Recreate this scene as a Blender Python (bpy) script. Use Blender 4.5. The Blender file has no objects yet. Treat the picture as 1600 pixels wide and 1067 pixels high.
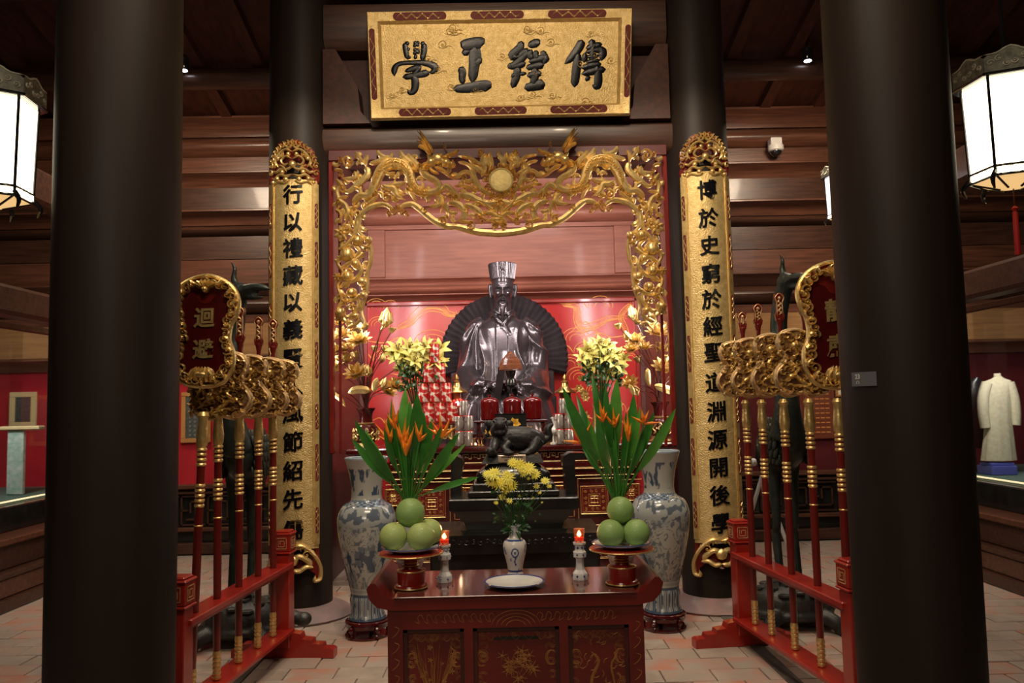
import bpy, math, random
import numpy as np
from mathutils import Vector, Matrix, noise as mnoise
random.seed(7)
PI = math.pi
S = bpy.context.scene
COL = S.collection
V = Vector

# ---------------------------------------------------------------- camera
FPX = 1260.0
CAMH = 1.6
def _basis():
    a, p, r = 0.0128, math.atan(99/1260.0), math.radians(1.24)
    F = V((math.sin(a)*math.cos(p), math.cos(a)*math.cos(p), math.sin(p)))
    R0 = V((math.cos(a), -math.sin(a), 0)); U0 = R0.cross(F)
    return F, R0*math.cos(r) - U0*math.sin(r), U0*math.cos(r) + R0*math.sin(r)
CF, CR, CU = _basis()
def P(x, y, Y):
    """point of the place that the photograph shows at pixel x, y, at the depth Y"""
    d = CF + CR*((x-800)/FPX) - CU*((y-533.5)/FPX)
    return d*(Y/d.y) + V((0, 0, CAMH))
cam = bpy.data.cameras.new('camera'); cam.lens = FPX/1600*36; cam.sensor_width = 36
camo = bpy.data.objects.new('camera', cam); COL.objects.link(camo)
mw = Matrix((CR, CU, -CF)).transposed().to_4x4(); mw.translation = V((0, 0, CAMH)); camo.matrix_world = mw
S.camera = camo
S.view_settings.view_transform = 'Standard'; S.view_settings.look = 'None'
S.view_settings.gamma = 1; S.view_settings.use_curve_mapping = False
S.view_settings.exposure = 0.0
S.cycles.max_bounces = 6; S.cycles.use_denoising = True
S.cycles.sample_clamp_indirect = 4.0

# ---------------------------------------------------------------- light
world = bpy.data.worlds.new('world'); S.world = world; world.use_nodes = True
world.node_tree.nodes['Background'].inputs[0].default_value = (0.9, 0.72, 0.6, 1)
world.node_tree.nodes['Background'].inputs[1].default_value = 0.02
def lamp(name, kind, loc, power, col=(1, .85, .65), target=None, size=.1, sy=None, spot=60, blend=.6):
    l = bpy.data.lights.new(name, kind); l.energy = power; l.color = col
    if kind == 'AREA':
        l.size = size
        if sy: l.shape = 'RECTANGLE'; l.size_y = sy
    elif kind == 'SPOT':
        l.spot_size = math.radians(spot); l.spot_blend = blend; l.shadow_soft_size = size
    else: l.shadow_soft_size = size
    o = bpy.data.objects.new(name, l); COL.objects.link(o); o.location = loc
    if target is not None:
        o.rotation_euler = (V(target)-V(loc)).to_track_quat('-Z', 'Y').to_euler()
    return o
WARM = (1, .80, .58)
lamp('hall_fill', 'AREA', (0, 1.9, 5.3), 100, WARM, (0, 4.2, .6), 2.0, .8)  # unseen area lamp added overhead as warm ambient fill
lamp('hall_fill', 'AREA', (-1.2, -1.0, 3.8), 52, (1, .84, .68), (0, 5, 1.2), 2.0, 1.0)  # second added fill, behind the camera, brightening what faces it
for sx in (-1, 1): lamp('floor_fill_spot', 'SPOT', (sx*1.0, 5.1, 5.1), 150, (1, .86, .72), (sx*1.1, 5.0, 0), .08, spot=62)  # unseen spots added to brighten the floor but not the pillar fronts
lamp('floor_fill_spot', 'SPOT', (-3.4, 6.6, 5.0), 90, (1, .84, .68), (-3.2, 6.6, 0), .08, spot=70)
lamp('floor_fill_spot', 'SPOT', (3.4, 6.6, 5.0), 90, (1, .84, .68), (3.2, 6.6, 0), .08, spot=70)
lamp('plaque_spotlight', 'SPOT', (-.6, 4.0, 4.75), 46, WARM, (0, 6.3, 4.3), .06, spot=75)
lamp('plaque_spotlight', 'SPOT', (.7, 3.9, 4.75), 38, WARM, (.1, 6.3, 4.2), .06, spot=75)
for sx in (-1, 1):
    lamp('couplet_spotlight', 'SPOT', (sx*.75, 4.3, 4.7), 250, (1, .84, .64), (sx*1.6, 6.2, 2.7), .05, spot=60)
    lamp('aisle_light', 'AREA', (sx*3.1, 7.4, 4.5), 60, (1, .78, .56), (sx*3.1, 9.0, 2.0), .5, .5)
    lamp('niche_tube_light', 'AREA', (sx*1.2, 7.05, 3.1), 24, (1, .95, .93), (sx*.3, 9.2, 2.6), .12, 1.6)
    lamp('case_fill', 'AREA', (sx*4.7, 7.4, 2.25), 14, (1, .95, .92), (sx*4.9, 8.3, 1.2), .4, .3)  # lamps added inside the cases to lighten the robe
lamp('niche_ceiling_light', 'AREA', (0, 7.4, 4.1), 38, (1, .92, .88), (0, 8.8, 2.2), 1.8, .3)
lamp('statue_fill_spot', 'SPOT', (.2, 6.6, 3.35), 46, (1, .95, .92), (0, 8.6, 2.5), .05, spot=40)  # added spot without a fixture, brightens the statue's face
lamp('altar_downlight', 'SPOT', (0, 4.5, 4.8), 175, WARM, (0, 5.6, .9), .08, spot=70)

# ---------------------------------------------------------------- materials
_M = {}
def mat(name, c1, c2=None, rough=.5, metal=0, coat=0, scale=8, stretch=(1, 1, 1), bump=0, bscale=60, emis=None, es=0,
        trans=0, ior=1.45, spec=.5, mid=.5, detail=5, kind='NOISE', attr=None, width=.2, sss=0, world=False):
    if name in _M: return _M[name]
    m = bpy.data.materials.new(name); m.use_nodes = True; nt = m.node_tree; N = nt.nodes; L = nt.links
    b = N['Principled BSDF']
    b.inputs['Roughness'].default_value = rough; b.inputs['Metallic'].default_value = metal
    b.inputs['Coat Weight'].default_value = coat; b.inputs['Coat Roughness'].default_value = .08
    b.inputs['Transmission Weight'].default_value = trans; b.inputs['IOR'].default_value = ior
    b.inputs['Base Color'].default_value = (*c1, 1)
    b.inputs['Specular IOR Level'].default_value = spec
    if sss: b.inputs['Subsurface Weight'].default_value = sss; b.inputs['Subsurface Radius'].default_value = (.02, .02, .01)
    tc = N.new('ShaderNodeTexCoord'); mp = N.new('ShaderNodeMapping'); L.new(tc.outputs['Object'], mp.inputs[0])
    mp.inputs['Scale'].default_value = stretch
    if world: gp = N.new('ShaderNodeNewGeometry'); L.new(gp.outputs['Position'], mp.inputs[0])
    if c2 is not None:
        if kind == 'NOISE':
            t = N.new('ShaderNodeTexNoise'); t.inputs['Scale'].default_value = scale; t.inputs['Detail'].default_value = detail; out = t.outputs[0]
        elif kind == 'VORONOI':
            t = N.new('ShaderNodeTexVoronoi'); t.inputs['Scale'].default_value = scale; out = t.outputs['Distance']
        else:
            t = N.new('ShaderNodeTexWave'); t.inputs['Scale'].default_value = scale; t.inputs['Distortion'].default_value = 6; t.inputs['Detail'].default_value = 3
            t.bands_direction = 'Z'; out = t.outputs[0]
        L.new(mp.outputs[0], t.inputs['Vector'])
        r = N.new('ShaderNodeValToRGB'); r.color_ramp.elements[0].position = mid-width; r.color_ramp.elements[1].position = mid+width
        r.color_ramp.elements[0].color = (*c1, 1); r.color_ramp.elements[1].color = (*c2, 1)
        L.new(out, r.inputs[0]); L.new(r.outputs[0], b.inputs['Base Color'])
    if attr:
        a = N.new('ShaderNodeAttribute'); a.attribute_name = attr; L.new(a.outputs['Color'], b.inputs['Base Color'])
    if bump:
        t = N.new('ShaderNodeTexNoise'); t.inputs['Scale'].default_value = bscale; t.inputs['Detail'].default_value = 3
        L.new(mp.outputs[0], t.inputs['Vector'])
        bm = N.new('ShaderNodeBump'); bm.inputs['Strength'].default_value = bump; bm.inputs['Distance'].default_value = .01
        L.new(t.outputs[0], bm.inputs['Height']); L.new(bm.outputs[0], b.inputs['Normal'])
    if emis:
        b.inputs['Emission Color'].default_value = (*emis, 1); b.inputs['Emission Strength'].default_value = es
    _M[name] = m
    return m
GOLD = mat('gold_leaf', (.90, .68, .29), (.70, .47, .17), .36, .82, scale=30, bump=.25, bscale=90)
GOLD_DULL = mat('gold_dull', (.74, .52, .27), (.46, .29, .13), .42, .75, scale=40, bump=.3, bscale=70)
GOLD_BOARD = mat('gold_board', (.74, .55, .25), (.57, .39, .14), .44, .65, scale=26, bump=.6, bscale=110)
GOLD_PAINT = mat('gold_paint', (.42, .18, .05), (.25, .09, .025), .45, .3, scale=20)
GOLD_LINE = mat('gold_line', (.95, .42, .10), (.85, .30, .06), .4, .1, scale=20)
LACQ = mat('red_lacquer', (.165, .012, .008), (.10, .006, .005), .30, 0, .5, scale=6, bump=.03, bscale=15)
LACQ_B = mat('red_lacquer_bright', (.36, .022, .012), (.27, .014, .009), .28, 0, .5, scale=6)
LACQ_D = mat('dark_red_lacquer', (.075, .005, .005), (.04, .003, .003), .22, 0, .6, scale=6)
PANEL = mat('red_panel', (.60, .035, .03), (.50, .024, .024), .17, 0, .1, scale=2, bump=.06, bscale=2.2)
INK = mat('black_ink', (.003, .003, .004), None, .28, 0, 0, bump=.12, spec=.28, bscale=50)
PILLAR = mat('pillar_wood', (.022, .013, .009), (.013, .008, .0055), .55, 0, 0, spec=.28, scale=3, stretch=(3, 3, .25), bump=.08, bscale=9)
WOOD = mat('dark_wood', (.072, .030, .017), (.030, .013, .008), .36, 0, .15, scale=5, stretch=(.6, 6, 6), bump=.1, bscale=10)
WOOD_M = mat('mid_wood', (.135, .050, .027), (.06, .023, .013), .36, 0, .15, scale=5, stretch=(.5, 7, 7), bump=.1, bscale=10)
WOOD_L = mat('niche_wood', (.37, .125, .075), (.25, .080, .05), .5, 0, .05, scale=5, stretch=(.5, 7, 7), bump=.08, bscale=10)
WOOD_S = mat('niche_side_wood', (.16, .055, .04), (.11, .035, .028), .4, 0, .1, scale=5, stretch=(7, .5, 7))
OCHRE = mat('ochre_wood', (.34, .19, .07), (.24, .12, .05), .4, 0, .1, scale=5, stretch=(.5, 7, 7))
CEIL = mat('ceiling_wood', (.07, .018, .008), (.03, .009, .005), .5, 0, 0, scale=4, stretch=(6, .5, 6))
BLACKW = mat('black_lacquer', (.014, .015, .013), (.006, .006, .006), .27, 0, .4, scale=10, bump=.15, bscale=30)
BRONZE = mat('statue_bronze', (.125, .10, .107), (.085, .068, .073), .23, .68, .3, scale=5)
RFRAME = mat('red_frame', (.075, .006, .005), (.05, .004, .004), .5, 0, .0, scale=6)
INLAY = mat('inlay_red', (.13, .012, .008), (.09, .008, .006), .7, scale=20)
BRONZE_D = mat('fan_bronze', (.12, .095, .10), (.075, .06, .065), .34, .7, .1, scale=9)
CRANE = mat('crane_bronze', (.035, .04, .035), (.015, .02, .017), .42, .5, scale=12, bump=.3, bscale=60)
TURTLE = mat('turtle_bronze', (.075, .075, .07), (.03, .03, .03), .45, .5, scale=12, bump=.3, bscale=60)
LION = mat('lion_wood', (.010, .009, .009), (.02, .018, .017), .5, 0, .1, scale=20, bump=.5, bscale=45)
TILE = [mat('brick_tile_'+n, a, b, .5, 0, .1, scale=5.5, bump=.35, bscale=25, width=.14, world=True, detail=8) for n, a, b in (
    ('pink', (.45, .25, .19), (.36, .31, .26)), ('grey', (.34, .285, .235), (.40, .29, .23)), ('red', (.47, .21, .14), (.38, .31, .26)), ('pale', (.42, .34, .28), (.31, .25, .20)))]
GROUT = mat('grout', (.34, .30, .26), (.24, .21, .18), .8, scale=12)
STONE = mat('pillar_stone', (.30, .17, .15), (.17, .13, .12), .5, scale=7, bump=.2, bscale=20)
STRIP = mat('stone_strip', (.10, .085, .07), (.06, .05, .045), .6, scale=9)
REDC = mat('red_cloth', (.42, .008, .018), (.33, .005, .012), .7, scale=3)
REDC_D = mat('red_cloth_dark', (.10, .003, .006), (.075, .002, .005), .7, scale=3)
PORC = mat('porcelain', (.74, .74, .70), (.60, .62, .62), .18, 0, .5, scale=9)
PORC_P = mat('painted_porcelain', (.7, .7, .7), None, .16, 0, .6, attr='paint')
BLUE = mat('cobalt_glaze', (.03, .05, .20), None, .2, 0, .4)
POMELO = mat('pomelo_skin', (.34, .50, .16), (.25, .42, .13), .42, 0, .1, scale=7, bump=.25, bscale=260, sss=.05)
POMELO_Y = mat('pomelo_skin_pale', (.50, .58, .20), (.36, .50, .16), .42, 0, .1, scale=7, bump=.25, bscale=260, sss=.05)
LEAF = mat('leaf_green', (.06, .26, .035), (.035, .17, .025), .34, 0, .25, scale=14)
LEAF_D = mat('leaf_dark', (.02, .085, .018), (.012, .05, .012), .36, 0, .2, scale=14)
LEAF_B = mat('leaf_bright', (.14, .42, .06), (.09, .30, .04), .34, 0, .25, scale=14)
ORANGE = mat('orange_bract', (1.0, .40, .035), (.92, .20, .02), .42, 0, .1, scale=14)
YELLOW = mat('yellow_petal', (1, .93, .22), (1, .84, .10), .55, 0, 0, scale=20, sss=.35)
LILY = mat('lily_petal', (.88, .84, .30), (.78, .70, .14), .5, 0, 0, scale=14)
BROWN = mat('stem_brown', (.10, .02, .01), None, .35, 0, .3)
BRASS = mat('brass', (.72, .50, .19), (.5, .32, .1), .28, 1, scale=20)
JAR = mat('red_jar', (.16, .006, .006), (.11, .004, .004), .1, 0, .8, scale=10)
GLASS = mat('clear_glass', (.95, .95, .95), None, .03, 0, 0, trans=1)
GLASS_T = mat('table_glass', (.11, .028, .022), None, .09, 0, 0)
CANR = mat('red_can', (.50, .012, .012), (.72, .62, .55), .3, .2, .3, scale=26, mid=.56, width=.04)
CANC = mat('silver_can', (.42, .38, .36), (.22, .06, .05), .22, .6, .4, scale=24, mid=.6, width=.05)
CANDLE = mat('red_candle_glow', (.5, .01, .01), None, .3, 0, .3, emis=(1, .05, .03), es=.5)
FLAME = mat('flame', (1, .8, .6), None, .5, emis=(1, .66, .42), es=45)
PAPER = mat('lantern_paper', (.9, .84, .7), None, .6, emis=(1, .88, .62), es=4.5)
PAPER_W = mat('lantern_paper_white', (.9, .9, .9), None, .6, emis=(.96, .93, .98), es=1.9)
TUBE = mat('tube_light', (1, 1, 1), None, .5, emis=(1, .93, .9), es=45)
DOWN = mat('downlight_glow', (1, 1, 1), None, .5, emis=(.95, .93, 1), es=18)
WHITE = mat('white_plastic', (.55, .53, .50), None, .4)
BLACKP = mat('black_gloss', (.01, .01, .012), None, .08, 0, .5)
CLOTHW = mat('cream_cloth', (.62, .58, .40), (.50, .45, .29), .8, scale=30)
GREY = mat('grey_card', (.10, .10, .115), None, .5)
PAPERW = mat('white_paper', (.75, .70, .55), (.55, .5, .4), .7, scale=20)
PICT = mat('dark_picture', (.035, .045, .045), (.10, .11, .10), .3, scale=40)
RED_T = mat('red_tassel', (.45, .012, .01), None, .6)

# ---------------------------------------------------------------- mesh helpers
def cr(pts, n=6):
    """Catmull-Rom through tuples of any length"""
    p = [np.array(q, float) for q in pts]
    if len(p) < 3:
        return [tuple(p[0]+(p[-1]-p[0])*t/n) for t in range(n+1)]
    q = [2*p[0]-p[1]] + p + [2*p[-1]-p[-2]]
    out = []
    for i in range(1, len(q)-2):
        for k in range(n):
            t = k/n
            out.append(tuple(.5*((2*q[i]) + (q[i+1]-q[i-1])*t + (2*q[i-1]-5*q[i]+4*q[i+1]-q[i+2])*t*t + (3*q[i]-q[i-1]-3*q[i+1]+q[i+2])*t**3)))
    out.append(tuple(p[-1]))
    return out
class MB:
    def __init__(s): s.v = []; s.f = []; s.smooth = True; s.mi = []; s.cur = 0
    def add(s, vs, fs):
        o = len(s.v); s.v.extend([tuple(v) for v in vs]); s.f.extend([tuple(i+o for i in f) for f in fs]); s.mi.extend([s.cur]*len(fs)); return s
    def box(s, c, d, rz=0, bev=0):
        x, y, z = d[0]/2, d[1]/2, d[2]/2
        if bev:
            b = min(bev, x*.9, y*.9, z*.9); vs = []; fs = []
            rings = [(-z, b), (-z+b, 0), (z-b, 0), (z, b)]
            for zz, i in rings:
                X, Y = x-i, y-i; k = b*.6 if i == 0 else b*.3
                vs += [(-X+k, -Y, zz), (X-k, -Y, zz), (X, -Y+k, zz), (X, Y-k, zz), (X-k, Y, zz), (-X+k, Y, zz), (-X, Y-k, zz), (-X, -Y+k, zz)]
            for r in range(3):
                for k in range(8): fs.append((r*8+k, r*8+(k+1) % 8, (r+1)*8+(k+1) % 8, (r+1)*8+k))
            fs.append(tuple(range(7, -1, -1))); fs.append(tuple(range(24, 32)))
        else:
            vs = [(-x, -y, -z), (x, -y, -z), (x, y, -z), (-x, y, -z), (-x, -y, z), (x, -y, z), (x, y, z), (-x, y, z)]
            fs = [(0, 3, 2, 1), (4, 5, 6, 7), (0, 1, 5, 4), (1, 2, 6, 5), (2, 3, 7, 6), (3, 0, 4, 7)]
        cs, sn = math.cos(rz), math.sin(rz)
        return s.add([(c[0]+a*cs-b*sn, c[1]+a*sn+b*cs, c[2]+h) for a, b, h in vs], fs)
    def tube(s, pts, r, seg=8, n=1, caps=True, flat=1.0):
        if n > 1:
            rr = r if isinstance(r, (list, tuple)) else [r]*len(pts)
            q = cr([(*p, k) for p, k in zip(pts, rr)], n); pts = [a[:3] for a in q]; r = [max(a[3], 1e-4) for a in q]
        pts = [V(p) for p in pts]
        if not isinstance(r, (list, tuple)): r = [r]*len(pts)
        vs = []; fs = []; up = None
        for i, p in enumerate(pts):
            t = (pts[min(i+1, len(pts)-1)]-pts[max(i-1, 0)])
            if t.length < 1e-9: t = V((0, 0, 1))
            t.normalize()
            if up is None: up = V((0, 0, 1)) if abs(t.z) < .9 else V((0, 1, 0))
            a = t.cross(up)
            if a.length < 1e-6: a = t.cross(V((1, 0, 0)))
            a.normalize(); b = a.cross(t).normalized(); up = b
            for k in range(seg):
                w = 2*PI*k/seg; vs.append(p + a*math.cos(w)*r[i] + b*math.sin(w)*r[i]*flat)
        for i in range(len(pts)-1):
            for k in range(seg): fs.append((i*seg+k, i*seg+(k+1) % seg, (i+1)*seg+(k+1) % seg, (i+1)*seg+k))
        if caps: fs.append(tuple(range(seg-1, -1, -1))); fs.append(tuple(range((len(pts)-1)*seg, len(pts)*seg)))
        return s.add(vs, fs)
    def lathe(s, prof, c=(0, 0, 0), seg=24, a0=0, sq=None, caps=True):
        vs = []; fs = []; n = len(prof)
        for r, z in prof:
            for k in range(seg):
                w = a0+2*PI*k/seg; vs.append((c[0]+r*math.cos(w), c[1]+r*math.sin(w)*(sq or 1), c[2]+z))
        for i in range(n-1):
            for k in range(seg): fs.append((i*seg+k, i*seg+(k+1) % seg, (i+1)*seg+(k+1) % seg, (i+1)*seg+k))
        if caps and prof[0][0] > 1e-5: fs.append(tuple(range(seg-1, -1, -1)))
        if caps and prof[-1][0] > 1e-5: fs.append(tuple(range((n-1)*seg, n*seg)))
        return s.add(vs, fs)
    def ball(s, c, r, seg=12, ring=8):
        r = r if isinstance(r, (tuple, list)) else (r, r, r); vs = [(c[0], c[1], c[2]-r[2])]; fs = []
        for i in range(1, ring):
            a = -PI/2+PI*i/ring
            for k in range(seg):
                w = 2*PI*k/seg; vs.append((c[0]+r[0]*math.cos(a)*math.cos(w), c[1]+r[1]*math.cos(a)*math.sin(w), c[2]+r[2]*math.sin(a)))
        vs.append((c[0], c[1], c[2]+r[2])); T = len(vs)-1
        for k in range(seg):
            fs.append((0, 1+(k+1) % seg, 1+k)); fs.append((T, T-seg+k, T-seg+(k+1) % seg))
        for i in range(ring-2):
            for k in range(seg): a = 1+i*seg; fs.append((a+k, a+(k+1) % seg, a+seg+(k+1) % seg, a+seg+k))
        return s.add(vs, fs)
    def prism(s, poly, z0, z1, fn=None):
        """poly (u,v) extruded from h=z0 to h=z1 through fn(u,v,h)"""
        fn = fn or (lambda u, v, h: (u, v, h)); n = len(poly)
        vs = [fn(u, v, z0) for u, v in poly]+[fn(u, v, z1) for u, v in poly]
        fs = [(k, (k+1) % n, n+(k+1) % n, n+k) for k in range(n)]+[tuple(range(n-1, -1, -1)), tuple(range(n, 2*n))]
        return s.add(vs, fs)
    def profx(s, prof, x0, x1):
        """(y,z) profile swept along x"""
        return s.prism([(y, z) for y, z in prof], x0, x1, lambda u, v, h: (h, u, v))
    def rib(s, pts, w, h, fn, n=5, t0=.15, t1=.15, base=0):
        """half-round carved ribbon over (u,v) points, half width w, height h, tapering to both ends"""
        if not isinstance(w, (list, tuple)): w = [w]*len(pts)
        q = cr([(*p[:2], k) for p, k in zip(pts, w)], n) if n > 1 else [(*p[:2], k) for p, k in zip(pts, w)]
        m = len(q); vs = []; fs = []
        prof = ((-1, 0), (-.72, .7), (0, 1), (.72, .7), (1, 0))
        for i, (u, v, ww) in enumerate(q):
            a, b = q[max(i-1, 0)], q[min(i+1, m-1)]; dx, dy = b[0]-a[0], b[1]-a[1]; L = math.hypot(dx, dy) or 1
            nx, ny = -dy/L, dx/L; t = i/(m-1); k = 1
            if t < t0: k = max(.08, math.sin(t/t0*PI/2))
            if 1-t < t1: k = min(k, max(.08, math.sin((1-t)/t1*PI/2)))
            for o, hh in prof: vs.append(fn(u+nx*ww*o*k, v+ny*ww*o*k, base+hh*h*(.4+.6*k)))
        for i in range(m-1):
            for k in range(4): fs.append((i*5+k, i*5+k+1, (i+1)*5+k+1, (i+1)*5+k))
        return s.add(vs, fs)
    def scroll(s, u, v, r, fn, h, turns=1.4, a0=0, d=1, w=None, base=0):
        pts = []; N = int(9*turns)
        for i in range(N+1):
            t = i/N; rr = r*(1-.82*t); a = a0+d*2*PI*turns*t; pts.append((u+rr*math.cos(a), v+rr*math.sin(a)))
        w = w or r*.22
        s.rib(pts, [w*(1-.4*i/N) for i in range(N+1)], h, fn, n=2, t0=.05, t1=.05, base=base)
        return s.dome(u, v, r*.22, h*1.25, fn, base)
    def dome(s, u, v, r, h, fn, base=0, seg=8, rv=None):
        rv = rv or r; vs = []; fs = []
        for rr, hh in ((1, 0), (.8, .62), (.42, .92)):
            for k in range(seg): a = 2*PI*k/seg; vs.append(fn(u+r*rr*math.cos(a), v+rv*rr*math.sin(a), base+h*hh))
        vs.append(fn(u, v, base+h))
        for i in range(2):
            for k in range(seg): fs.append((i*seg+k, i*seg+(k+1) % seg, (i+1)*seg+(k+1) % seg, (i+1)*seg+k))
        for k in range(seg): fs.append((2*seg+k, 2*seg+(k+1) % seg, 3*seg))
        return s.add(vs, fs)
    def petals(s, u, v, r, n, h, fn, w=.3, a0=0, base=0):
        for k in range(n):
            a = a0+2*PI*k/n; c, d = math.cos(a), math.sin(a)
            s.rib([(u+c*r*.15, v+d*r*.15), (u+c*r*.6, v+d*r*.6), (u+c*r, v+d*r)], [r*w*.6, r*w, r*w*.3], h, fn, n=3, t0=.1, t1=.3, base=base)
        return s.dome(u, v, r*.25, h*1.3, fn, base)
    def xf(s, M, i0=0):
        for i in range(i0, len(s.v)): s.v[i] = tuple(M @ V(s.v[i]))
        return s
    def mesh(s, name, m, smooth=True, org=None):
        me = bpy.data.meshes.new(name); vs = s.v
        if org is not None: vs = [(a-org[0], b-org[1], c-org[2]) for a, b, c in vs]
        me.from_pydata([tuple(v) for v in vs], [], s.f); 
        for q in (m if isinstance(m, (list, tuple)) else [m]): me.materials.append(q)
        if s.cur or max(s.mi, default=0): me.polygons.foreach_set('material_index', s.mi)
        me.polygons.foreach_set('use_smooth', [smooth]*len(me.polygons)); me.update()
        return me
ORG = {}
def fixn(me):
    import bmesh
    b = bmesh.new(); b.from_mesh(me); bmesh.ops.recalc_face_normals(b, faces=b.faces); b.to_mesh(me); b.free()
def sharp(me, ang=35):
    try: me.set_sharp_from_angle(angle=math.radians(ang))
    except Exception: pass
def org_of(p):
    while p is not None:
        if p.name in ORG: return ORG[p.name]
        p = p.parent
    return None
def obj(name, mb, m, parent=None, smooth=True, label=None, ang=38, kind=None, recalc=True):
    me = mb if isinstance(mb, bpy.types.Mesh) else mb.mesh(name, m, smooth, org_of(parent))
    if recalc and not isinstance(mb, bpy.types.Mesh): fixn(me)
    if smooth and ang: sharp(me, ang)
    o = bpy.data.objects.new(name, me); COL.objects.link(o)
    if parent is not None: o.parent = parent
    if label: o['label'] = label
    if kind: o['kind'] = kind
    return o
def thing(name, label, cat, loc=(0, 0, 0), group=None, rz=0):
    o = bpy.data.objects.new(name, None); COL.objects.link(o); o.location = loc; o.rotation_euler = (0, 0, rz)
    o.empty_display_size = .05; o['label'] = label; o['category'] = cat
    if group: o['group'] = group
    ORG[o.name] = V(loc)
    return o
def tag(o, label, cat, group=None):
    o['label'] = label; o['category'] = cat
    if group: o['group'] = group
    return o
def struct(name, mb, m, parent=None, smooth=True, ang=35):
    o = obj(name, mb, m, parent, smooth, ang=ang)
    if parent is None: o['kind'] = 'structure'; ORG[o.name] = V((0, 0, 0))
    return o
def dup(root, loc, rz=None, label=None, group=None, sc=None):
    def cp(o, par):
        c = o.copy(); COL.objects.link(c); c.parent = par
        for ch in list(o.children): cp(ch, c)
        return c
    r = cp(root, None); r.location = loc
    if rz is not None: r.rotation_euler = (0, 0, rz)
    if sc: r.scale = (sc, sc, sc)
    if label: r['label'] = label
    if group: r['group'] = group
    return r
def fuse(mb, vox, m, name, smooth=4, org=None, dec=None):
    """union of closed shapes grown into one continuous skin"""
    me = mb.mesh(name, m, True, org); fixn(me)
    o = bpy.data.objects.new(name, me); COL.objects.link(o)
    r = o.modifiers.new('r', 'REMESH'); r.mode = 'VOXEL'; r.voxel_size = vox
    if smooth: k = o.modifiers.new('s', 'SMOOTH'); k.iterations = smooth; k.factor = .5
    if dec: d = o.modifiers.new('d', 'DECIMATE'); d.ratio = dec
    bpy.context.view_layer.update()
    dg = bpy.context.evaluated_depsgraph_get(); out = bpy.data.meshes.new_from_object(o.evaluated_get(dg))
    bpy.data.objects.remove(o); bpy.data.meshes.remove(me)
    out.name = name; out.polygons.foreach_set('use_smooth', [True]*len(out.polygons)); out.update()
    if not out.materials: out.materials.append(m)
    return out
def glyph(ch, size=1.0, bold=.02, ext=.02):
    """one written character as a solid in (u, v, h), centred"""
    c = bpy.data.curves.new('glyph', 'FONT'); c.body = ch; c.size = size; c.offset = bold*size; c.extrude = ext; c.resolution_u = 2
    o = bpy.data.objects.new('glyph', c); COL.objects.link(o); bpy.context.view_layer.update()
    me = bpy.data.meshes.new_from_object(o.evaluated_get(bpy.context.evaluated_depsgraph_get()))
    import bmesh
    b = bmesh.new(); b.from_mesh(me); bmesh.ops.triangulate(b, faces=b.faces)
    for lim in (.2, .12, .10):
        e = [q for q in b.edges if q.calc_length() > lim*size and abs(q.verts[0].co.z-q.verts[1].co.z) < ext*.5+1e-6]
        if not e: break
        bmesh.ops.subdivide_edges(b, edges=e, cuts=1); bmesh.ops.triangulate(b, faces=b.faces)
    b.to_mesh(me); b.free()
    vs = [tuple(v.co) for v in me.vertices]; fs = [tuple(p.vertices) for p in me.polygons]
    bpy.data.objects.remove(o); bpy.data.curves.remove(c); bpy.data.meshes.remove(me)
    if not vs: return [], []
    xs = [v[0] for v in vs]; ys = [v[1] for v in vs]; cx, cy = (min(xs)+max(xs))/2, (min(ys)+max(ys))/2
    return [(v[0]-cx, v[1]-cy, v[2]) for v in vs], fs
def write(mb, ch, u, v, su, sv, fn, bold=.02, h=.01, slant=.10, rot=0):
    vs, fs = glyph(ch, 1.0, bold, .5)
    if not vs: return
    c, s_ = math.cos(rot), math.sin(rot); q = []
    for x, y, z in vs:
        y = y+slant*x; x, y = x*c-y*s_, x*s_+y*c; q.append(fn(u+x*su, v+y*sv, (z+.5)*h))
    mb.add(q, fs)
# ================================================================ the hall
# floor: brick tiles laid on mortar; the nearest are pieces of their own
f = struct('floor', MB().box((0, 4.2, -.05), (13, 13, .07)), GROUT)
tw, td = .30, .21
bm = []
for k in range(4):
    m_ = MB().box((0, 0, 0), (tw-.008, td-.008, .02), bev=.003); me = m_.mesh('floor_tile', TILE[k], False); fixn(me); bm.append(me)
spots = []
for j in range(2, 46):
    y = -.4+j*td
    for i in range(-22, 23):
        x = i*tw+(tw/2 if j % 2 else 0)
        # what the photograph can see of the floor
        pz = (y/1.27)
        if y < 3.5 or abs(x) > y*.68+.2: continue
        if y > 9.1: continue
        if any(math.hypot(x-px, y-py) < .2 for px in (-1.62, 1.62) for py in (3.4, 6.5)): continue
        spots.append((x, y))
def near(s):
    x, y = s; vis = 0
    if -1.75 < x < -.55 or .6 < x < 1.8: vis = 1      # the two strips seen beside the altar
    if y > 6.9: vis = .3
    if abs(x) < .55: vis = -1
    return -vis+y*.12
spots.sort(key=near)
rest = [MB() for _ in range(4)]
for n, (x, y) in enumerate(spots):
    k = random.choice((0, 0, 1, 1, 2, 3, 3)); z = -.012+random.uniform(-.0022, .0022)
    if n < 290:
        o = bpy.data.objects.new('floor_tile', bm[k]); COL.objects.link(o); o.parent = f; o.location = (x, y, z)
        o.rotation_euler = (random.uniform(-.004, .004), random.uniform(-.004, .004), random.uniform(-.006, .006))
    else: rest[k].box((x, y, z), (tw-.008, td-.008, .02), bev=.003)
big = MB()
for k in range(4):
    big.cur = k; big.v, base = big.v, len(big.v); big.v.extend(rest[k].v); big.f.extend([tuple(i+base for i in q) for q in rest[k].f]); big.mi.extend([k]*len(rest[k].f))
obj('floor_tiles', big, TILE, f, smooth=False, kind='stuff')
for sx in (-1, 1):
    b = MB().box((sx*1.62, 4.95, .001), (.085, 2.4, .012), bev=.004); obj('stone_strip', b, STRIP, f, smooth=False)

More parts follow.
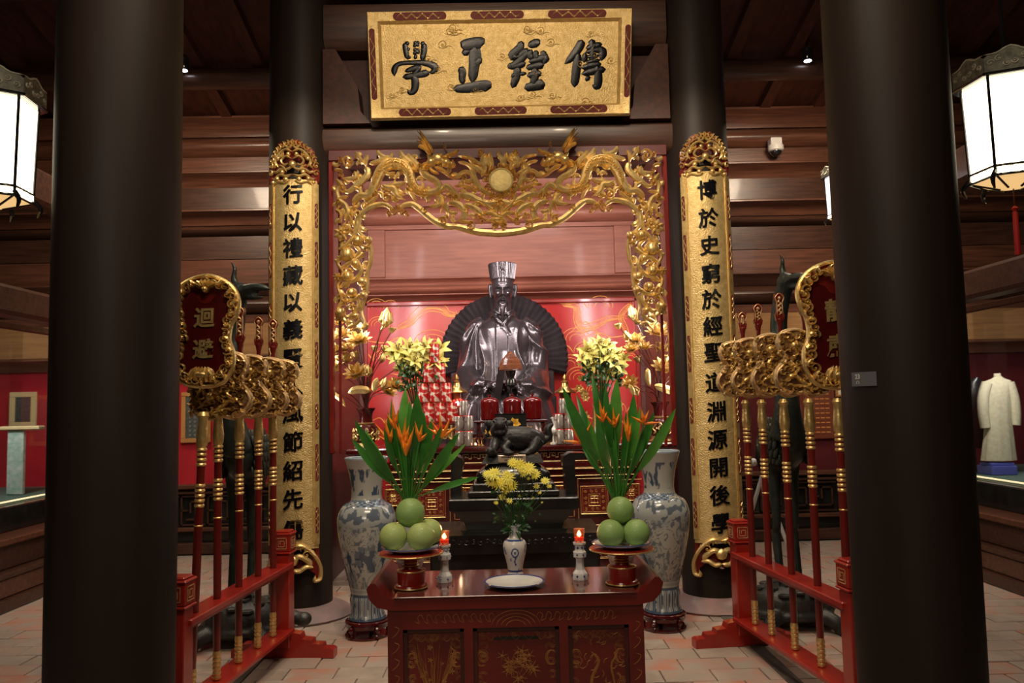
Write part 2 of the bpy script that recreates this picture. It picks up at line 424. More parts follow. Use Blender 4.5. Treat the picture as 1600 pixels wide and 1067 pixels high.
# ceiling and roof slope with rafters
c = struct('ceiling', MB().prism([(-3, 6.6), (2.5, 6.6), (9.9, 4.86), (9.9, 5.0), (2.5, 6.8), (-3, 6.8)], -6.6, 6.6, lambda u, v, h: (h, u, v)), CEIL, smooth=False)
for i in range(-9, 10):
    x = i*.62; b = MB().prism([(2.5, 6.6), (9.3, 5.0), (9.3, 4.9), (2.5, 6.5)], x-.06, x+.06, lambda u, v, h: (h, u, v)); obj('rafter', b, CEIL, c, smooth=False)
for y, z in ((8.2, 5.05), (6.9, 5.36), (5.2, 5.76)):
    b = MB().tube([(-6.4, y, z), (6.4, y, z)], .11, 12); obj('purlin', b, WOOD, c)
# side walls, wall behind the camera
struct('wall_left', MB().box((-6.5, 3.5, 2.6), (.15, 13, 5.6)), WOOD)
struct('wall_right', MB().box((6.5, 3.5, 2.6), (.15, 13, 5.6)), WOOD)
struct('wall_front', MB().box((0, -2.9, 2.9), (13, .15, 6.4)), WOOD)

# back wall: shell, mouldings and planks, red cloth bays, lattice wainscot
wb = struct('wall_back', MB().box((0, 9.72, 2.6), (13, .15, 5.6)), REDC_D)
def zz(y, Y=9.2, x=786): return P(x, y, Y).z
def beam_prof(y0, z0, z1, depth, kind):
    h = z1-z0
    if kind == 'round':
        return [(y0, z0)]+[(y0-depth*(.35+.65*math.sin(PI*t/8)), z0+h*t/8) for t in range(9)]+[(y0, z1)]
    if kind == 'cove':
        return [(y0, z0), (y0-depth*.3, z0), (y0-depth*.35, z0+h*.25), (y0-depth*.55, z0+h*.6), (y0-depth, z0+h*.8), (y0-depth, z0+h*.92), (y0-depth*.9, z1), (y0, z1)]
    return [(y0, z0), (y0-depth, z0), (y0-depth, z1), (y0, z1)]
def side_wall_beams(x0, x1, px):
    # photo rows (top, bottom), depth of the piece, profile, wood
    rows = [(120, 176, .10, 'flat', WOOD), (178, 204, .30, 'cove', WOOD_M), (204, 238, .22, 'round', WOOD_M), (238, 262, .16, 'flat', WOOD_M),
            (262, 284, .28, 'cove', WOOD_M), (284, 320, .12, 'flat', WOOD), (320, 342, .26, 'cove', WOOD_M), (342, 360, .20, 'round', WOOD),
            (360, 396, .12, 'flat', WOOD), (396, 432, .11, 'flat', WOOD_M), (432, 452, .22, 'cove', WOOD_M), (452, 482, .20, 'round', WOOD),
            (482, 496, .10, 'flat', WOOD_M), (496, 545, .13, 'flat', OCHRE), (545, 566, .20, 'cove', WOOD_M)]
    for a, b, d, k, w in rows:
        z1, z0 = zz(a), zz(b)
        obj('moulding' if k != 'flat' else 'plank', MB().profx(beam_prof(9.35, z0, z1-.006, d, k), x0, x1), w, wb)
side_wall_beams(-6.4, -1.72, 340)
side_wall_beams(1.72, 6.4, 1230)
for sx in (-1, 1):
    xa, xb = (-6.4, -1.72) if sx < 0 else (1.72, 6.4)
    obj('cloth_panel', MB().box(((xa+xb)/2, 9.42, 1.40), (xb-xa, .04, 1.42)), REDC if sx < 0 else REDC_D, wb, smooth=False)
    # lattice wainscot
    obj('wainscot_board', MB().box(((xa+xb)/2, 9.40, .34), (xb-xa, .05, .72)), BLACKW, wb, smooth=False)
    for z, h, d in ((.75, .05, .16), (.68, .03, .12), (.27, .045, .14), (.06, .12, .18)):
        obj('rail', MB().box(((xa+xb)/2, 9.36, z), (xb-xa, d, h), bev=.008), WOOD_M if z in (.75, .27) else WOOD, wb, smooth=False)
    fret = MB(); k = 0
    for i in range(int((xb-xa)/.30)):
        x = xa+.15+i*.30
        for (ax, az, bx, bz) in ((-.13, .32, .13, .32), (-.13, .64, .13, .64), (-.13, .32, -.13, .64), (-.07, .38, .09, .38), (.09, .38, .09, .58), (.09, .58, -.03, .58), (-.03, .58, -.03, .46), (-.13, .48, -.07, .48)):
            fret.box((x+(ax+bx)/2, 9.345, (az+bz)/2), (abs(bx-ax)+.018, .03, abs(bz-az)+.018))
    obj('lattice', fret, WOOD, wb, smooth=False, kind='stuff')

# niche: back panelling above the red lacquer panel, side walls
NB = 9.2
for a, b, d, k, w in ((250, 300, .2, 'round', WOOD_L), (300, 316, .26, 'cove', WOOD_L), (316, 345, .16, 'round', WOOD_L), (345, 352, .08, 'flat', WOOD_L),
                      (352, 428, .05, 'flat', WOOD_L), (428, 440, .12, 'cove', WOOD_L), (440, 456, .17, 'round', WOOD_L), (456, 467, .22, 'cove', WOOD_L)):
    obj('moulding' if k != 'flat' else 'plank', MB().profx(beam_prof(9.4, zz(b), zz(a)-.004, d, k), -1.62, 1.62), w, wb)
obj('plank', MB().box((0, 9.5, 4.4), (3.3, .1, .9)), WOOD, wb, smooth=False)
for sx in (-1, 1):
    obj('stile', MB().box((sx*1.44, 9.33, (zz(352)+zz(428))/2), (.20, .07, zz(352)-zz(428)), bev=.01), WOOD_L, wb, smooth=False)
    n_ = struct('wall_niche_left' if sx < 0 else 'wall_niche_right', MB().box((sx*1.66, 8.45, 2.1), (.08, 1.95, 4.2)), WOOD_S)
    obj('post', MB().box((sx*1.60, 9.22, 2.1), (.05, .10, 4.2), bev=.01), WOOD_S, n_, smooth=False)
struct('ceiling_niche', MB().box((0, 8.1, 4.25), (3.4, 2.7, .06)), WOOD)

# side aisles: long tie beams running to the back, cross beams
for sx in (-1, 1):
    b = struct('trim_1' if sx < 0 else 'trim_2', MB().box((sx*4.0, 4.5, 2.52), (.22, 6.4, .24), bev=.03), WOOD, smooth=False)
    b = struct('trim_3' if sx < 0 else 'trim_4', MB().box((sx*4.0, 4.5, 3.55), (.20, 6.4, .30), bev=.03), WOOD, smooth=False)
    b = struct('trim_5' if sx < 0 else 'trim_6', MB().box((sx*4.0, 7.85, 1.7), (.20, .20, 3.4), bev=.02), WOOD, smooth=False)

# ---------------------------------------------------------------- pillars
def pillar(x, y, label):
    t = thing('wooden_pillar', label, 'pillar', (x, y, 0), 'round wooden pillars')
    del t['group']
    prof = [(.244, .07), (.247, .8), (.25, 2.0), (.25, 3.2), (.246, 4.2), (.24, 5.9)]
    obj('shaft', MB().lathe([(r, z) for r, z in prof], (x, y, 0), 64), PILLAR, t)
    obj('stone_base', MB().lathe([(.40, 0), (.41, .015), (.37, .045), (.30, .08), (.27, .095), (0.2, .10)], (x, y, 0), 48), STONE, t)
    return t
pillar(-1.63, 3.42, 'dark round wooden pillar in front, nearest on the left side of the altar')
pr = pillar(1.708, 3.42, 'dark round wooden pillar carrying the small grey sign numbered 23')
pillar(-1.62, 6.5, 'dark round wooden pillar behind the gold couplet board on the left')
pillar(1.64, 6.5, 'dark round wooden pillar behind the gold couplet board on the right')

# big tie beam under the plaque, red board and frame ends
t = thing('tie_beam', 'heavy dark wooden tie beam spanning between the pillars under the gold plaque', 'beam', (0, 6.5, 3.7))
zt, zb = P(786, 186, 6.3).z, P(786, 236, 6.3).z
def beam_section(k): return [(6.72, zb), (6.46, zb), (6.40, zb+.03), (6.38, zb+.07), (6.365, (zt+zb)/2+.02), (6.37, zt-.04), (6.41, zt-.01), (6.46, zt), (6.72, zt)]
obj('beam_body', MB().profx(beam_section(0), -1.42, 1.42), WOOD, t)
obj('upper_board', MB().profx([(6.62, zt), (6.56, zt), (6.56, zt+.62), (6.62, zt+.62)], -1.40, 1.40), CEIL, t)
obj('upper_beam', MB().profx([(6.62, zt+.62), (6.42, zt+.64), (6.36, zt+.72), (6.36, zt+1.0), (6.62, zt+1.0)], -1.40, 1.40), WOOD, t)
for sx in (-1, 1):
    a = MB()
    a.prism([(sx*1.40, zt), (sx*1.02, zt), (sx*1.10, zt+.10), (sx*1.12, zt+.3), (sx*1.30, zt+.62), (sx*1.40, zt+.62)], 6.34, 6.54, lambda u, v, h: (u, h, v))
    obj('bracket', a, CEIL, t)
# ================================================================ main plaque
def plane_fn(A, B, C_, D):
    """maps (u 0..1, v 0..1, h) over the quad A(bottom left) B(bottom right) C(top right) D(top left), h out of the face"""
    A, B, C_, D = V(A), V(B), V(C_), V(D); nrm = (B-A).cross(D-A).normalized()
    return lambda u, v, h: tuple(A*(1-u)*(1-v)+B*u*(1-v)+C_*u*v+D*(1-u)*v+nrm*h)
A, B, C_, D = P(580, 188, 6.27), P(984, 180, 6.27), P(988, 14, 6.13), P(573, 20, 6.13)
W_, H_ = (B-A).length, (D-A).length
pf = plane_fn(A, B, C_, D)
t = thing('name_plaque', 'large gold board with four black characters hanging above the carved gold arch', 'plaque', tuple((A+B)/2))
def rect(m, u0, v0, u1, v1, h0, h1, fn): return m.prism([(u0, v0), (u1, v0), (u1, v1), (u0, v1)], h0, h1, fn)
fm = MB(); bu, bv = .052, .115
def bevframe(m, u0, v0, u1, v1, bu, bv, fn, lo, hi):
    rings = [((0, 0), lo), ((.10, .10), hi), ((.8, .8), hi*.9), ((1, 1), lo*.4)]
    vs = []; fs = []
    for (a, b), h in rings:
        vs += [fn(u0+bu*a, v0+bv*b, h), fn(u1-bu*a, v0+bv*b, h), fn(u1-bu*a, v1-bv*b, h), fn(u0+bu*a, v1-bv*b, h)]
    vs += [fn(u0, v0, -.03), fn(u1, v0, -.03), fn(u1, v1, -.03), fn(u0, v1, -.03)]
    for r in range(3):
        for k in range(4): fs.append((r*4+k, r*4+(k+1) % 4, r*4+4+(k+1) % 4, r*4+4+k))
    for k in range(4): fs.append((k, 16+k, 16+(k+1) % 4, (k+1) % 4))
    return m.add(vs, fs)
obj('board', rect(MB(), .01, .02, .99, .98, -.03, .006, pf), GOLD_BOARD, t, smooth=False)
obj('frame', bevframe(fm, 0, 0, 1, 1, bu, bv, pf, .02, .045), GOLD_BOARD, t, smooth=False)
def inlay(t, u0, v0, u1, v1, fn, asp, h0, seed, horiz=True):
    """dark red capsule with gold scrollwork"""
    rr = random.Random(seed); a, b = (u1-u0), (v1-v0); m = MB(); poly = []
    for k in range(16):
        w = 2*PI*k/16; cx = (1 if math.cos(w) > 0 else -1)
        if horiz: poly.append(((u0+u1)/2+cx*(a/2-b*asp/2)+math.cos(w)*b*asp/2, (v0+v1)/2+math.sin(w)*b/2))
        else: sy = 1 if math.sin(w) > 0 else -1; poly.append(((u0+u1)/2+math.cos(w)*a/2, (v0+v1)/2+sy*(b/2-a/asp/2)+math.sin(w)*a/asp/2))
    m.prism(poly, h0-.01, h0+.003, fn); o = obj('inlay', m, INLAY, t, smooth=False)
    g = MB(); n = 9; pts = []
    for k in range(n+1):
        q = k/n; s = (1 if k % 2 else -1)*rr.uniform(.2, .34)
        pts.append((u0+a*(.05+.9*q), (v0+v1)/2+b*s) if horiz else ((u0+u1)/2+a*s, v0+b*(.05+.9*q)))
    k_ = (b if horiz else a/asp)
    fn2 = lambda u, v, h: fn(u, v, h)
    # ribbon in an isotropic space
    iso = (lambda u, v, h: fn(u*asp, v, h))
    g.rib([(p[0]/asp, p[1]) for p in pts], [k_*.09]*len(pts), .007, iso, n=3, base=h0+.002)
    for k, p in enumerate(pts[1:-1]): 
        g.dome(p[0]/asp, p[1]-(.22*k_ if k % 2 else -.22*k_)*0, k_*.15, .008, iso, h0+.002, seg=6)
    obj('scrollwork', g, GOLD, o)
asp = H_/W_
for i, (u0, u1) in enumerate(((.10, .30), (.39, .59), (.68, .90))):
    inlay(t, u0, .91, u1, .985, pf, asp, .043, i); inlay(t, u0+.01, .02, u1+.01, .095, pf, asp, .043, i+5)
inlay(t, .008, .18, .030, .84, pf, asp, .043, 11, False); inlay(t, .972, .16, .994, .84, pf, asp, .043, 12, False)
# four written characters, brush strokes with swelling ends; u,v in plaque pixels of the photograph (x right, y down)
def brush(m, strokes, fn, h):
    for s in strokes: m.rib([(a, b) for a, b, *_ in s], [k for *_, k in s], h, fn, n=4, t0=.10, t1=.16)
QS = 1600/440
def qfn(x, y, h):     # crop pixel -> plaque
    px, py = 560+x/QS, 10+y/QS
    v = 1-((py-20+(px-573)*.0145)/167.0); xl = 573+7*(1-v); xr = 988-4*(1-v)
    return pf((px-xl)/(xr-xl), v, .008+h)
chars = {
 'xue': [[(262,205,8),(268,240,11),(278,300,9)],[(262,212,9),(290,206,7)],[(268,245,7),(295,240,6)],[(272,290,7),(300,285,6)],
         [(314,198,7),(330,212,8),(346,224,6)],[(346,198,6),(330,212,7),(310,230,6)],[(312,238,7),(330,252,8),(348,266,6)],[(346,240,6),(330,254,7),(310,272,6)],[(330,270,6),(318,300,7)],
         [(372,205,10),(372,250,12),(360,310,10)],[(350,212,7),(380,208,9)],[(352,245,6),(376,242,6)],[(350,282,6),(372,280,6)],
         [(205,395,9),(205,355,12),(230,325,9),(300,318,9),(390,322,12),(435,345,15),(420,370,10),(395,372,6)],
         [(262,368,8),(310,352,11),(345,345,10),(320,378,10),(300,395,8)],[(300,385,10),(322,420,15),(318,470,14),(295,488,10),(275,468,4)],[(250,400,12),(320,390,12),(380,378,14),(400,368,8)]],
 'zheng': [[(580,228,15),(610,218,22),(690,205,22),(715,212,12)],[(585,262,12),(630,258,15)],[(655,225,20),(662,280,24),(655,350,20),(645,435,18)],[(655,330,14),(680,312,20),(700,318,10)],
           [(572,345,12),(590,370,15),(588,410,13),(596,440,10)],[(535,468,14),(620,462,19),(720,450,22),(755,460,14)]],
 'jing': [[(925,195,10),(915,235,16),(870,280,16),(905,290,12)],[(905,290,12),(950,255,15),(925,300,14),(868,340,14),(860,318,10)],[(860,345,10),(910,335,14),(950,320,10)],
          [(905,340,14),(895,400,16),(872,465,12)],[(868,385,10),(890,398,10)],[(930,370,12),(935,395,14)],[(960,225,12),(1010,208,17),(1032,212,10)],
          [(985,245,9),(970,275,13),(990,300,10)],[(1015,250,9),(1005,275,12),(1020,300,10)],[(1050,250,10),(1050,275,13),(1060,292,12)],[(965,315,10),(1010,305,13),(1060,290,16),(1050,330,10)],
          [(950,350,10),(1000,340,14),(1055,330,16)],[(1000,345,14),(1000,400,16),(990,450,14)],[(955,395,12),(1010,385,13),(1040,378,10)],[(940,465,14),(1000,452,19),(1060,440,22)]],
 'chuan': [[(1270,190,14),(1255,230,17),(1215,285,15),(1170,328,8)],[(1248,260,12),(1240,330,17),(1232,400,17),(1225,462,14)],
           [(1290,240,9),(1340,225,13),(1385,215,9)],[(1322,185,14),(1330,240,14),(1328,320,12)],[(1288,262,10),(1280,320,14)],[(1288,262,10),(1340,250,10),(1385,255,17),(1378,310,14)],
           [(1290,290,8),(1370,280,9)],[(1290,318,9),(1375,305,10)],[(1262,352,10),(1330,335,13),(1380,328,10)],[(1265,385,10),(1340,368,15),(1405,358,13)],[(1355,330,12),(1362,400,16),(1355,455,15),(1325,448,5)],[(1290,400,10),(1312,420,13)]],
}
for k in ('xue', 'zheng', 'jing', 'chuan'):
    m = MB(); brush(m, [[(a, b, w*1.5) for a, b, w in s_] for s_ in chars[k]], qfn, .0035); obj('character', m, INK, t)
# faint relief clouds on the field
m = MB(); rr = random.Random(3)
for k in range(26):
    x, y = rr.uniform(130, 1480), rr.uniform(110, 560)
    m.scroll(x, y, rr.uniform(12, 26), qfn, .004, 1.3, rr.uniform(0, 6), w=2.2)
    m.rib([(x-30, y+14), (x, y+22), (x+30, y+8), (x+55, y+16)], [2.5]*4, .003, qfn, n=3)
obj('cloud_relief', m, GOLD, t, kind='stuff')

# ================================================================ couplet boards
def couplet(cx, cy, rot, text, ytop, ybot, label, ys, px):
    R = .275+.012; half = math.radians(39)
    t = thing('couplet_board', label, 'signboard', (cx, cy, 0))
    z1, z0 = P(px, ytop, 6.2).z, P(px, ybot, 6.2).z
    def fn(u, v, h):      # u metres along the face, v height, h out
        a = u/(R+.0)+rot; r = R+h; return (cx+r*math.sin(a), cy-r*math.cos(a), v)
    hw = R*half
    def sheet(m, poly_u, va, vb, h0, h1, nv=2):
        n = 22; vs = []; fs = []
        for j in range(nv):
            v = va+(vb-va)*j/(nv-1)
            for i in range(n+1): u = poly_u[0]+(poly_u[1]-poly_u[0])*i/n; vs.append(fn(u, v, h1))
        for j in range(nv):
            v = va+(vb-va)*j/(nv-1)
            for i in range(n+1): u = poly_u[0]+(poly_u[1]-poly_u[0])*i/n; vs.append(fn(u, v, h0))
        o = nv*(n+1)
        for j in range(nv-1):
            for i in range(n):
                a = j*(n+1)+i; fs.append((a, a+1, a+n+2, a+n+1)); fs.append((o+a, o+a+n+1, o+a+n+2, o+a+1))
            a = j*(n+1); fs.append((a, a+n+1, o+a+n+1, o+a)); fs.append((a+n, o+a+n, o+a+2*n+1, a+2*n+1))
        for i in range(n):
            fs.append((i, o+i, o+i+1, i+1)); a = (nv-1)*(n+1)+i; fs.append((a, a+1, o+a+1, o+a))
        return m.add(vs, fs)
    zc = z1-.36; zf = z0+.36
    obj('board', sheet(MB(), (-hw, hw), zf-.05, zc+.05, -.012, .010), GOLD_BOARD, t)
    for s in (-1, 1):
        obj('border_strip', sheet(MB(), (s*hw-.0 if s < 0 else hw-.037, -hw+.037 if s < 0 else hw), zf-.02, zc+.02, .008, .020), GOLD, t)
        obj('bead_line', MB().rib([(s*(hw-.046), zf), (s*(hw-.046), (zf+zc)/2), (s*(hw-.046), zc)], .003, .006, fn, n=2, t0=0, t1=0, base=.010), GOLD, t)
    n = 7; seg = (zc-zf)/n
    for k in range(n):
        a = zf+seg*k+seg*.16; b = a+seg*(.72 if k % 2 else .5)
        for s in (-1, 1):
            uc = s*(hw-.0185)
            m = MB(); poly = []
            for q in range(12):
                w = 2*PI*q/12; sy = 1 if math.sin(w) > 0 else -1; poly.append((uc+math.cos(w)*.012, (a+b)/2+sy*((b-a)/2-.012)+math.sin(w)*.012))
            m.prism(poly, .018, .0225, fn); o = obj('inlay', m, INLAY, t, smooth=False)
            g = MB(); N = 7; pts = [(uc+(.006 if i % 2 else -.006), a+(b-a)*(.05+.9*i/N)) for i in range(N+1)]
            g.rib(pts, .003, .006, fn, n=2, base=.022)
            for p in pts[1:-1]: g.dome(p[0], p[1], .0055, .007, fn, .022, seg=6)
            obj('scrollwork', g, GOLD, o)
    for ch, y in zip(text, ys):
        if not ch.strip(): continue
        z = P(px, y, 6.2).z; m = MB()
        for du, dv, dh in ((0, 0, 0), (.0028, .0, .0004), (.0008, -.0028, .0008), (-.002, .0012, .0012)): write(m, ch, .004+du, z+dv, .150, .160, lambda u, v, h, dh=dh: fn(u, v, h+.0112+dh), bold=.009, h=.006, slant=.10)
        for i in range(len(m.v)): pass
        obj('character', m, INK, t, smooth=False)
    # crown carving
    def outline(k):
        pts = []
        for i in range(33):
            a = PI*i/32; r = 1+.05*math.cos(a*9); pts.append((hw*1.02*math.cos(a)*r, zc+.10+.26*math.sin(a)**.8*r))
        pts += [(-hw*1.06, zc+.06), (-hw*.98, zc+.02), (-hw*.98, zc-.02), (hw*.98, zc-.02), (hw*.98, zc+.02), (hw*1.06, zc+.06)]
        return pts
    o = obj('crown_back', MB().prism(outline(0), .0, .012, fn), LACQ, t, smooth=False)
    g = MB()
    for s in (-1, 1):
        F = lambda u, v, h, s=s: fn(s*u, zc+v, h)
        for i in range(9):
            a = PI/2*i/8.5; rr_ = 1; u, v = hw*.93*math.cos(a), .11+.235*math.sin(a)**.8
            g.scroll(u, v, .028, F, .014, 1.1, a+.5, 1, base=.010)
        for p, w in (([(.0, .27), (.05, .29), (.10, .26), (.135, .20), (.11, .15)], .010), ([(.0, .21), (.05, .235), (.085, .20), (.06, .165), (.03, .18)], .009),
                     ([(.0, .15), (.04, .13), (.09, .135), (.13, .11), (.16, .13)], .011), ([(.0, .09), (.05, .075), (.10, .09), (.14, .06), (.17, .07)], .011),
                     ([(.02, .04), (.06, .02), (.11, .035), (.15, .01)], .010), ([(.15, .20), (.13, .17), (.15, .15)], .008), ([(.04, .11), (.07, .15), (.11, .17)], .008),
                     ([(.0, .32), (.03, .30), (.06, .33)], .010)):
            g.rib(p, w, .015, F, n=3, base=.010)
        for u, v, r in ((.08, .11, .02), (.12, .06, .018), (.05, .05, .02), (.115, .22, .018), (.03, .25, .018), (.16, .035, .016)): g.dome(u, v, r, .018, F, .010)
        for k in range(6): a = .5+k*.22; g.rib([(.07+.03*math.cos(a), .20+.03*math.sin(a)), (.07+.075*math.cos(a), .20+.075*math.sin(a))], .006, .013, F, n=2, base=.010)
    g.dome(0, zc+.17, .03, .025, fn, .010)
    obj('crown_carving', g, GOLD, o)
    # foot carving
    ft = [(-hw, zf), (hw, zf), (hw, zf-.10), (hw*1.12, zf-.20), (hw*1.1, zf-.30), (hw*.8, zf-.31), (hw*.85, zf-.24), (hw*.6, zf-.20), (0, zf-.24), (-hw*.6, zf-.20), (-hw*.85, zf-.24), (-hw*.8, zf-.31), (-hw*1.1, zf-.30), (-hw*1.12, zf-.20), (-hw, zf-.10)]
    o = obj('foot_back', MB().prism(ft, .0, .012, fn), LACQ, t, smooth=False)
    g = MB()
    for s in (-1, 1):
        F = lambda u, v, h, s=s: fn(s*u, zf+v, h)
        g.rib([(.0, -.03), (.06, -.02), (.12, -.06), (.17, -.12), (.205, -.20), (.20, -.28), (.16, -.29), (.165, -.25)], .016, .022, F, n=4, base=.010)
        g.rib([(.0, -.20), (.05, -.21), (.10, -.18), (.15, -.19)], .018, .018, F, n=3, base=.010)
        g.rib([(.0, -.13), (.05, -.10), (.10, -.13), (.14, -.17)], .022, .02, F, n=3, base=.010)
        for k in range(5): g.rib([(.02+.032*k, -.01-.012*k), (.03+.032*k, -.055-.012*k)], .008, .016, F, n=2, base=.012)
        g.scroll(.10, -.09, .03, F, .016, 1.2, 0, 1, base=.012)
    g.dome(0, zf-.13, .045, .03, fn, .010)
    obj('foot_carving', g, GOLD, o)
    return t
LY = [303, 347, 387, 430, 472, 514, 560, 603, 645, 690, 735, 780, 828]
RY = [296, 340, 383, 427, 467, 509, 550, 597, 643, 687, 731, 774, 818]
couplet(-1.62, 6.5, .03, '行以禮藏以義賢人風節紹先儒', 219, 925, 'tall curved gold board with black characters on the left inner pillar', LY, 463)
couplet(1.64, 6.5, -.02, '博於史窮於經聖道淵源開後學', 207, 915, 'tall curved gold board with black characters on the right inner pillar', RY, 1108)
# ================================================================ carved gold arch between the pillars
AY = 6.26
t = thing('carved_arch', 'openwork gold arch of dragons and clouds hanging under the tie beam', 'carving', (0, AY, 2.2))
def cfn(side):
    def fn(x, y, h):
        p = P(500+x/5.517, 190+y/5.517, AY); return (p.x if side > 0 else -p.x, p.y-h, p.z)
    return fn
KH = .00093     # metres per traced unit
RIM = [[(306, 960, 18), (322, 900, 20), (325, 850, 20), (368, 790, 20), (440, 735, 20), (540, 712, 18), (600, 735, 16), (630, 765, 10)],
       [(690, 765, 10), (720, 725, 17), (790, 712, 20), (850, 745, 22), (920, 805, 22), (1000, 862, 22), (1100, 903, 22), (1160, 905, 20), (1215, 915, 22), (1340, 948, 24), (1480, 962, 24), (1590, 965, 24)]]
DRAGON = [ # body of the dragon, thick
    ([(400, 390), (415, 450), (370, 510), (310, 560), (250, 605), (205, 600)], [22, 30, 30, 26, 20, 12], 26),
    ([(290, 735), (300, 690), (350, 645), (420, 640), (470, 560), (500, 480), (550, 400), (640, 365), (720, 385), (770, 450), (800, 540), (850, 605), (930, 620), (1010, 600), (1030, 560), (990, 510), (930, 480), (890, 440), (900, 400), (960, 350)],
     [10, 22, 30, 36, 40, 46, 50, 52, 50, 44, 40, 38, 34, 32, 32, 30, 30, 32, 36, 30], 44),
    ([(1040, 610), (1090, 560), (1140, 600), (1150, 660)], [16, 26, 20, 12], 28),
    ([(1150, 590), (1190, 640), (1200, 680)], [18, 18, 12], 24)]
LIMB = [([(1000, 640), (1045, 680), (1020, 725), (930, 730)], 14), ([(1075, 690), (1095, 760), (1110, 830)], 13), ([(1105, 700), (1190, 715), (1245, 775), (1235, 840), (1180, 860)], 18),
        ([(1240, 720), (1310, 735), (1380, 790), (1395, 850)], 17), ([(530, 550), (590, 575), (640, 580), (665, 640), (740, 680)], 15), ([(560, 560), (680, 545), (740, 530)], 14),
        ([(1160, 560), (1250, 560), (1340, 590), (1370, 560)], 8), ([(1180, 640), (1280, 640), (1360, 680), (1450, 708), (1520, 690), (1570, 640)], 19),
        ([(1190, 300), (1290, 315), (1380, 370), (1440, 330), (1460, 260)], 11), ([(1320, 370), (1325, 460), (1370, 560), (1450, 620), (1540, 650)], 15),
        ([(1130, 490), (1180, 480), (1240, 440), (1300, 450), (1320, 500), (1270, 520), (1220, 500)], 13), ([(1190, 350), (1270, 370), (1310, 420), (1290, 470)], 10),
        ([(1390, 480), (1420, 400), (1400, 340), (1440, 290)], 15), ([(1450, 470), (1480, 370), (1465, 300), (1455, 250)], 12),
        ([(310, 260), (345, 320), (385, 370)], 12), ([(420, 290), (395, 340), (400, 400)], 12), ([(490, 250), (530, 300), (590, 320), (660, 330)], 14), ([(430, 370), (500, 350), (560, 330), (620, 320)], 14),
        ([(690, 255), (720, 310), (770, 350), (800, 400)], 16), ([(750, 280), (790, 330), (840, 380), (830, 430)], 16), ([(790, 340), (770, 400), (850, 440)], 12),
        ([(300, 430), (310, 480), (250, 500), (190, 490)], 14), ([(200, 430), (160, 420), (120, 430)], 10), ([(180, 560), (150, 600), (170, 680), (220, 720), (245, 800), (215, 880)], 13),
        ([(250, 650), (180, 660), (140, 700)], 10), ([(280, 560), (350, 600), (330, 650)], 12), ([(140, 500), (180, 540), (230, 600)], 12), ([(130, 760), (180, 800), (170, 880)], 8),
        ([(1300, 735), (1360, 700), (1430, 740)], 9), ([(1420, 620), (1400, 680), (1480, 760), (1540, 780)], 12), ([(1480, 870), (1520, 850), (1560, 900)], 13), ([(1400, 800), (1470, 790), (1540, 830), (1600, 830)], 13),
        ([(1040, 800), (1070, 700), (1050, 640)], 7), ([(830, 700), (800, 640), (760, 600)], 11), ([(620, 690), (680, 640), (740, 640)], 9),
        ([(1200, 850), (1260, 870), (1330, 860)], 10), ([(1540, 700), (1570, 760), (1560, 820)], 12), ([(860, 560), (800, 590), (760, 570)], 12), ([(500, 640), (450, 690), (380, 740)], 12), ([(280, 820), (270, 760), (320, 740)], 11)]
SCR = [(580, 665, 46), (905, 770, 30), (1062, 865, 42), (1297, 905, 44), (1392, 865, 34), (1560, 712, 34), (640, 778, 36), (706, 778, 36), (590, 798, 26), (748, 795, 26), (668, 740, 26), (250, 345, 55),
       (205, 580, 36), (600, 392, 72), (1000, 610, 24), (1250, 775, 24), (480, 620, 28), (700, 400, 34), (1180, 660, 30), (1440, 590, 30), (1380, 280, 30), (1590, 905, 30), (330, 800, 24), (1120, 660, 24), (1240, 490, 26), (770, 560, 26), (180, 330, 26), (190, 470, 24), (160, 700, 24)]
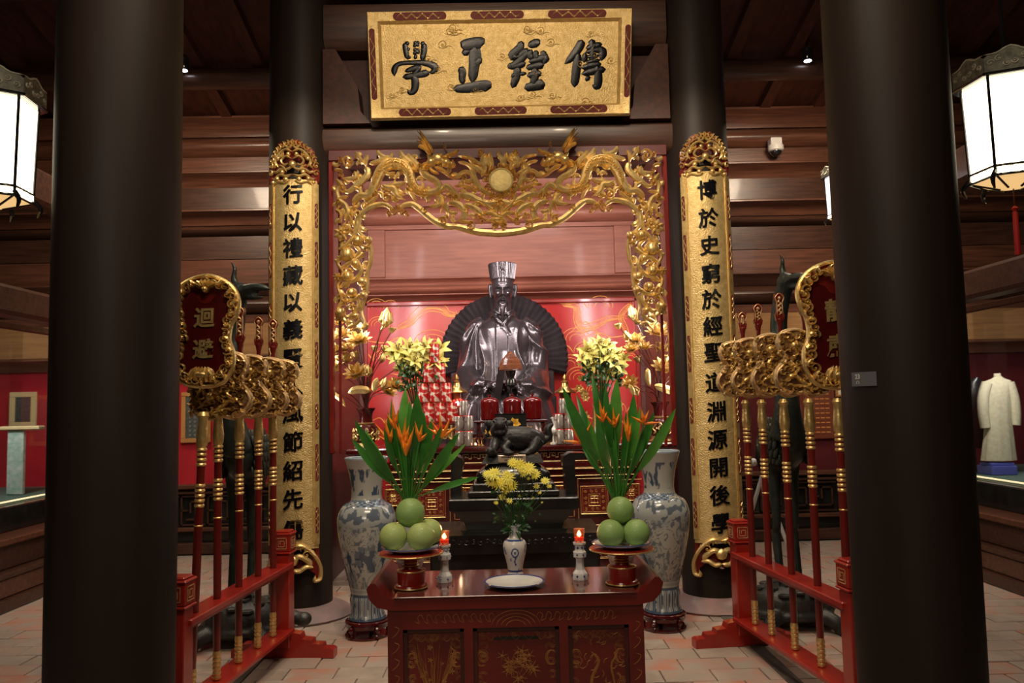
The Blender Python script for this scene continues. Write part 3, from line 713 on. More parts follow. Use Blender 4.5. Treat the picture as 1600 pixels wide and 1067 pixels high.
for side in (1, -1):
    fn = cfn(side)
    r = MB()
    for s in RIM: r.rib([(a, b) for a, b, _ in s], [w*1.3 for *_, w in s], .032, fn, n=5, t0=.02, t1=.03)
    obj('arch_rim', r, GOLD, t)
    d = MB()
    for pts, w, h in DRAGON: d.rib(pts, w, h*KH*1.2, fn, n=6, t0=.06, t1=.04, base=.01)
    # scales along the arch of the body
    body = cr([(470, 560), (500, 480), (560, 395), (640, 365), (720, 385), (770, 450), (800, 540), (850, 605), (930, 620)], 5)
    for i in range(0, len(body), 1):
        x, y = body[i]
        for o in (-22, 0, 22): d.dome(x+random.uniform(-4, 4), y+o, 13, .060 if o else .072, fn, .006, seg=6)
    dr = obj('dragon', d, GOLD, t)
    # head: skull, snout, jaws, horn fan, whiskers
    hd = MB()
    hd.dome(1020, 330, 66, .050, fn, .03, rv=50); hd.dome(1090, 365, 44, .060, fn, .02, rv=40); hd.dome(1140, 385, 34, .075, fn, .025, rv=28); hd.dome(960, 360, 44, .06, fn, .02)
    hd.rib([(1060, 330), (1130, 300), (1160, 290), (1200, 260)], [16, 18, 16, 8], .06, fn, n=4, base=.03)
    hd.rib([(990, 400), (1060, 430), (1120, 480), (1170, 500)], [20, 18, 12, 5], .05, fn, n=4, base=.02)
    hd.rib([(940, 400), (980, 440), (1030, 460)], [14, 16, 6], .05, fn, n=3, base=.02)
    hd.dome(1052, 312, 15, .085, fn, .02); hd.dome(1150, 370, 10, .10, fn, .03)
    hd.rib([(1070, 260), (1085, 220), (1065, 200)], [8, 8, 4], .05, fn, n=3, base=.03)
    for k, (x, y) in enumerate(((840, 95), (835, 135), (838, 180), (850, 235))):
        hd.rib([(960, 300), (930-k*6, 250), (900-k*10, (230+y)/2), (x, y)], [18, 15, 12, 3], .05+.008*k, fn, n=4, t1=.4, base=.03)
    hd.rib([(985, 290), (950, 230), (900, 150), (860, 95)], [16, 16, 12, 3], .06, fn, n=4, base=.04)
    for k in range(4): hd.rib([(930+12*k, 370), (890+10*k, 390+12*k), (850+10*k, 370+22*k)], [8, 8, 3], .05, fn, n=3, base=.02)
    obj('dragon_head', hd, GOLD, dr)
    c_ = MB()
    LM = [(p_, w_*1.65) for p_, w_ in LIMB]
    for pts, w in LM: c_.rib(pts, [w*.7]+[w]*(len(pts)-2)+[w*.45], .034, fn, n=4, t0=.1, t1=.2, base=random.uniform(0, .012))
    for x, y, rr_ in SCR: c_.scroll(x, y, rr_, fn, .036, 1.35, random.uniform(0, 6), random.choice((-1, 1)), base=.012)
    for k in range(0):
        x = random.uniform(130, 1560); ylo = 620 if x > 400 else 900; ytop = 300+random.uniform(0, 60)
        y = random.uniform(540, 700 if x < 800 else 850) if random.random() < .6 else random.uniform(300, 540)
        if 960 < y: continue
        c_.rib([(x-26, y+8), (x-6, y-10), (x+18, y-4), (x+32, y+14)], [5, 9, 9, 3], .022, fn, n=3, base=.002)
    obj('cloud_carving', c_, GOLD, t, kind='stuff')
    # openwork ground of small curled clouds between the large forms
    def ybot(x): return 930 if x < 300 else float(np.interp(x, [300, 340, 440, 540, 660, 790, 920, 1000, 1160, 1600], [930, 800, 700, 680, 690, 685, 775, 835, 885, 925]))
    rr = random.Random(17); got = []; fl = MB()
    for k in range(6000):
        x, y = rr.uniform(130, 1585), rr.uniform(285, 930)
        if y > ybot(x)-14 or (1430 < x and y < 640) or any((x-a)**2+(y-b)**2 < 58**2 for a, b in got): continue
        if y < 330 and rr.random() < .5: continue
        if rr.random() < .42: got.append((x, y)); continue
        got.append((x, y)); a = rr.uniform(0, 6.28); c, s_ = math.cos(a), math.sin(a); T = lambda p, q: (x+p*c-q*s_, y+p*s_+q*c)
        fl.rib([T(-34, 6), T(-14, -8), T(8, -6), T(22, 8), T(14, 20), T(2, 14)], [7, 16, 20, 17, 12, 6], .024, fn, n=3, base=-.012)
    obj('cloud_ground', fl, GOLD, t, kind='stuff')
    # side column of vines, blossoms and peaches
    def sfn(x, y, h, side=side):
        p = P(500+x/4.64, 330+y/4.64, AY); return (p.x if side > 0 else -p.x, p.y-h, p.z)
    v = MB()
    v.rib([(300, 40), (282, 90), (285, 150), (320, 190), (362, 240), (372, 300), (365, 380), (345, 440), (345, 520), (335, 600), (312, 680), (305, 740), (322, 800), (318, 850)], [16, 16, 15, 14, 14, 16, 16, 14, 14, 13, 13, 12, 11, 6], .028, sfn, n=4, t0=.03, t1=.06)
    for pts, w in (([(130, 280), (190, 250), (240, 190), (270, 120)], 12), ([(150, 420), (210, 380), (280, 340), (330, 300)], 12), ([(140, 560), (190, 520), (250, 500), (300, 440), (290, 380)], 12),
                   ([(140, 700), (180, 650), (250, 640), (300, 600)], 12), ([(190, 80), (160, 140), (130, 160)], 10), ([(160, 300), (130, 380), (170, 450), (130, 540), (160, 640), (130, 720), (170, 800)], 9),
                   ([(240, 240), (290, 290), (260, 340), (300, 400)], 12), ([(230, 740), (280, 700), (290, 640)], 14), ([(200, 850), (260, 820), (300, 780)], 10), ([(120, 330), (170, 340), (220, 330)], 8),
                   ([(200, 20), (230, 70), (200, 130), (240, 180)], 9), ([(250, 440), (220, 420), (200, 440)], 8), ([(240, 870), (270, 850), (290, 860), (270, 890)], 9), ([(120, 620), (170, 600), (200, 640)], 8)):
        v.rib(pts, w*1.35, .028, sfn, n=4, base=.006)
    rr = random.Random(5); got = []
    for k in range(3000):
        x, y = rr.uniform(115, 335), rr.uniform(0, 860)
        if any((x-a)**2+(y-b)**2 < 52**2 for a, b in got): continue
        got.append((x, y))
        if rr.random() < .4: continue
        a = rr.uniform(0, 6.28); c, s_ = math.cos(a), math.sin(a); T = lambda p, q: (x+p*c-q*s_, y+p*s_+q*c)
        v.rib([T(-30, 6), T(-12, -8), T(8, -6), T(20, 8), T(12, 18)], [6, 15, 19, 15, 7], .024, sfn, n=3, base=-.010)
    vo = obj('vine_carving', v, GOLD, t, kind='stuff')
    for x, y, rr_ in ((200, 315, 48), (275, 215, 36), (352, 210, 26), (205, 475, 38), (308, 512, 32), (232, 592, 34), (262, 385, 30), (150, 735, 34), (262, 760, 24), (320, 610, 26)):
        rr_ *= 1.22; q = MB(); q.dome(x, y, rr_, .055, sfn, .008, rv=rr_*.9, seg=12)
        for a in (0, 1, 2): q.rib([(x-rr_*.6+a*rr_*.6, y+rr_*.7), (x-rr_*.2+a*rr_*.3, y), (x-rr_*.5+a*rr_*.5, y-rr_*.7)], rr_*.12, .064, sfn, n=3, base=.004)
        obj('peach', q, GOLD, vo)
    for x, y, rr_, n_ in ((160, 165, 60, 7), (205, 140, 44, 6), (340, 270, 30, 5), (185, 660, 30, 5), (130, 480, 34, 6), (240, 690, 30, 5), (310, 520, 24, 5)):
        obj('blossom', MB().petals(x, y, rr_, n_, .035, sfn, base=.02), GOLD, vo)
# sun disc, ring of scrolls, flames
fn = cfn(1); m = MB()
cx_, cy_ = 1562, 520
def ring(x, y, r): return
dx = MB(); X0 = P(783, 284, AY)
sf = lambda u, v, h: (X0.x+u, X0.y-h, X0.z+v)
dx.dome(0, 0, .098, .012, sf, .05, seg=32); dx.prism([(.098*math.cos(2*PI*k/32), .098*math.sin(2*PI*k/32)) for k in range(32)], 0, .05, sf)
dx.rib([(.088*math.cos(2*PI*k/24), .088*math.sin(2*PI*k/24)) for k in range(25)], .008, .012, sf, n=1, t0=0, t1=0, base=.05)
so = obj('sun_disc', dx, mat('matt_gold', (.62, .50, .22), (.5, .38, .14), .6, .5, scale=30, bump=.4, bscale=60), t)
g = MB()
for k in range(13):
    a = -PI/2+2*PI*(k+.5)/13; g.scroll(.115*math.cos(a), .115*math.sin(a), .026, sf, .03, 1.2, a, 1, base=.03)
obj('scroll_ring', g, GOLD, so)
g = MB()
for k, (x, z) in enumerate(((0, .27), (-.13, .26), (.13, .26), (-.20, .16), (.20, .16))):
    g.rib([(x*.55, .10 if abs(x) < .15 else .05), (x*.95+.02, z*.6), (x-.015, z*.8), (x, z)], [.016, .024, .016, .003], .03, sf, n=4, base=.01)
obj('flame', g, GOLD, so)
for s in (-1, 1): pass
g = MB()
for x, z, r in ((0, -.135, .035), (-.08, -.15, .03), (.08, -.15, .03), (-.05, -.23, .03), (.05, -.23, .03), (0, -.19, .028), (-.13, -.26, .03), (.13, -.26, .03), (-.02, -.29, .026), (.2, -.28, .026), (-.2, -.28, .026)): g.scroll(x, z, r, sf, .03, 1.3, x*9, 1, base=.01)
for s in (-1, 1):
    g.rib([(s*.02, -.16), (s*.10, -.19), (s*.17, -.17), (s*.25, -.22)], .014, .03, sf, n=3); g.rib([(s*.02, -.25), (s*.09, -.31), (s*.17, -.28)], .013, .03, sf, n=3)
obj('cloud_carving', g, GOLD, t, kind='stuff')
# glossy red frame behind the carving
m = MB(); z1, z0 = P(786, 229, AY).z, P(786, 700, AY).z
zt_ = P(786, 243, AY).z
obj('top_board', MB().box((0, AY+.06, (z1+zt_)/2), (2.70, .05, z1-zt_+.02), bev=.008), RFRAME, t, smooth=False)
for s in (-1, 1):
    obj('side_post', MB().box((s*1.335, AY+.08, (z1+1.25)/2), (.035, .06, z1-1.25), bev=.008), LACQ, t, smooth=False)
    obj('inner_post', MB().box((s*1.27, AY+.085, (z1+1.25)/2), (.02, .03, z1-1.25), bev=.004), LACQ, t, smooth=False)

# ================================================================ red lacquer panel with gold dragons and clouds
zt_, zb_ = zz(467), .9
t = thing('lacquer_panel', 'glossy red lacquer panel painted with gold dragons and clouds behind the statue', 'panel', (0, 9.15, .9))
obj('board', MB().box((0, 9.28, (zt_+zb_)/2), (3.16, .04, zt_-zb_)), PANEL, t, smooth=False)
fr = MB()
for (x, z, w, h) in ((0, zt_-.03, 3.16, .05), (-1.56, (zt_+zb_)/2, .05, zt_-zb_), (1.56, (zt_+zb_)/2, .05, zt_-zb_), (0, zz(700), 3.16, .04)): fr.box((x, 9.245, z), (w, .05, h), bev=.01)
obj('frame', fr, LACQ_B, t, smooth=False)
def pn(x, y, h): p = P(x, y, 9.258); return (p.x, p.y-h, p.z)
g = MB(); LW = .55
def cloudline(x, y, s, d=1):
    for k in range(3):
        r = (14-k*4)*s; g.rib([(x+d*r*math.cos(a), y-r*math.sin(a)*.8) for a in np.linspace(-.4, 3.4, 10)], LW, .001, pn, n=2, t0=.02, t1=.02)
    g.rib([(x-d*14*s, y+4), (x-d*22*s, y-6*s), (x-d*34*s, y-2*s), (x-d*50*s, y-4*s)], LW*1.6, .001, pn, n=4)
def drag(pts, w):
    q = cr(pts, 8)
    for i, (x, y) in enumerate(q[:-1]):
        if i % 1 == 0: g.rib([(x-w*.7, y-w*.2), (x, y+w*.5), (x+w*.7, y-w*.2)], LW, .001, pn, n=2, t0=.01, t1=.01)
    for s in (-1, 1):
        e = []
        for i in range(len(q)):
            a, b = q[max(i-1, 0)], q[min(i+1, len(q)-1)]; L = math.hypot(b[0]-a[0], b[1]-a[1]) or 1; k = w*math.sin(PI*(.12+.8*i/len(q)))
            e.append((q[i][0]-(b[1]-a[1])/L*k*s, q[i][1]+(b[0]-a[0])/L*k*s))
        g.rib(e, LW*1.2, .001, pn, n=1, t0=.01, t1=.01)
    x, y = q[-1]
    for a in np.linspace(0, 2*PI, 9)[:-1]: g.rib([(x+3*math.cos(a), y+3*math.sin(a)), (x+9*math.cos(a+.4), y+7*math.sin(a+.4))], LW, .001, pn, n=2)
drag([(622, 512), (640, 504), (650, 492), (668, 480), (690, 482), (700, 490), (716, 492)], 7)
drag([(882, 476), (900, 480), (902, 500), (910, 512), (930, 508), (950, 498), (972, 496)], 6)
drag([(985, 540), (978, 515), (970, 495), (980, 480), (988, 476)], 4)
for x, y, s, d in ((676, 540, 2.2, 1), (588, 480, 1.2, -1), (592, 508, 1.2, 1), (610, 478, .8, -1), (900, 530, 1.6, -1), (915, 548, 1.3, 1), (938, 478, 1.4, 1), (690, 590, 1.6, 1), (905, 590, 1.5, -1), (650, 600, 1.3, 1), (890, 570, 1.4, 1), (985, 560, 1, 1), (600, 560, 1.2, 1), (595, 610, 1.1, -1), (620, 660, 1.2, 1), (960, 640, 1.3, -1), (990, 660, 1, 1), (985, 690, 1.1, 1), (930, 610, 1, 1), (890, 660, 1.3, -1), (680, 640, 1.2, -1)): cloudline(x, y, s, d)
for k in range(6): g.rib([(890+k*6, 520+k*3), (915+k*6, 502+k*6), (930+k*5, 518+k*6)], LW, .001, pn, n=3)
obj('gold_drawing', g, GOLD_LINE, t, kind='stuff')
# vertical fluorescent tubes behind the pillars that mirror in the lacquer
for s in (-1, 1):
    tt = thing('tube_light', 'vertical fluorescent tube hidden behind the %s inner pillar lighting the niche' % ('left' if s < 0 else 'right'), 'lamp', (s*1.53, 6.86, 1.3))
    obj('tube', MB().tube([(s*1.53, 6.90, 1.5), (s*1.53, 6.90, 4.0)], .016, 10), TUBE, tt)
    obj('holder', MB().box((s*1.56, 6.84, 2.75), (.05, .04, 2.6), bev=.006), WHITE, tt, smooth=False)
# ================================================================ bronze statue of a seated official
SY = 8.72
def sp(x, y, dy=0): return P(x, y, SY)+V((0, dy, 0))
U = SY/1260          # metres per photo pixel there
t = thing('bronze_statue', 'large dark bronze statue of a bearded seated man in a tall hat and robe', 'statue', (0, SY, 1.2))
m = MB()
CXP = 785.5
# torso from stacked ellipses: (photo y, half width px, half depth m, forward shift m)
def ell(m, rows, cx=CXP, seg=40, fold=0, nf=9):
    vs = []; fs = []
    for j, row in enumerate(rows):
        y, hw, hd, fw = row[:4]; c = P(cx+(row[4] if len(row) > 4 else 0), y, SY)
        for k in range(seg):
            a = 2*PI*k/seg; r = 1+fold*math.sin(a*nf+j*.5)*min(1, j/3)
            ca, sa = math.cos(a), math.sin(a); n_ = 2.4; sgn = lambda q: -1 if q < 0 else 1
            X = sgn(ca)*abs(ca)**(2/n_)*hw*U*r; Y = sgn(sa)*abs(sa)**(2/n_)*hd*r
            vs.append((c.x+X, c.y-fw+Y, c.z))
    n = len(rows)
    for j in range(n-1):
        for k in range(seg): fs.append((j*seg+k, j*seg+(k+1) % seg, (j+1)*seg+(k+1) % seg, (j+1)*seg+k))
    fs.append(tuple(range(seg-1, -1, -1))); fs.append(tuple(range((n-1)*seg, n*seg)))
    return m.add(vs, fs)
ell(m, [(487, 15, .10, 0), (493, 19, .12, 0), (499, 27, .15, 0), (505, 38, .17, .0), (514, 44, .20, .01), (530, 44, .23, .03), (550, 42, .26, .06), (575, 40, .28, .09), (600, 41, .29, .10), (618, 48, .34, .12), (640, 52, .36, .12), (700, 56, .36, .12)])
# lap and knees spread under the robe
ell(m, [(604, 40, .30, .30), (616, 60, .40, .32), (630, 72, .46, .34), (650, 78, .50, .36), (675, 82, .52, .38), (705, 84, .54, .38)], fold=.03, nf=13)
# upper arms, forearms and wide sleeves
for s in (-1, 1):
    def q(x, y, f): p = P(CXP+s*x, y, SY); return (p.x, p.y-f, p.z)
    m.tube([q(28, 506, 0), q(41, 517, .02), (q(49, 545, .05)), q(53, 575, .10), q(54, 596, .20)], [.10, .12, .115, .125, .13], 20, n=5)
    m.tube([q(54, 590, .16), q(48, 606, .38), q(34, 613, .56), q(18, 608, .68)], [.13, .14, .125, .09], 20, n=5)
    m.tube([q(52, 592, .24), q(48, 620, .42), q(40, 650, .54), q(36, 685, .58)], [.12, .16, .15, .13], 20, n=5, flat=1.4)
    m.ball(q(10, 605, .72), (.075, .07, .06), 14, 10)
    for k in range(4): m.tube([q(12-3*k, 602, .74), q(8-3*k, 599, .78), q(5-3*k, 603, .80)], [.018, .018, .013], 8, n=2)
    # cuff edges
    m.tube([q(64, 580, .20), q(60, 590, .34), q(50, 596, .46), q(40, 596, .50)], [.02, .026, .026, .016], 10, n=4)
    m.tube([q(66, 596, .30), q(58, 606, .52), q(40, 616, .68)], [.02, .028, .02], 10, n=4)
# robe hanging between the knees
for k in range(-3, 4):
    p = [P(CXP+k*6, 622, SY)+V((0, -.62, 0)), P(CXP+k*9, 655, SY)+V((0, -.86, 0)), P(CXP+k*11, 700, SY)+V((0, -.90, 0))]; m.tube(p, [.03, .035, .03], 8, n=4)
# crossed collar and belt
def q0(x, y, f): p = P(CXP+x, y, SY); return (p.x, p.y-f, p.z)
m.tube([q0(-17, 489, .05), q0(-10, 500, .16), q0(2, 512, .20), q0(10, 524, .235)], [.03, .028, .024, .016], 10, n=5)
m.tube([q0(17, 489, .05), q0(10, 499, .16), q0(2, 508, .20), q0(-2, 512, .21)], [.03, .028, .024, .018], 10, n=5)
m.tube([q0(-19, 490, 0), q0(-14, 487, .12), q0(0, 494, .16), q0(14, 487, .12), q0(19, 490, 0)], .016, 10, n=5)
m.tube([q0(-44, 586, .18), q0(-34, 602, .36), q0(-16, 611, .44), q0(0, 613, .46), q0(16, 611, .44), q0(34, 602, .36), q0(44, 586, .18)], .034, 10, n=5)
# neck, head, ears
m.tube([q0(0, 496, .02), q0(0, 480, .03), q0(0, 470, .05)], [.105, .095, .09], 20, n=3)
hz = lambda y: P(CXP, y, SY).z
hc = V(q0(0, 456, .06))
hv = []; hf = []; SEG, RN = 64, 60; ztop, zbot = hz(436), hz(479.5)
def g1(x, c, w): return math.exp(-((x-c)/w)**2)
for j in range(RN+1):
    v_ = j/RN; z = zbot+(ztop-zbot)*v_
    # half width of the head along its height: chin to brow
    hw = np.interp(v_, [0, .05, .15, .3, .5, .7, .85, 1], [.030, .055, .080, .100, .115, .120, .119, .116])
    hd = np.interp(v_, [0, .1, .3, .5, .7, 1], [.055, .10, .125, .135, .14, .135])
    for k in range(SEG):
        a = 2*PI*k/SEG; ca, sa = math.cos(a), math.sin(a); x = hw*ca; y = hd*sa
        if sa < 0:    # face
            f_ = -sa; u = ca*hw; d = 0
            d += .052*g1(u, 0, .015+.014*g1(v_, .36, .10))*np.interp(v_, [.29, .33, .37, .5, .62, .7], [0, .75, 1, .62, .22, 0])   # nose
            d += .018*g1(abs(u), .026, .012)*g1(v_, .345, .035)                       # nostrils
            d += .016*g1(v_, .635, .035)*g1(abs(u), .050, .034)                       # brow ridge
            d -= .024*g1(v_, .545, .045)*g1(abs(u), .048, .026)                       # eye sockets
            d += .017*g1(v_, .535, .026)*g1(abs(u), .048, .020)                       # lids
            d -= .010*g1(v_, .532, .007)*g1(abs(u), .048, .020)
            d += .015*g1(v_, .41, .07)*g1(abs(u), .070, .024)                         # cheekbones
            d -= .016*g1(v_, .24, .07)*g1(abs(u), .066, .020)                         # hollow cheeks
            d += .020*g1(v_, .235, .022)*g1(u, 0, .030) + .018*g1(v_, .175, .022)*g1(u, 0, .026)   # lips
            d -= .012*g1(v_, .205, .008)*g1(u, 0, .034)
            d += .020*g1(v_, .08, .06)*g1(u, 0, .035)                                 # chin
            d -= .008*g1(v_, .80, .01)*g1(u, 0, .08) + .006*g1(v_, .74, .01)*g1(u, 0, .07)
            y -= d*min(1, f_*1.6)
        hv.append((hc.x+x, hc.y+y, z))
for j in range(RN):
    for k in range(SEG): hf.append((j*SEG+k, j*SEG+(k+1) % SEG, (j+1)*SEG+(k+1) % SEG, (j+1)*SEG+k))
hf.append(tuple(range(SEG-1, -1, -1))); hf.append(tuple(range(RN*SEG, (RN+1)*SEG)))
body = fuse(m, .0105, BRONZE, 'body', 5, V((0, SY, 1.2)))
# cloth folds pressed into the robe: creases fan out from the shoulders, the belt and the hands
n_ = len(body.vertices); co = np.empty(n_*3, 'f'); body.vertices.foreach_get('co', co); co = co.reshape(-1, 3); no = np.empty(n_*3, 'f'); body.vertices.foreach_get('normal', no); no = no.reshape(-1, 3)
zc_ = lambda y: hz(y)-1.2
d_ = np.zeros(n_, 'f')
for s in (-1, 1):
    cx0, cz0 = s*31*U, zc_(494); dx, dz = (co[:, 0]-cx0)*s, co[:, 2]-cz0; ph = np.arctan2(dx, -dz); R_d = np.hypot(dx, dz)
    side = (co[:, 0]*s > 15*U*.6) & (co[:, 2] > zc_(606))
    w_ = ph*7.5+1.2*np.sin(R_d*5+s)+.8*np.sin(ph*4+2*s); f_ = (1-np.abs(np.sin(w_)))**1.3
    d_ += np.where(side, .046*f_*np.clip((R_d-.08)/.25, 0, 1)*np.clip(co[:, 0]*s/(16*U)-1.0, 0, 1)-.008, 0)
    low = (co[:, 0]*s >= 0) & (co[:, 2] <= zc_(606))
    cx0, cz0 = s*8*U, zc_(585); dx, dz = (co[:, 0]-cx0)*s, co[:, 2]-cz0; ph = np.arctan2(dx, -dz); R_d = np.hypot(dx, dz)
    w_ = ph*7+1.2*np.sin(R_d*6+2*s); f_ = (1-np.abs(np.sin(w_)))**1.4
    d_ += np.where(low, .046*f_*np.clip((R_d-.05)/.2, 0, 1)-.008, 0)
d_ *= np.clip(-no[:, 1]*1.5+.6, 0, 1); d_ *= (co[:, 2] < zc_(497))
co = co+no*d_[:, None]; body.vertices.foreach_set('co', co.ravel()); body.update()
obj('body', body, BRONZE, t, ang=0)
h_ = MB().add(hv, hf)
for s in (-1, 1):
    h_.tube([q0(s*17.6, 446, .03), q0(s*19.8, 448, .04), q0(s*19.8, 456, .04), q0(s*18.2, 464, .04), q0(s*17.4, 468, .04)], [.014, .022, .020, .020, .012], 10, n=4)
head = fuse(h_, .0042, BRONZE, 'head', 1, V((0, SY, 1.2)))
obj('head', head, BRONZE, t, ang=0)
b_ = MB(); rr = random.Random(5)
for k in range(46):
    x = rr.uniform(-1, 1); y0 = 474+3*(1-abs(x))+rr.uniform(-1, 2); L = 30*(1-abs(x)**1.2*.72)*rr.uniform(.75, 1.1)
    xs = x*6.5; f = .222-.05*x*x
    b_.tube([q0(xs, y0, f-.02), q0(xs*.85, y0+L*.3, f+.004), q0(xs*.45+math.sin(k)*.6, y0+L*.7, f+.0), q0(xs*.12+math.sin(k*2), y0+L, f-.01)], [.010, .013, .009, .003], 6, n=3)
for s in (-1, 1):
    for k in range(6): b_.tube([q0(s*1.5, 468.8+k*.3, .235), q0(s*(5+k*.3), 470.5+k*.4, .215), q0(s*(7.5+k*.3), 475+k*.7, .19), q0(s*(7+k*.2), 482+k*.8, .18)], [.006, .007, .006, .003], 6, n=3)
obj('beard', b_, BRONZE, t)
# hat
hb, ht = hz(441), hz(414)
H = MB(); r0, r1 = .126, .150; c0 = (hc.x, hc.y, 0)
H.lathe([(r0-.004, hb-.01), (r0+.004, hb), (r0+.006, hb+.012), (r0+.002, hb+.02), (r0+.010, hb+.07), (r1, ht-.01), (r1, ht), (r1-.012, ht+.004), (r1-.03, ht-.02), (.0, ht-.03)], c0, 56)
ho = obj('hat', H, BRONZE, t)
R_ = MB()
for k in range(44):
    a = 2*PI*k/44; R_.tube([(c0[0]+(r0+.004)*math.cos(a), c0[1]+(r0+.004)*math.sin(a), hb+.022), (c0[0]+(r1+.001)*math.cos(a), c0[1]+(r1+.001)*math.sin(a), ht-.008)], .004, 5)
R_.tube([(c0[0]+(r0+.008)*math.cos(a), c0[1]+(r0+.008)*math.sin(a), hb+.016) for a in np.linspace(0, 2*PI, 41)], .006, 6)
obj('hat_ribs', R_, BRONZE, ho)
J = MB(); J.ball((c0[0], c0[1]-r1+.004, (hb+ht)/2+.03), (.02, .012, .026)); J.tube([(c0[0]+.032*math.cos(a), c0[1]-r1+.002, (hb+ht)/2+.03+.045*math.sin(a)*(1.3 if math.sin(a) > 0 else 1)) for a in np.linspace(0, 2*PI, 17)], .005, 6)
obj('hat_jewel', J, BRONZE, ho)
# tablet held slanting in the hands
T = MB(); a_, b2 = V(q0(-8, 624, .80)), V(q0(-1, 578, .86)); w = V((.035, 0, .012))
T.add([a_-w, a_+w, b2+w*1.15, b2-w*1.15, a_-w+V((0, .02, 0)), a_+w+V((0, .02, 0)), b2+w*1.15+V((0, .02, 0)), b2-w*1.15+V((0, .02, 0))], [(0, 1, 2, 3), (7, 6, 5, 4), (0, 4, 5, 1), (1, 5, 6, 2), (2, 6, 7, 3), (3, 7, 4, 0)])
obj('tablet', T, BRONZE_D, t, smooth=False)
# pleated fan back
F0 = P(787.5, 560, 9.1); RF = 101*9.1/1260; N = 76; vs = []; fs = []
a0_, a1_ = math.radians(-16), math.radians(196)
for i in range(N+1):
    a = a0_+(a1_-a0_)*i/N; zg = .022 if i % 2 else -.012
    for r, k in ((.28, .2), (.55, .7), (.8, 1), (.97, 1.2), (1.0 if i % 2 else .985, .8)):
        tw = a+.10*(r-.28)*(-1 if a > PI/2 else 1)*0
        vs.append((F0.x+RF*r*math.cos(tw), F0.y-zg*k-.06*(1-r), F0.z+RF*r*1.02*math.sin(tw)))
for i in range(N):
    for k in range(4): fs.append((i*5+k, i*5+k+1, (i+1)*5+k+1, (i+1)*5+k))
nv = len(vs); vs += [(x, y+.05, z) for x, y, z in vs]; fs += [tuple(nv+i for i in reversed(f_)) for f_ in fs]
for i in range(N): fs.append((i*5+4, nv+i*5+4, nv+(i+1)*5+4, (i+1)*5+4))
obj('pleated_fan', MB().add(vs, fs), BRONZE_D, t, smooth=False)
C_ = MB()
for s in (-1, 1): C_.box((s*.53+.0, 9.1, 1.37), (.10, .10, 1.22), bev=.015)
C_.box((0, 9.1, 1.45), (1.2, .12, .5), bev=.02)
obj('chair_back', C_, BRONZE, t, smooth=False)
obj('seat', MB().box((0, 8.66, 1.27), (1.40, .86, .14), bev=.02), BRONZE_D, t, smooth=False)
obj('plinth', MB().box((0, 8.60, .6), (1.5, .95, 1.2), bev=.02), LACQ_D, t, smooth=False)
# ================================================================ front altar table
FZ = .85; FY0, FY1 = 3.24, 3.74
AX = P(805, 922, 3.24).x
t = thing('front_altar', 'dark red lacquered altar table with painted panels and upturned ends in front', 'table', (AX, 3.5, 0))
hw = .535
def tp(h): return [(-hw-.035, h+.060), (-hw-.050, h+.04), (-hw-.040, h+.0), (-hw-.01, h-.032), (-hw+.05, h-.045), (hw-.05, h-.045), (hw+.01, h-.032), (hw+.04, h), (hw+.05, h+.04), (hw+.035, h+.060), (hw+.018, h+.062), (hw-.005, h+.038), (hw-.03, h+.010), (hw-.055, h), (-hw+.055, h), (-hw+.03, h+.010), (-hw+.005, h+.038), (-hw-.018, h+.062)]
obj('table_top', MB().prism(tp(FZ), FY0, FY1, lambda u, v, h: (AX+u, h, v)), LACQ, t, ang=50)
obj('glass_sheet', MB().box((AX, (FY0+FY1)/2-.006, FZ+.004), (2*hw-.115, FY1-FY0+.004, .007), bev=.002), GLASS_T, t, smooth=False)
bw = .505
carc = MB(); carc.box((AX, 3.50, FZ-.06), (2*bw, .44, .04)); carc.box((AX, 3.70, .40), (2*bw, .03, .76))
for s in (-1, 1): carc.box((AX+s*(bw-.012), 3.5, .40), (.024, .43, .78))
obj('carcass', carc, LACQ, t, smooth=False)
yf = 3.285
def ff(u, v, h): return (AX+u, yf-h, v)
def bx(m, u0, u1, v0, v1, h0, h1): return m.prism([(u0, v0), (u1, v0), (u1, v1), (u0, v1)], h0, h1, ff)
frm = MB(); top = FZ-.045
bx(frm, -bw, bw, top-.078, top, 0, .03)
for (a, b) in ((-bw, -bw+.06), (-.205, -.17), (.17, .205), (bw-.06, bw)): bx(frm, a, b, .0, top-.078, 0, .03)
obj('face_frame', frm, LACQ, t, smooth=False)
cols = [(-bw+.06, -.205), (-.17, .17), (.205, bw-.06)]
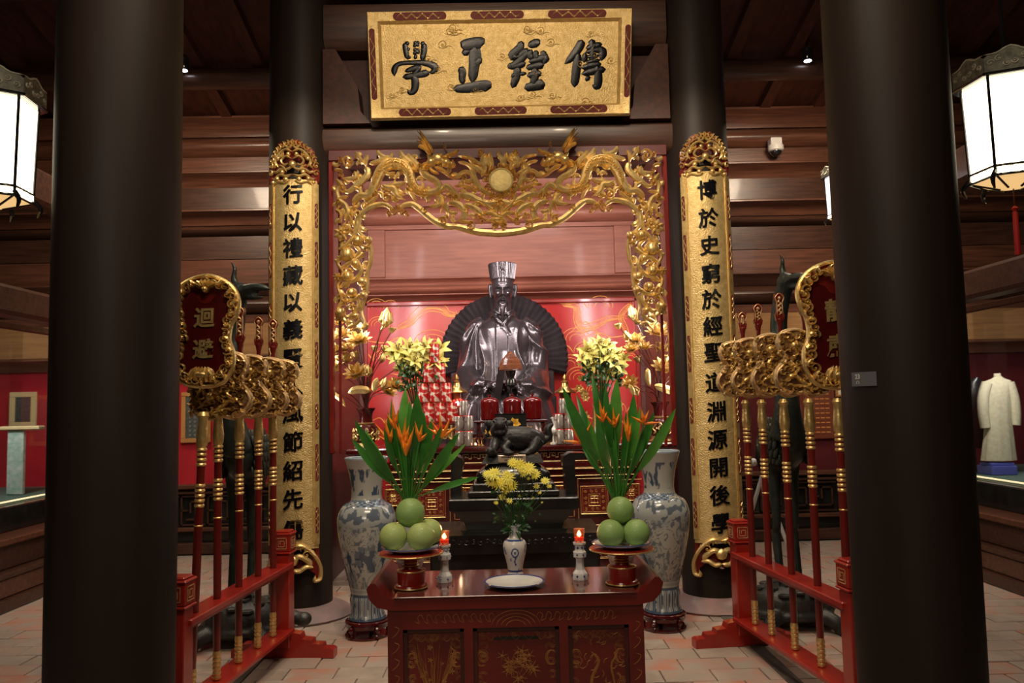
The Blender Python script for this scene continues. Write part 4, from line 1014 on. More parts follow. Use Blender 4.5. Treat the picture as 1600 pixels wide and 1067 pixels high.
for i, (a, b) in enumerate(cols):
    m = MB(); bx(m, a, b, .03, top-.078, -.012, .002)
    p = obj('panel', m, LACQ, t, smooth=False)
    m = MB()
    for (u0, u1, v0, v1) in ((a, a+.016, .03, top-.078), (b-.016, b, .03, top-.078), (a, b, top-.094, top-.078)): bx(m, u0, u1, v0, v1, .0, .016)
    obj('moulding', m, LACQ_D, p, smooth=False)
    g = MB(); rr = random.Random(i+20)
    if i == 0:
        cx = (a+b)/2
        for k in range(26):
            d = rr.uniform(-.06, .06); hgt = rr.uniform(.25, .42); g.rib([(cx+d*.25, .30), (cx+d*.45, .46), (cx+d*1.0+rr.uniform(-.01, .01), .46+hgt*.30), (cx+d*1.5, .36+hgt*.84)], .0012, .0008, ff, n=3)
        for k in range(22):
            x, z = cx+rr.uniform(-.09, .09), rr.uniform(.48, .68); g.petals(x, z, rr.uniform(.008, .014), 5, .0008, ff, w=.25)
        g.rib([(cx+.02, .50), (cx+.06, .56), (cx+.085, .62), (cx+.06, .655)], .003, .0008, ff, n=3)
    elif i == 1:
        for k in range(22):
            aa = rr.uniform(0, 6.28); r = rr.uniform(.02, .075); g.petals(.0+r*math.cos(aa), .565+r*.9*math.sin(aa), rr.uniform(.02, .034), 6, .0008, ff, w=.055, a0=aa)
        for k in range(5): g.rib([(rr.uniform(-.03, .03), .42), (rr.uniform(-.03, .03), .33), (rr.uniform(-.05, .05), .2)], .003, .0008, ff, n=3)
        m2 = MB(); bx(m2, -.09, .09, .672, .684, .0, .0035); obj('coin_slot', m2, BLACKW, p, smooth=False, label='black horizontal coin slot')
    else:
        cx = (a+b)/2
        g.rib([(cx-.05, .25), (cx-.02, .36), (cx+.02, .42), (cx-.03, .50), (cx-.0, .58), (cx-.03, .62)], .006, .0008, ff, n=4)
        g.rib([(cx+.02, .42), (cx+.06, .48), (cx+.05, .56), (cx+.07, .60)], .004, .0008, ff, n=4)
        for k in range(34):
            aa = rr.uniform(0, 6.28); x, z = cx+rr.uniform(-.08, .09), rr.uniform(.42, .70); g.rib([(x, z), (x+.016*math.cos(aa), z+.016*math.sin(aa)), (x+.03*math.cos(aa+.5), z+.03*math.sin(aa+.5))], .0018, .0008, ff, n=3)
        g.rib([(cx-.10, .44), (cx-.04, .40), (cx+.03, .36), (cx+.10, .37)], .010, .0008, ff, n=4)
    for k in range(26):
        e = rr.choice((0, 1, 2)); x = (a+.03 if e == 0 else b-.03)+rr.uniform(-.012, .012) if e < 2 else rr.uniform(a+.03, b-.03); z = rr.uniform(.42, .73) if e < 2 else top-.115+rr.uniform(-.012, .012)
        for q in (1, .62): g.rib([(x+.017*q*math.cos(w), z+.014*q*math.sin(w)) for w in np.linspace(0+k, 4.8+k, 8)], .0009, .0006, ff, n=2)
    for s in (-1, 1):
        for z in (.60, .45, .31): x = (a+b)/2+s*((b-a)/2-.035); [g.rib([(x+s*q*.004+.02*math.cos(w), z+.028*math.sin(w)) for w in np.linspace(.6, 5.4, 8)], .0016, .0008, ff, n=2) for q in range(3)]
    for q in range(5): x = (a+b)/2; [g.rib([(x-.10+q*.05-.018+.036*w, top-.115-.018*math.sin(w*PI)) for w in np.linspace(0, 1, 6)], .0015, .0008, ff, n=2)]
    g.v = [(a_, b_-.0028, c_) for a_, b_, c_ in g.v]; obj('gold_drawing', g, GOLD_PAINT, p, kind='stuff')
g = MB(); rr = random.Random(9)
for s in (-1, 1):
    for k in range(9):
        x = s*(.08+.035*k); g.rib([(x, top-.045+rr.uniform(-.01, .01)), (x+s*.012, top-.022), (x+s*.026, top-.032), (x+s*.02, top-.055), (x+s*.04, top-.045)], .0014, .0008, lambda u, v, h: ff(u, v, h+.0302), n=3)
for r in (.03, .045, .06, .075): g.rib([(r*1.3*math.cos(w), top-.076+r*.85*math.sin(w)) for w in np.linspace(.1, 3.04, 10)], .0016, .0008, lambda u, v, h: ff(u, v, h+.0302), n=2)
for s in (-1, 1):
    for k in range(9):
        z = .2+.062*k; x = s*(bw-.03); g.rib([(x-.015, z), (x+.005, z+.015), (x+.015, z+.035), (x-.004, z+.045)], .0015, .0008, lambda u, v, h: ff(u, v, h+.0302), n=3)
obj('gold_drawing', g, GOLD_PAINT, t, kind='stuff')

# ================================================================ things on the front altar
ZT = FZ+.0082
def on(x, Y): p = P(x, 700, Y); return p.x      # x of a pixel column at a depth
# pedestal trays
def tray(x, y):
    r = thing('pedestal_tray', 'red and gold pedestal tray under the left pile of green fruit', 'tray', (x, y, ZT), 'x'); del r['group']
    c0 = (x, y, ZT)
    obj('pedestal', MB().lathe([(.060, 0), (.066, .006), (.063, .014), (.055, .018), (.056, .055), (.058, .066), (.050, .074), (.030, .080), (.027, .088), (.031, .094), (.027, .100), (.030, .112), (.060, .120), (.10, .132), (.128, .138), (.130, .146), (.10, .148), (0, .146)], c0, 40), LACQ_B, r)
    for z, rad in ((.004, .0665), (.070, .0575), (.092, .032), (.103, .030), (.141, .1305)):
        m = MB(); m.tube([(x+rad*math.cos(a), y+rad*math.sin(a), ZT+z) for a in np.linspace(0, 2*PI, 37)], .0032, 6, caps=False); obj('gold_band', m, GOLD, r)
    return r
tl = tray(on(640, 3.40), 3.40)
tr_ = tray(on(966, 3.38), 3.38); tr_['label'] = 'red and gold pedestal tray under the right pile of green fruit'
def plate(x, y, z, r, label, cat='plate', group=None, deep=.02):
    m = MB(); m.lathe([(r*.5, 0), (r*.55, .002), (r*.8, deep*.55), (r, deep), (r*.995, deep+.003), (r*.78, deep*.55+.004), (r*.55, .006), (0, .005)], (x, y, z), 48)
    th = thing('plate', label, cat, (x, y, z)); obj('dish', m, PORC, th)
    b = MB(); b.lathe([(r*.985, deep+.0005), (r+.001, deep+.0018), (r*.985, deep+.0042), (r*.94, deep+.0025), (r*.935, deep+.001)], (x, y, z), 48, caps=False); obj('rim_band', b, BLUE, th)
    b = MB()
    for k in range(22): a = 2*PI*k/22; b.rib([(r*.68, 0), (r*.76, .003), (r*.86, -.003)], .0022, .0006, lambda u, v, h, a=a: (x+u*math.cos(a)-v*math.sin(a), y+u*math.sin(a)+v*math.cos(a), z+.0045+max(0, (u-r*.55)/r/.45)*deep*.80+h), n=2)
    obj('blue_pattern', b, BLUE, th)
    return th
ZP = ZT+.146
plate(on(640, 3.40), 3.40, ZP, .122, 'blue rimmed white plate holding green fruit on the left pedestal tray')
plate(on(966, 3.38), 3.38, ZP, .122, 'blue rimmed white plate holding green fruit on the right pedestal tray')
def pomelo(x, y, z, r, label, m_=POMELO, tilt=0):
    m = MB(); n = 20; pr = []
    for k in range(n+1):
        a = -PI/2+PI*k/n; rr_ = r*math.cos(a); z_ = r*.98*math.sin(a)
        if k > n*.85: z_ -= r*.06*((k/n-.85)/.15)**2
        pr.append((max(rr_, 0), z_+(r*.05 if a > 0 else 0)*math.sin(a)))
    m.lathe(pr, (0, 0, 0), 32); M = Matrix.Translation((x, y, z)) @ Matrix.Rotation(tilt, 4, 'Y') @ Matrix.Rotation(tilt*.6, 4, 'X'); m.xf(M)
    th = thing('green_pomelo', label, 'fruit', (x, y, z)); obj('skin', m, m_, th, ang=0)
    s = MB().lathe([(r*.10, 0), (r*.09, r*.03), (r*.05, r*.05), (0, r*.05)], (0, 0, r*.93), 10); s.xf(M); obj('stem_end', s, BROWN, th)
xl, yl = on(640, 3.40), 3.40; z1 = ZP+.008
R1 = .0575
pomelo(xl-.0675, yl-.030, z1+R1, R1, 'pale green pomelo at the left of the left fruit pile', POMELO_Y, .2)
pomelo(xl+.048, yl-.046, z1+R1, R1, 'pale green pomelo with a yellow patch, front right of the left pile', POMELO_Y, -.15)
pomelo(xl+.070, yl+.068, z1+R1, R1*.98, 'green pomelo half hidden at the back of the left fruit pile', POMELO_Y, .1)
pomelo(xl-.002, yl+.014, z1+R1*2.56, R1*1.06, 'large green pomelo on top of the left fruit pile', POMELO, .05)
xr, yr = on(966, 3.38), 3.38
pomelo(xr-.049, yr-.040, z1+R1*.97, R1*.97, 'green pomelo at the lower left of the right fruit pile', POMELO, .1)
pomelo(xr+.060, yr-.032, z1+R1*.95, R1*.95, 'green pomelo at the lower right of the right fruit pile', POMELO, -.1)
pomelo(xr+.008, yr+.055, z1+R1*.97, R1*.97, 'green pomelo hidden behind the others of the right fruit pile', POMELO, -.1)
pomelo(xr+.002, yr+.010, z1+R1*2.45, R1*.98, 'green pomelo on top of the right fruit pile', POMELO, .1)
# candle holders with red glass candles
def candle(x, y, side):
    th = thing('candle_holder', 'white porcelain candle holder with blue dots on the %s of the front altar' % side, 'candle holder', (x, y, ZT))
    k = .94
    obj('holder_body', MB().lathe([(a*k, b*k) for a, b in [(.036, 0), (.037, .012), (.034, .028), (.028, .036), (.022, .044), (.019, .060), (.019, .088), (.022, .096), (.030, .100), (.031, .122), (.026, .126), (.022, .134), (.022, .150), (.030, .156), (.031, .164), (.0, .165)]], (x, y, ZT), 8, a0=PI/8), PORC, th, ang=20)
    d = MB()
    for z, r, q in ((.018, .036, .005), (.112, .031, .004), (.142, .022, .005)):
        for i in range(6): a = PI/8*0-PI/2+(i-2.5)*.9; d.ball((x+r*k*.98*math.cos(a), y+r*k*.98*math.sin(a), ZT+z*k), q, 6, 4)
    obj('blue_dots', d, BLUE, th, kind='stuff')
    z0 = ZT+.165*k
    c2 = thing('votive_candle', 'glowing red glass candle on the %s porcelain holder' % side, 'candle', (x, y, z0))
    obj('glass_cup', MB().lathe([(.017, 0), (.020, .004), (.024, .050), (.0245, .056), (.0225, .056), (.021, .040), (.018, .010), (0, .009)], (x, y, z0), 20), mat('amber_glass', (.95, .50, .30), None, .05, 0, 0, trans=.95), c2)
    obj('wax', MB().lathe([(.016, .008), (.018, .012), (.0195, .022), (0, .021)], (x, y, z0), 16), CANDLE, c2)
    obj('flame', MB().lathe([(0, .023), (.008, .028), (.0095, .034), (.005, .043), (0, .050)], (x, y, z0), 10), FLAME, c2)
    lamp('candle_light', 'POINT', (x, y-.0, z0+.075), .22, (1, .45, .2), size=.012)
candle(on(692, 3.50), 3.50, 'left'); candle(on(901, 3.48), 3.48, 'right')
# plate in the middle
plate(on(799, 3.40), 3.38, ZT, .125, 'shallow blue and white plate lying in the middle of the altar')
# painted porcelain by vertex colours
def porcelain(name, prof, c0, seg, paint, parent):
    """lathe with painted decoration: paint(angle 0..1, height 0..1) -> colour"""
    q = cr(prof, 6); hts = [p[1] for p in q]; z0, z1 = min(hts), max(hts)
    # resample in z so that the painting is even
    n = int(seg*1.2); arc = [0]
    for a, b in zip(q, q[1:]): arc.append(arc[-1]+math.hypot(b[0]-a[0], b[1]-a[1]))
    S_ = np.linspace(0, arc[-1], n); rs = np.interp(S_, arc, [p[0] for p in q]); zs = np.interp(S_, arc, hts)
    m = MB().lathe(list(zip(rs, zs)), c0, seg); 
    me = m.mesh(name, PORC_P, True, org_of(parent)); fixn(me)
    ca = me.color_attributes.new('paint', 'FLOAT_COLOR', 'POINT'); arr = np.ones((len(me.vertices), 4), 'f')
    for j in range(n):
        for k in range(seg):
            i = j*seg+k
            arr[i, :3] = paint(k/seg, (zs[j]-z0)/(z1-z0))
    ca.data.foreach_set('color', arr.ravel())
    o = bpy.data.objects.new(name, me); COL.objects.link(o); o.parent = parent; return o
WHT = np.array((.62, .63, .60)); BL = np.array((.03, .06, .22)); BLP = np.array((.20, .27, .42)); DK = np.array((.035, .05, .10))
def mixc(a, b, k): return a*(1-k)+b*k
def small_paint(u, v):
    c = WHT*1.0; n = mnoise.noise(V((u*14, v*9, 3)))
    if v > .80: c = mixc(c, BLP, .5 if n > -.1 else .1)
    if abs(v-.70) < .02 or abs(v-.08) < .02: c = BL
    du = ((u-.75+.5) % 1-.5)
    d = math.hypot(du*4.2, (v-.46)*2.2)
    if .15 < d < .23 or d < .07: c = BL
    if abs(du+.01*math.sin(v*50)) < .012 and .2 < v < .36: c = BL
    for k in (.55, .95, .15):
        d = math.hypot(((u-k+.5) % 1-.5)*4, (v-.5)*1.6)
        if d < .22 and n > -.05: c = BLP
    if n > .42: c = mixc(c, BL, .7)
    return c
x, y = on(801, 3.62), 3.62
th = thing('flower_vase', 'small blue and white vase holding yellow chrysanthemums on the altar', 'vase', (x, y, ZT))
porcelain('vase_body', [(.0, .0), (.034, .0), (.032, .01), (.036, .04), (.050, .10), (.052, .125), (.045, .145), (.028, .158), (.022, .17), (.024, .195), (.031, .21), (.028, .21), (.020, .17), (0, .16)], (x, y, ZT), 96, small_paint, th)
# chrysanthemums
def flower_head(m, c, r, n, dirv, rings=3, col=None):
    d = V(dirv).normalized(); a = d.cross(V((0, 0, 1)) if abs(d.z) < .9 else V((0, 1, 0))).normalized(); b = d.cross(a)
    c = V(c)
    for q in range(rings):
        R = r*(1-.28*q); lift = .25+.28*q
        for k in range(n-2*q):
            w = 2*PI*k/(n-2*q)+q*.4+random.uniform(-.1, .1); e = (a*math.cos(w)+b*math.sin(w)); s_ = e.cross(d)*r*.11
            p0 = c+e*r*.1; p1 = c+e*R*.6+d*R*lift*.7; p2 = c+e*R+d*R*lift*.8
            i = len(m.v); m.v += [tuple(v_) for v_ in (p0-s_*.5, p0+s_*.5, p1+s_, p2, p1-s_, p1+d*r*.05)]
            f_ = [(i, i+1, i+5), (i+1, i+2, i+5), (i+2, i+3, i+5), (i+3, i+4, i+5), (i+4, i, i+5)]; m.f += f_; m.mi += [0]*5
    return m
def leaf(m, p0, p1, w, curl=.0, nrm=None, n=8, fold=.25):
    """blade from p0 to p1 with a folded midrib"""
    p0, p1 = V(p0), V(p1); d = p1-p0; L = d.length; d.normalize(); nr = V(nrm) if nrm else V((0, -1, .3)); s_ = d.cross(nr).normalized(); up = s_.cross(d).normalized()
    i0 = len(m.v)
    for k in range(n+1):
        t_ = k/n; ww = w*math.sin(PI*min(1, .06+t_*.94))**.75*(1-t_*.15) if t_ < 1 else 0
        c = p0+d*L*t_+up*(curl*L*math.sin(PI*t_)); dz = V((0, 0, -abs(curl)*L*t_*t_*.5))
        c = c+dz
        m.v += [tuple(c-s_*ww+up*ww*fold), tuple(c), tuple(c+s_*ww+up*ww*fold)]
    for k in range(n):
        a = i0+k*3; m.f += [(a, a+1, a+4, a+3), (a+1, a+2, a+5, a+4)]; m.mi += [m.cur]*2
    return m
bq = thing('chrysanthemum_bunch', 'bunch of yellow chrysanthemums in the small blue and white vase', 'flowers', (x, y, ZT+.2))
YF = 3.58
stems = MB(); root = V((x, y, ZT+.13))
big = [(772, 742, .040), (793, 746, .038), (781, 757, .046), (768, 752, .034), (799, 760, .036), (812, 728, .036), (826, 733, .038), (836, 742, .030), (762, 742, .028), (790, 764, .034), (802, 724, .030), (818, 740, .028)]
sm = [(784, 778, .022), (796, 783, .018), (852, 752, .024), (838, 760, .018), (843, 770, .012), (858, 760, .015), (775, 786, .013), (825, 748, .012), (833, 778, .008), (812, 775, .008), (847, 785, .007), (806, 788, .007)]
for px, py, r in big+sm:
    c = P(px, py, YF+random.uniform(-.03, .06)); mid = root+(c-root)*.5+V((0, 0, .03))
    stems.tube([root+V((random.uniform(-.012, .012), random.uniform(-.012, .012), 0)), mid, c-V((0, 0, r*.3))], .0018, 5, n=3)
    m = flower_head(MB(), c, r, 15 if r > .02 else 9, (random.uniform(-.3, .3), -1, random.uniform(.4, 1.1)), 4 if r > .02 else 2)
    if r > .02: m.ball(c+V((0, -.004, .004)), r*.2, 6, 4)
    obj('blossom' if r > .01 else 'bud', m, YELLOW, bq, smooth=False, recalc=False)
obj('stems', stems, LEAF_D, bq)
for k in range(46):
    a = random.uniform(0, 1); tgt = P(random.uniform(765, 850), random.uniform(745, 812), YF+random.uniform(-.04, .08)); p0 = root+(tgt-root)*random.uniform(.55, .9)
    obj('leaf', leaf(MB(), p0, p0+V((random.uniform(-.03, .03), random.uniform(-.03, .01), random.uniform(-.015, .03))), .007, .1, n=3), LEAF_D, bq, recalc=False)
for k in range(12):
    p0 = root+V((0, 0, .07)); tx = (-1 if k % 2 else 1)*random.uniform(.02, .075); obj('leaf', leaf(MB(), p0+V((tx*.3, -.01, 0)), p0+V((tx, -.03, -random.uniform(-.03, .05))), .009, .12, n=4), LEAF_D, bq, recalc=False)

# bird of paradise arrangements in white vases behind the fruit
def paradise(px, leaves, flowers, side, vx, basey):
    Y = 3.60; x = on(px, Y)
    v_ = thing('flower_vase', 'white porcelain vase behind the %s pedestal tray' % side, 'vase', (x, Y, ZT))
    obj('vase_body', MB().lathe([(.035, 0), (.036, .01), (.050, .04), (.062, .08), (.055, .12), (.035, .15), (.030, .19), (.034, .25), (.038, .27), (.035, .27), (.028, .20), (0, .19)], (x, Y, ZT), 32), PORC, v_)
    th = thing('paradise_flower_bunch', 'tall bunch of long green leaves and orange beaked flowers on the %s of the altar' % side, 'flowers', (x, Y, ZT+.2))
    root = V((x, Y, ZT+.22)); st = MB()
    for i, (tx, ty, w, mt, st_frac) in enumerate(leaves):
        Yt = Y+((i*37) % 11-5)*.022; tip = P(tx, ty, Yt); base = P(px+(tx-px)*.12, basey, Y+((i*13) % 5-2)*.008)
        b0 = base+(tip-base)*min(.45, st_frac+.13)
        st.tube([root+(base-root)*.3, base, b0], [.003, .0035, .003], 6)
        curl = .05 if (tx-px) > 0 else -.05
        obj('leaf', leaf(MB(), b0, tip, w*.62*Y/1260, .06, (curl*8, -1, .35), n=10, fold=.22), (LEAF, LEAF, LEAF_B)[mt], th, recalc=False)
    for (bx_, by_, tips) in flowers:
        Yt = Y-.07; b = P(bx_, by_, Yt); fo = MB()
        st.tube([root, (root+b)/2+V(((b.x-root.x)*-.15, -.02, 0)), b], [.003, .003, .003], 6, n=4)
        for (tx, ty) in tips:
            tip = P(tx, ty, Yt-.01); d = tip-b; s_ = V((d.z, 0, -d.x)).normalized(); mid = b+d*.42+V((0, -.006, 0))
            w = .0078
            i0 = len(fo.v); fo.v += [tuple(q) for q in (b-s_*w*.4, b+s_*w*.4, mid+s_*w, tip, mid-s_*w, mid+V((0, -.010, 0)), mid+V((0, .008, 0)))]
            fo.f += [(i0, i0+1, i0+5), (i0+1, i0+2, i0+5), (i0+2, i0+3, i0+5), (i0+3, i0+4, i0+5), (i0+4, i0, i0+5), (i0+1, i0, i0+6), (i0+2, i0+1, i0+6), (i0+3, i0+2, i0+6), (i0+4, i0+3, i0+6), (i0, i0+4, i0+6)]; fo.mi += [0]*10
        obj('orange_flower', fo, ORANGE, th, smooth=False)
    obj('stems', st, LEAF, th)
paradise(639, [(554, 652, 15, 0, .08), (549, 682, 12, 1, .12), (634, 603, 17, 2, .30), (652, 612, 20, 1, .25), (612, 622, 11, 1, .3), (623, 640, 13, 1, .12), (718, 672, 13, 0, .10), (706, 704, 11, 0, .10), (748, 743, 9, 1, .08), (676, 650, 14, 1, .15), (644, 660, 15, 0, .1), (600, 665, 9, 1, .2), (662, 640, 18, 1, .2), (570, 668, 9, 2, .15), (690, 662, 10, 0, .2), (640, 622, 12, 0, .2), (728, 690, 8, 2, .15), (606, 640, 9, 0, .3)],
         [(630, 700, [(622, 660), (634, 650), (646, 648), (640, 672), (616, 655)]), (691, 684, [(672, 655), (686, 640), (705, 650), (715, 665), (668, 668)]), (610, 692, [(585, 660), (600, 650), (613, 668), (590, 680)]), (617, 670, [(612, 620), (622, 640), (604, 645)]), (634, 712, [(626, 680), (632, 672), (642, 676), (648, 664)]), (655, 690, [(648, 656), (660, 662), (668, 676)])], 'left', 0, 776)
paradise(965, [(878, 598, 15, 0, .15), (888, 636, 12, 1, .2), (880, 625, 8, 1, .3), (964, 588, 17, 2, .3), (925, 578, 9, 0, .35), (990, 612, 17, 1, .2), (1056, 634, 14, 2, .15), (1038, 662, 11, 1, .15), (958, 628, 15, 0, .12), (1010, 660, 12, 1, .12), (908, 690, 9, 1, .3), (932, 645, 14, 1, .12), (978, 640, 12, 0, .15), (900, 612, 10, 1, .2), (946, 600, 12, 0, .3), (1022, 640, 12, 0, .2), (1046, 646, 9, 1, .2), (918, 650, 10, 2, .25), (1000, 632, 10, 2, .2)],
         [(909, 692, [(878, 688), (890, 662), (905, 654), (925, 657)]), (942, 660, [(936, 622), (944, 628), (950, 640), (928, 645)]), (960, 668, [(944, 645), (958, 636), (956, 655), (970, 640)]), (982, 690, [(974, 650), (980, 640), (986, 660)]), (1006, 662, [(986, 650), (1002, 638), (1014, 640), (1034, 660)])], 'right', 0, 773)
# ================================================================ racks of ceremonial weapons
def pole_prof(z0, z1, tip=True):
    """slender lacquered pole, gold ringed; returns (wood profile, list of gold rings)"""
    return [(.019, z0), (.022, z0+.3), (.021, (z0+z1)/2), (.018, z1)]
def rings(m, x, y, zs, r=.026, h=.009):
    for z in zs: m.lathe([(.016, -h), (r*.86, -h*.8), (r, 0), (r*.86, h*.8), (.016, h)], (x, y, z), 14)
def wavy_blade(cx, cy, cz, hw_, hh, side):
    """openwork dragon blade, in the x-z plane"""
    fn = lambda s_: (lambda u, v, h: (cx+u*side, cy-s_*(h+.0), cz+v))
    return fn
def rack(F, N, side, label):
    """F far post (x,y), N near post"""
    t = thing('weapon_rack', label, 'rack', ((F[0]+N[0])/2, (F[1]+N[1])/2, 0))
    F, N = V((*F, 0)), V((*N, 0)); d = (N-F); L = d.length; d.normalize(); rz = math.atan2(d.y, d.x)
    for c0 in (F, N):
        m = MB(); m.box((c0.x, c0.y, .36), (.10, .10, .60), rz, .008); obj('post', m, LACQ_B, t, smooth=False)
        m = MB(); m.box((c0.x, c0.y, .668), (.125, .125, .014), rz, .005); m.box((c0.x, c0.y, .73), (.115, .115, .11), rz, .006); m.box((c0.x, c0.y, .79), (.128, .128, .016), rz, .007); m.box((c0.x, c0.y, .803), (.10, .10, .016), rz, .007)
        p = obj('post_cap', m, LACQ_B, t, smooth=False)
        g = MB()
        for k in range(4):
            a = rz+k*PI/2; n = V((math.cos(a), math.sin(a), 0)); s_ = V((-n.y, n.x, 0)); B_ = V((c0.x, c0.y, .73))+n*.058
            fn = lambda u, v, h, n=n, s_=s_, B_=B_: tuple(B_+s_*u+V((0, 0, v))+n*h)
            for (a1, b1, a2, b2) in ((-.034, -.034, .034, -.034), (.034, -.034, .034, .034), (.034, .034, -.034, .034), (-.034, .034, -.034, -.034), (-.02, -.02, .02, -.02), (.02, -.02, .02, .016), (.02, .016, -.008, .016), (-.008, .016, -.008, -.006), (-.02, -.02, -.02, .022)):
                g.rib([(a1, b1), (a2, b2)], .0028, .003, fn, n=1, t0=0, t1=0)
        obj('gold_fret', g, GOLD_DULL, p)
        m = MB()
        for s in (-1, 1):
            prof = [(0, 0), (s*.34, 0), (s*.34, .05), (s*.32, .06), (s*.27, .06), (s*.265, .085), (s*.20, .088), (s*.195, .112), (s*.13, .118), (s*.12, .15), (s*.05, .16), (0, .16)]
            m.prism(prof, -.042, .042, lambda u, v, h: (c0.x+u*math.cos(rz-PI/2)+h*math.cos(rz), c0.y+u*math.sin(rz-PI/2)+h*math.sin(rz), v))
        obj('foot', m, LACQ_B, t, smooth=False)
    mid = (F+N)/2
    m = MB(); m.box((mid.x, mid.y, .585), (L, .13, .035), rz, .006); m.box((mid.x, mid.y, .556), (L, .07, .03), rz, .005); obj('upper_rail', m, LACQ_B, t, smooth=False)
    m = MB(); m.box((mid.x, mid.y, .165), (L, .14, .03), rz, .006); obj('lower_rail', m, LACQ_B, t, smooth=False)
    return t, F, N, d
def weapon(x, y, ztop, label, side, group, blade=True, px_tip=None, hcen=1.73):
    t = thing('ceremonial_weapon', label, 'weapon', (x, y, .182)); t['group'] = group; del t['group']
    z0 = .182; zb_ = 1.50
    obj('pole', MB().lathe([(.017, z0), (.019, z0+.2), (.021, .8), (.020, zb_)], (x, y, 0), 14), LACQ, t)
    g = MB(); rings(g, x, y, [z0+.012, z0+.035, z0+.058, z0+.081, z0+.104], .023, .012); g.lathe([(.019, z0+.115), (.022, z0+.12), (.0225, z0+.135), (.019, z0+.15)], (x, y, 0), 10)
    obj('foot_ferrule', g, GOLD, t)
    g = MB(); rings(g, x, y, [1.03], .0235, .006); obj('ring', g, GOLD, t)
    for z_ in (1.13, 1.155, 1.18, 1.205, 1.23): g = MB(); rings(g, x, y, [z_], .026, .010); obj('ring', g, GOLD, t)
    g = MB(); rings(g, x, y, [1.335, 1.36, 1.385, 1.41], .027, .010); g.lathe([(.021, 1.42), (.027, 1.43), (.030, 1.47), (.026, 1.52), (.022, 1.56), (.03, 1.58), (.02, 1.60)], (x, y, 0), 14); obj('gold_neck', g, GOLD, t)
    if not blade: return t
    c_ = (x, y, hcen)
    def fn(u, v, h): return (x+u*side, y-.012-h, hcen+v)
    def fb(u, v, h): return (x+u*side, y+.012+h, hcen+v)
    out = [(-.15, -.10), (-.14, -.04), (-.16, .03), (-.13, .10), (-.07, .12), (-.02, .16), (.05, .185), (.12, .17), (.15, .13), (.14, .08), (.11, .04), (.13, 0), (.165, -.04), (.17, -.09), (.14, -.13), (.08, -.16), (.02, -.15), (-.02, -.17), (-.08, -.16), (-.12, -.14)]
    oc = cr(out+[out[0]], 3)
    # red core plate pierced: built as a band outline plus bars
    core = MB()
    for f_ in (fn,): core.rib([(a, b) for a, b in oc], .008, .012, f_, n=1, t0=0, t1=0); core.rib([(a, b) for a, b in oc], .0145, -.012, fb, n=1, t0=0, t1=0)
    bl = obj('blade_rim', core, GOLD_DULL, t)
    obj('blade_plate', MB().prism([(a*.97, b*.97) for a, b in oc[:-1]], -.009, .002, fn), mat('umber_gilt', (.16, .07, .035), (.42, .26, .12), .45, .5, scale=26, width=.08, mid=.55), bl, smooth=False)
    cr_ = MB(); rr = random.Random(int(x*100+y*70))
    paths = [([(-.12, -.12), (-.06, -.08), (-.03, -.02), (-.08, .04), (-.05, .09), (.02, .10), (.07, .14)], .022), ([(.13, -.09), (.08, -.06), (.03, -.10), (-.03, -.13)], .017), ([(.10, .12), (.06, .06), (.09, .01), (.05, -.03), (.10, -.06)], .016),
             ([(-.12, .06), (-.09, .0), (-.12, -.06)], .014), ([(0, .04), (.03, .0), (0, -.05), (.03, -.09)], .015), ([(.02, .12), (-.01, .06), (.02, .02)], .012), ([(-.10, -.10), (-.04, -.14), (.04, -.12), (.12, -.12)], .012), ([(.12, -.03), (.06, -.01), (.02, .03)], .010), ([(-.10, .09), (-.06, .05), (-.02, .06)], .011)]
    for p, w in paths: cr_.rib(p, [w*.4]+[w*.72]*(len(p)-2)+[w*.3], .016, fn, n=4)
    got = []
    for k in range(1500):
        u, v = rr.uniform(-.15, .15), rr.uniform(-.155, .165)
        if any((u-a)**2+(v-b)**2 < .027**2 for a, b in got): continue
        got.append((u, v)); a = rr.uniform(0, 6.28); c, s_ = math.cos(a), math.sin(a); T = lambda p, q: (u+p*c-q*s_, v+p*s_+q*c)
        if rr.random() < .35: cr_.scroll(u, v, .016, fn, .022, 1.2, a, base=.006)
        else: cr_.rib([T(-.020, .004), T(-.006, -.006), T(.010, -.002), T(.012, .010)], [.003, .0065, .0065, .003], .022, fn, n=3, base=.004)
    cr_.dome(.07, .10, .028, .03, fn); cr_.dome(-.04, -.05, .03, .028, fn)
    for k in range(5): cr_.rib([(-.02+.025*k, .11+.006*k), (-.03+.027*k, .165)], .007, .012, fn, n=2)
    obj('dragon_carving', cr_, GOLD, bl, kind='stuff')
    bk = MB()
    for p, w in paths: bk.rib(p, w*.95, -.010, fb, n=3)
    obj('blade_back', bk, LACQ, bl)
    # sheath tip
    zt0 = hcen+.17
    a = MB(); a.lathe([(.013, zt0-.03), (.013, zt0+.06), (.018, zt0+.09), (.022, zt0+.10), (.02, zt0+.11)], (x, y, 0), 12); obj('tip_shaft', a, LACQ, t)
    def ft(u, v, h): return (x+u, y-h, zt0+.10+v)
    o = MB(); L_ = ztop-zt0-.10
    o.prism([(-.022, 0), (-.028, .03), (-.018, .05), (-.018, L_-.06), (-.030, L_-.035), (-.024, L_-.008), (0, L_), (.024, L_-.008), (.030, L_-.035), (.018, L_-.06), (.018, .05), (.028, .03), (.022, 0)], -.012, .012, ft); o_ = obj('tip_plate', o, LACQ, t, smooth=False)
    g = MB()
    pts = [(.008 if k % 2 else -.008, .03+(L_-.07)*k/7) for k in range(8)]; g.rib(pts, .005, .006, ft, n=3, base=.012)
    g.rib([(-.018, .02), (-.016, .06), (-.016, L_-.06), (-.025, L_-.03), (0, L_-.006), (.025, L_-.03), (.016, L_-.06), (.016, .06), (.018, .02)], .003, .004, ft, n=3, base=.012)
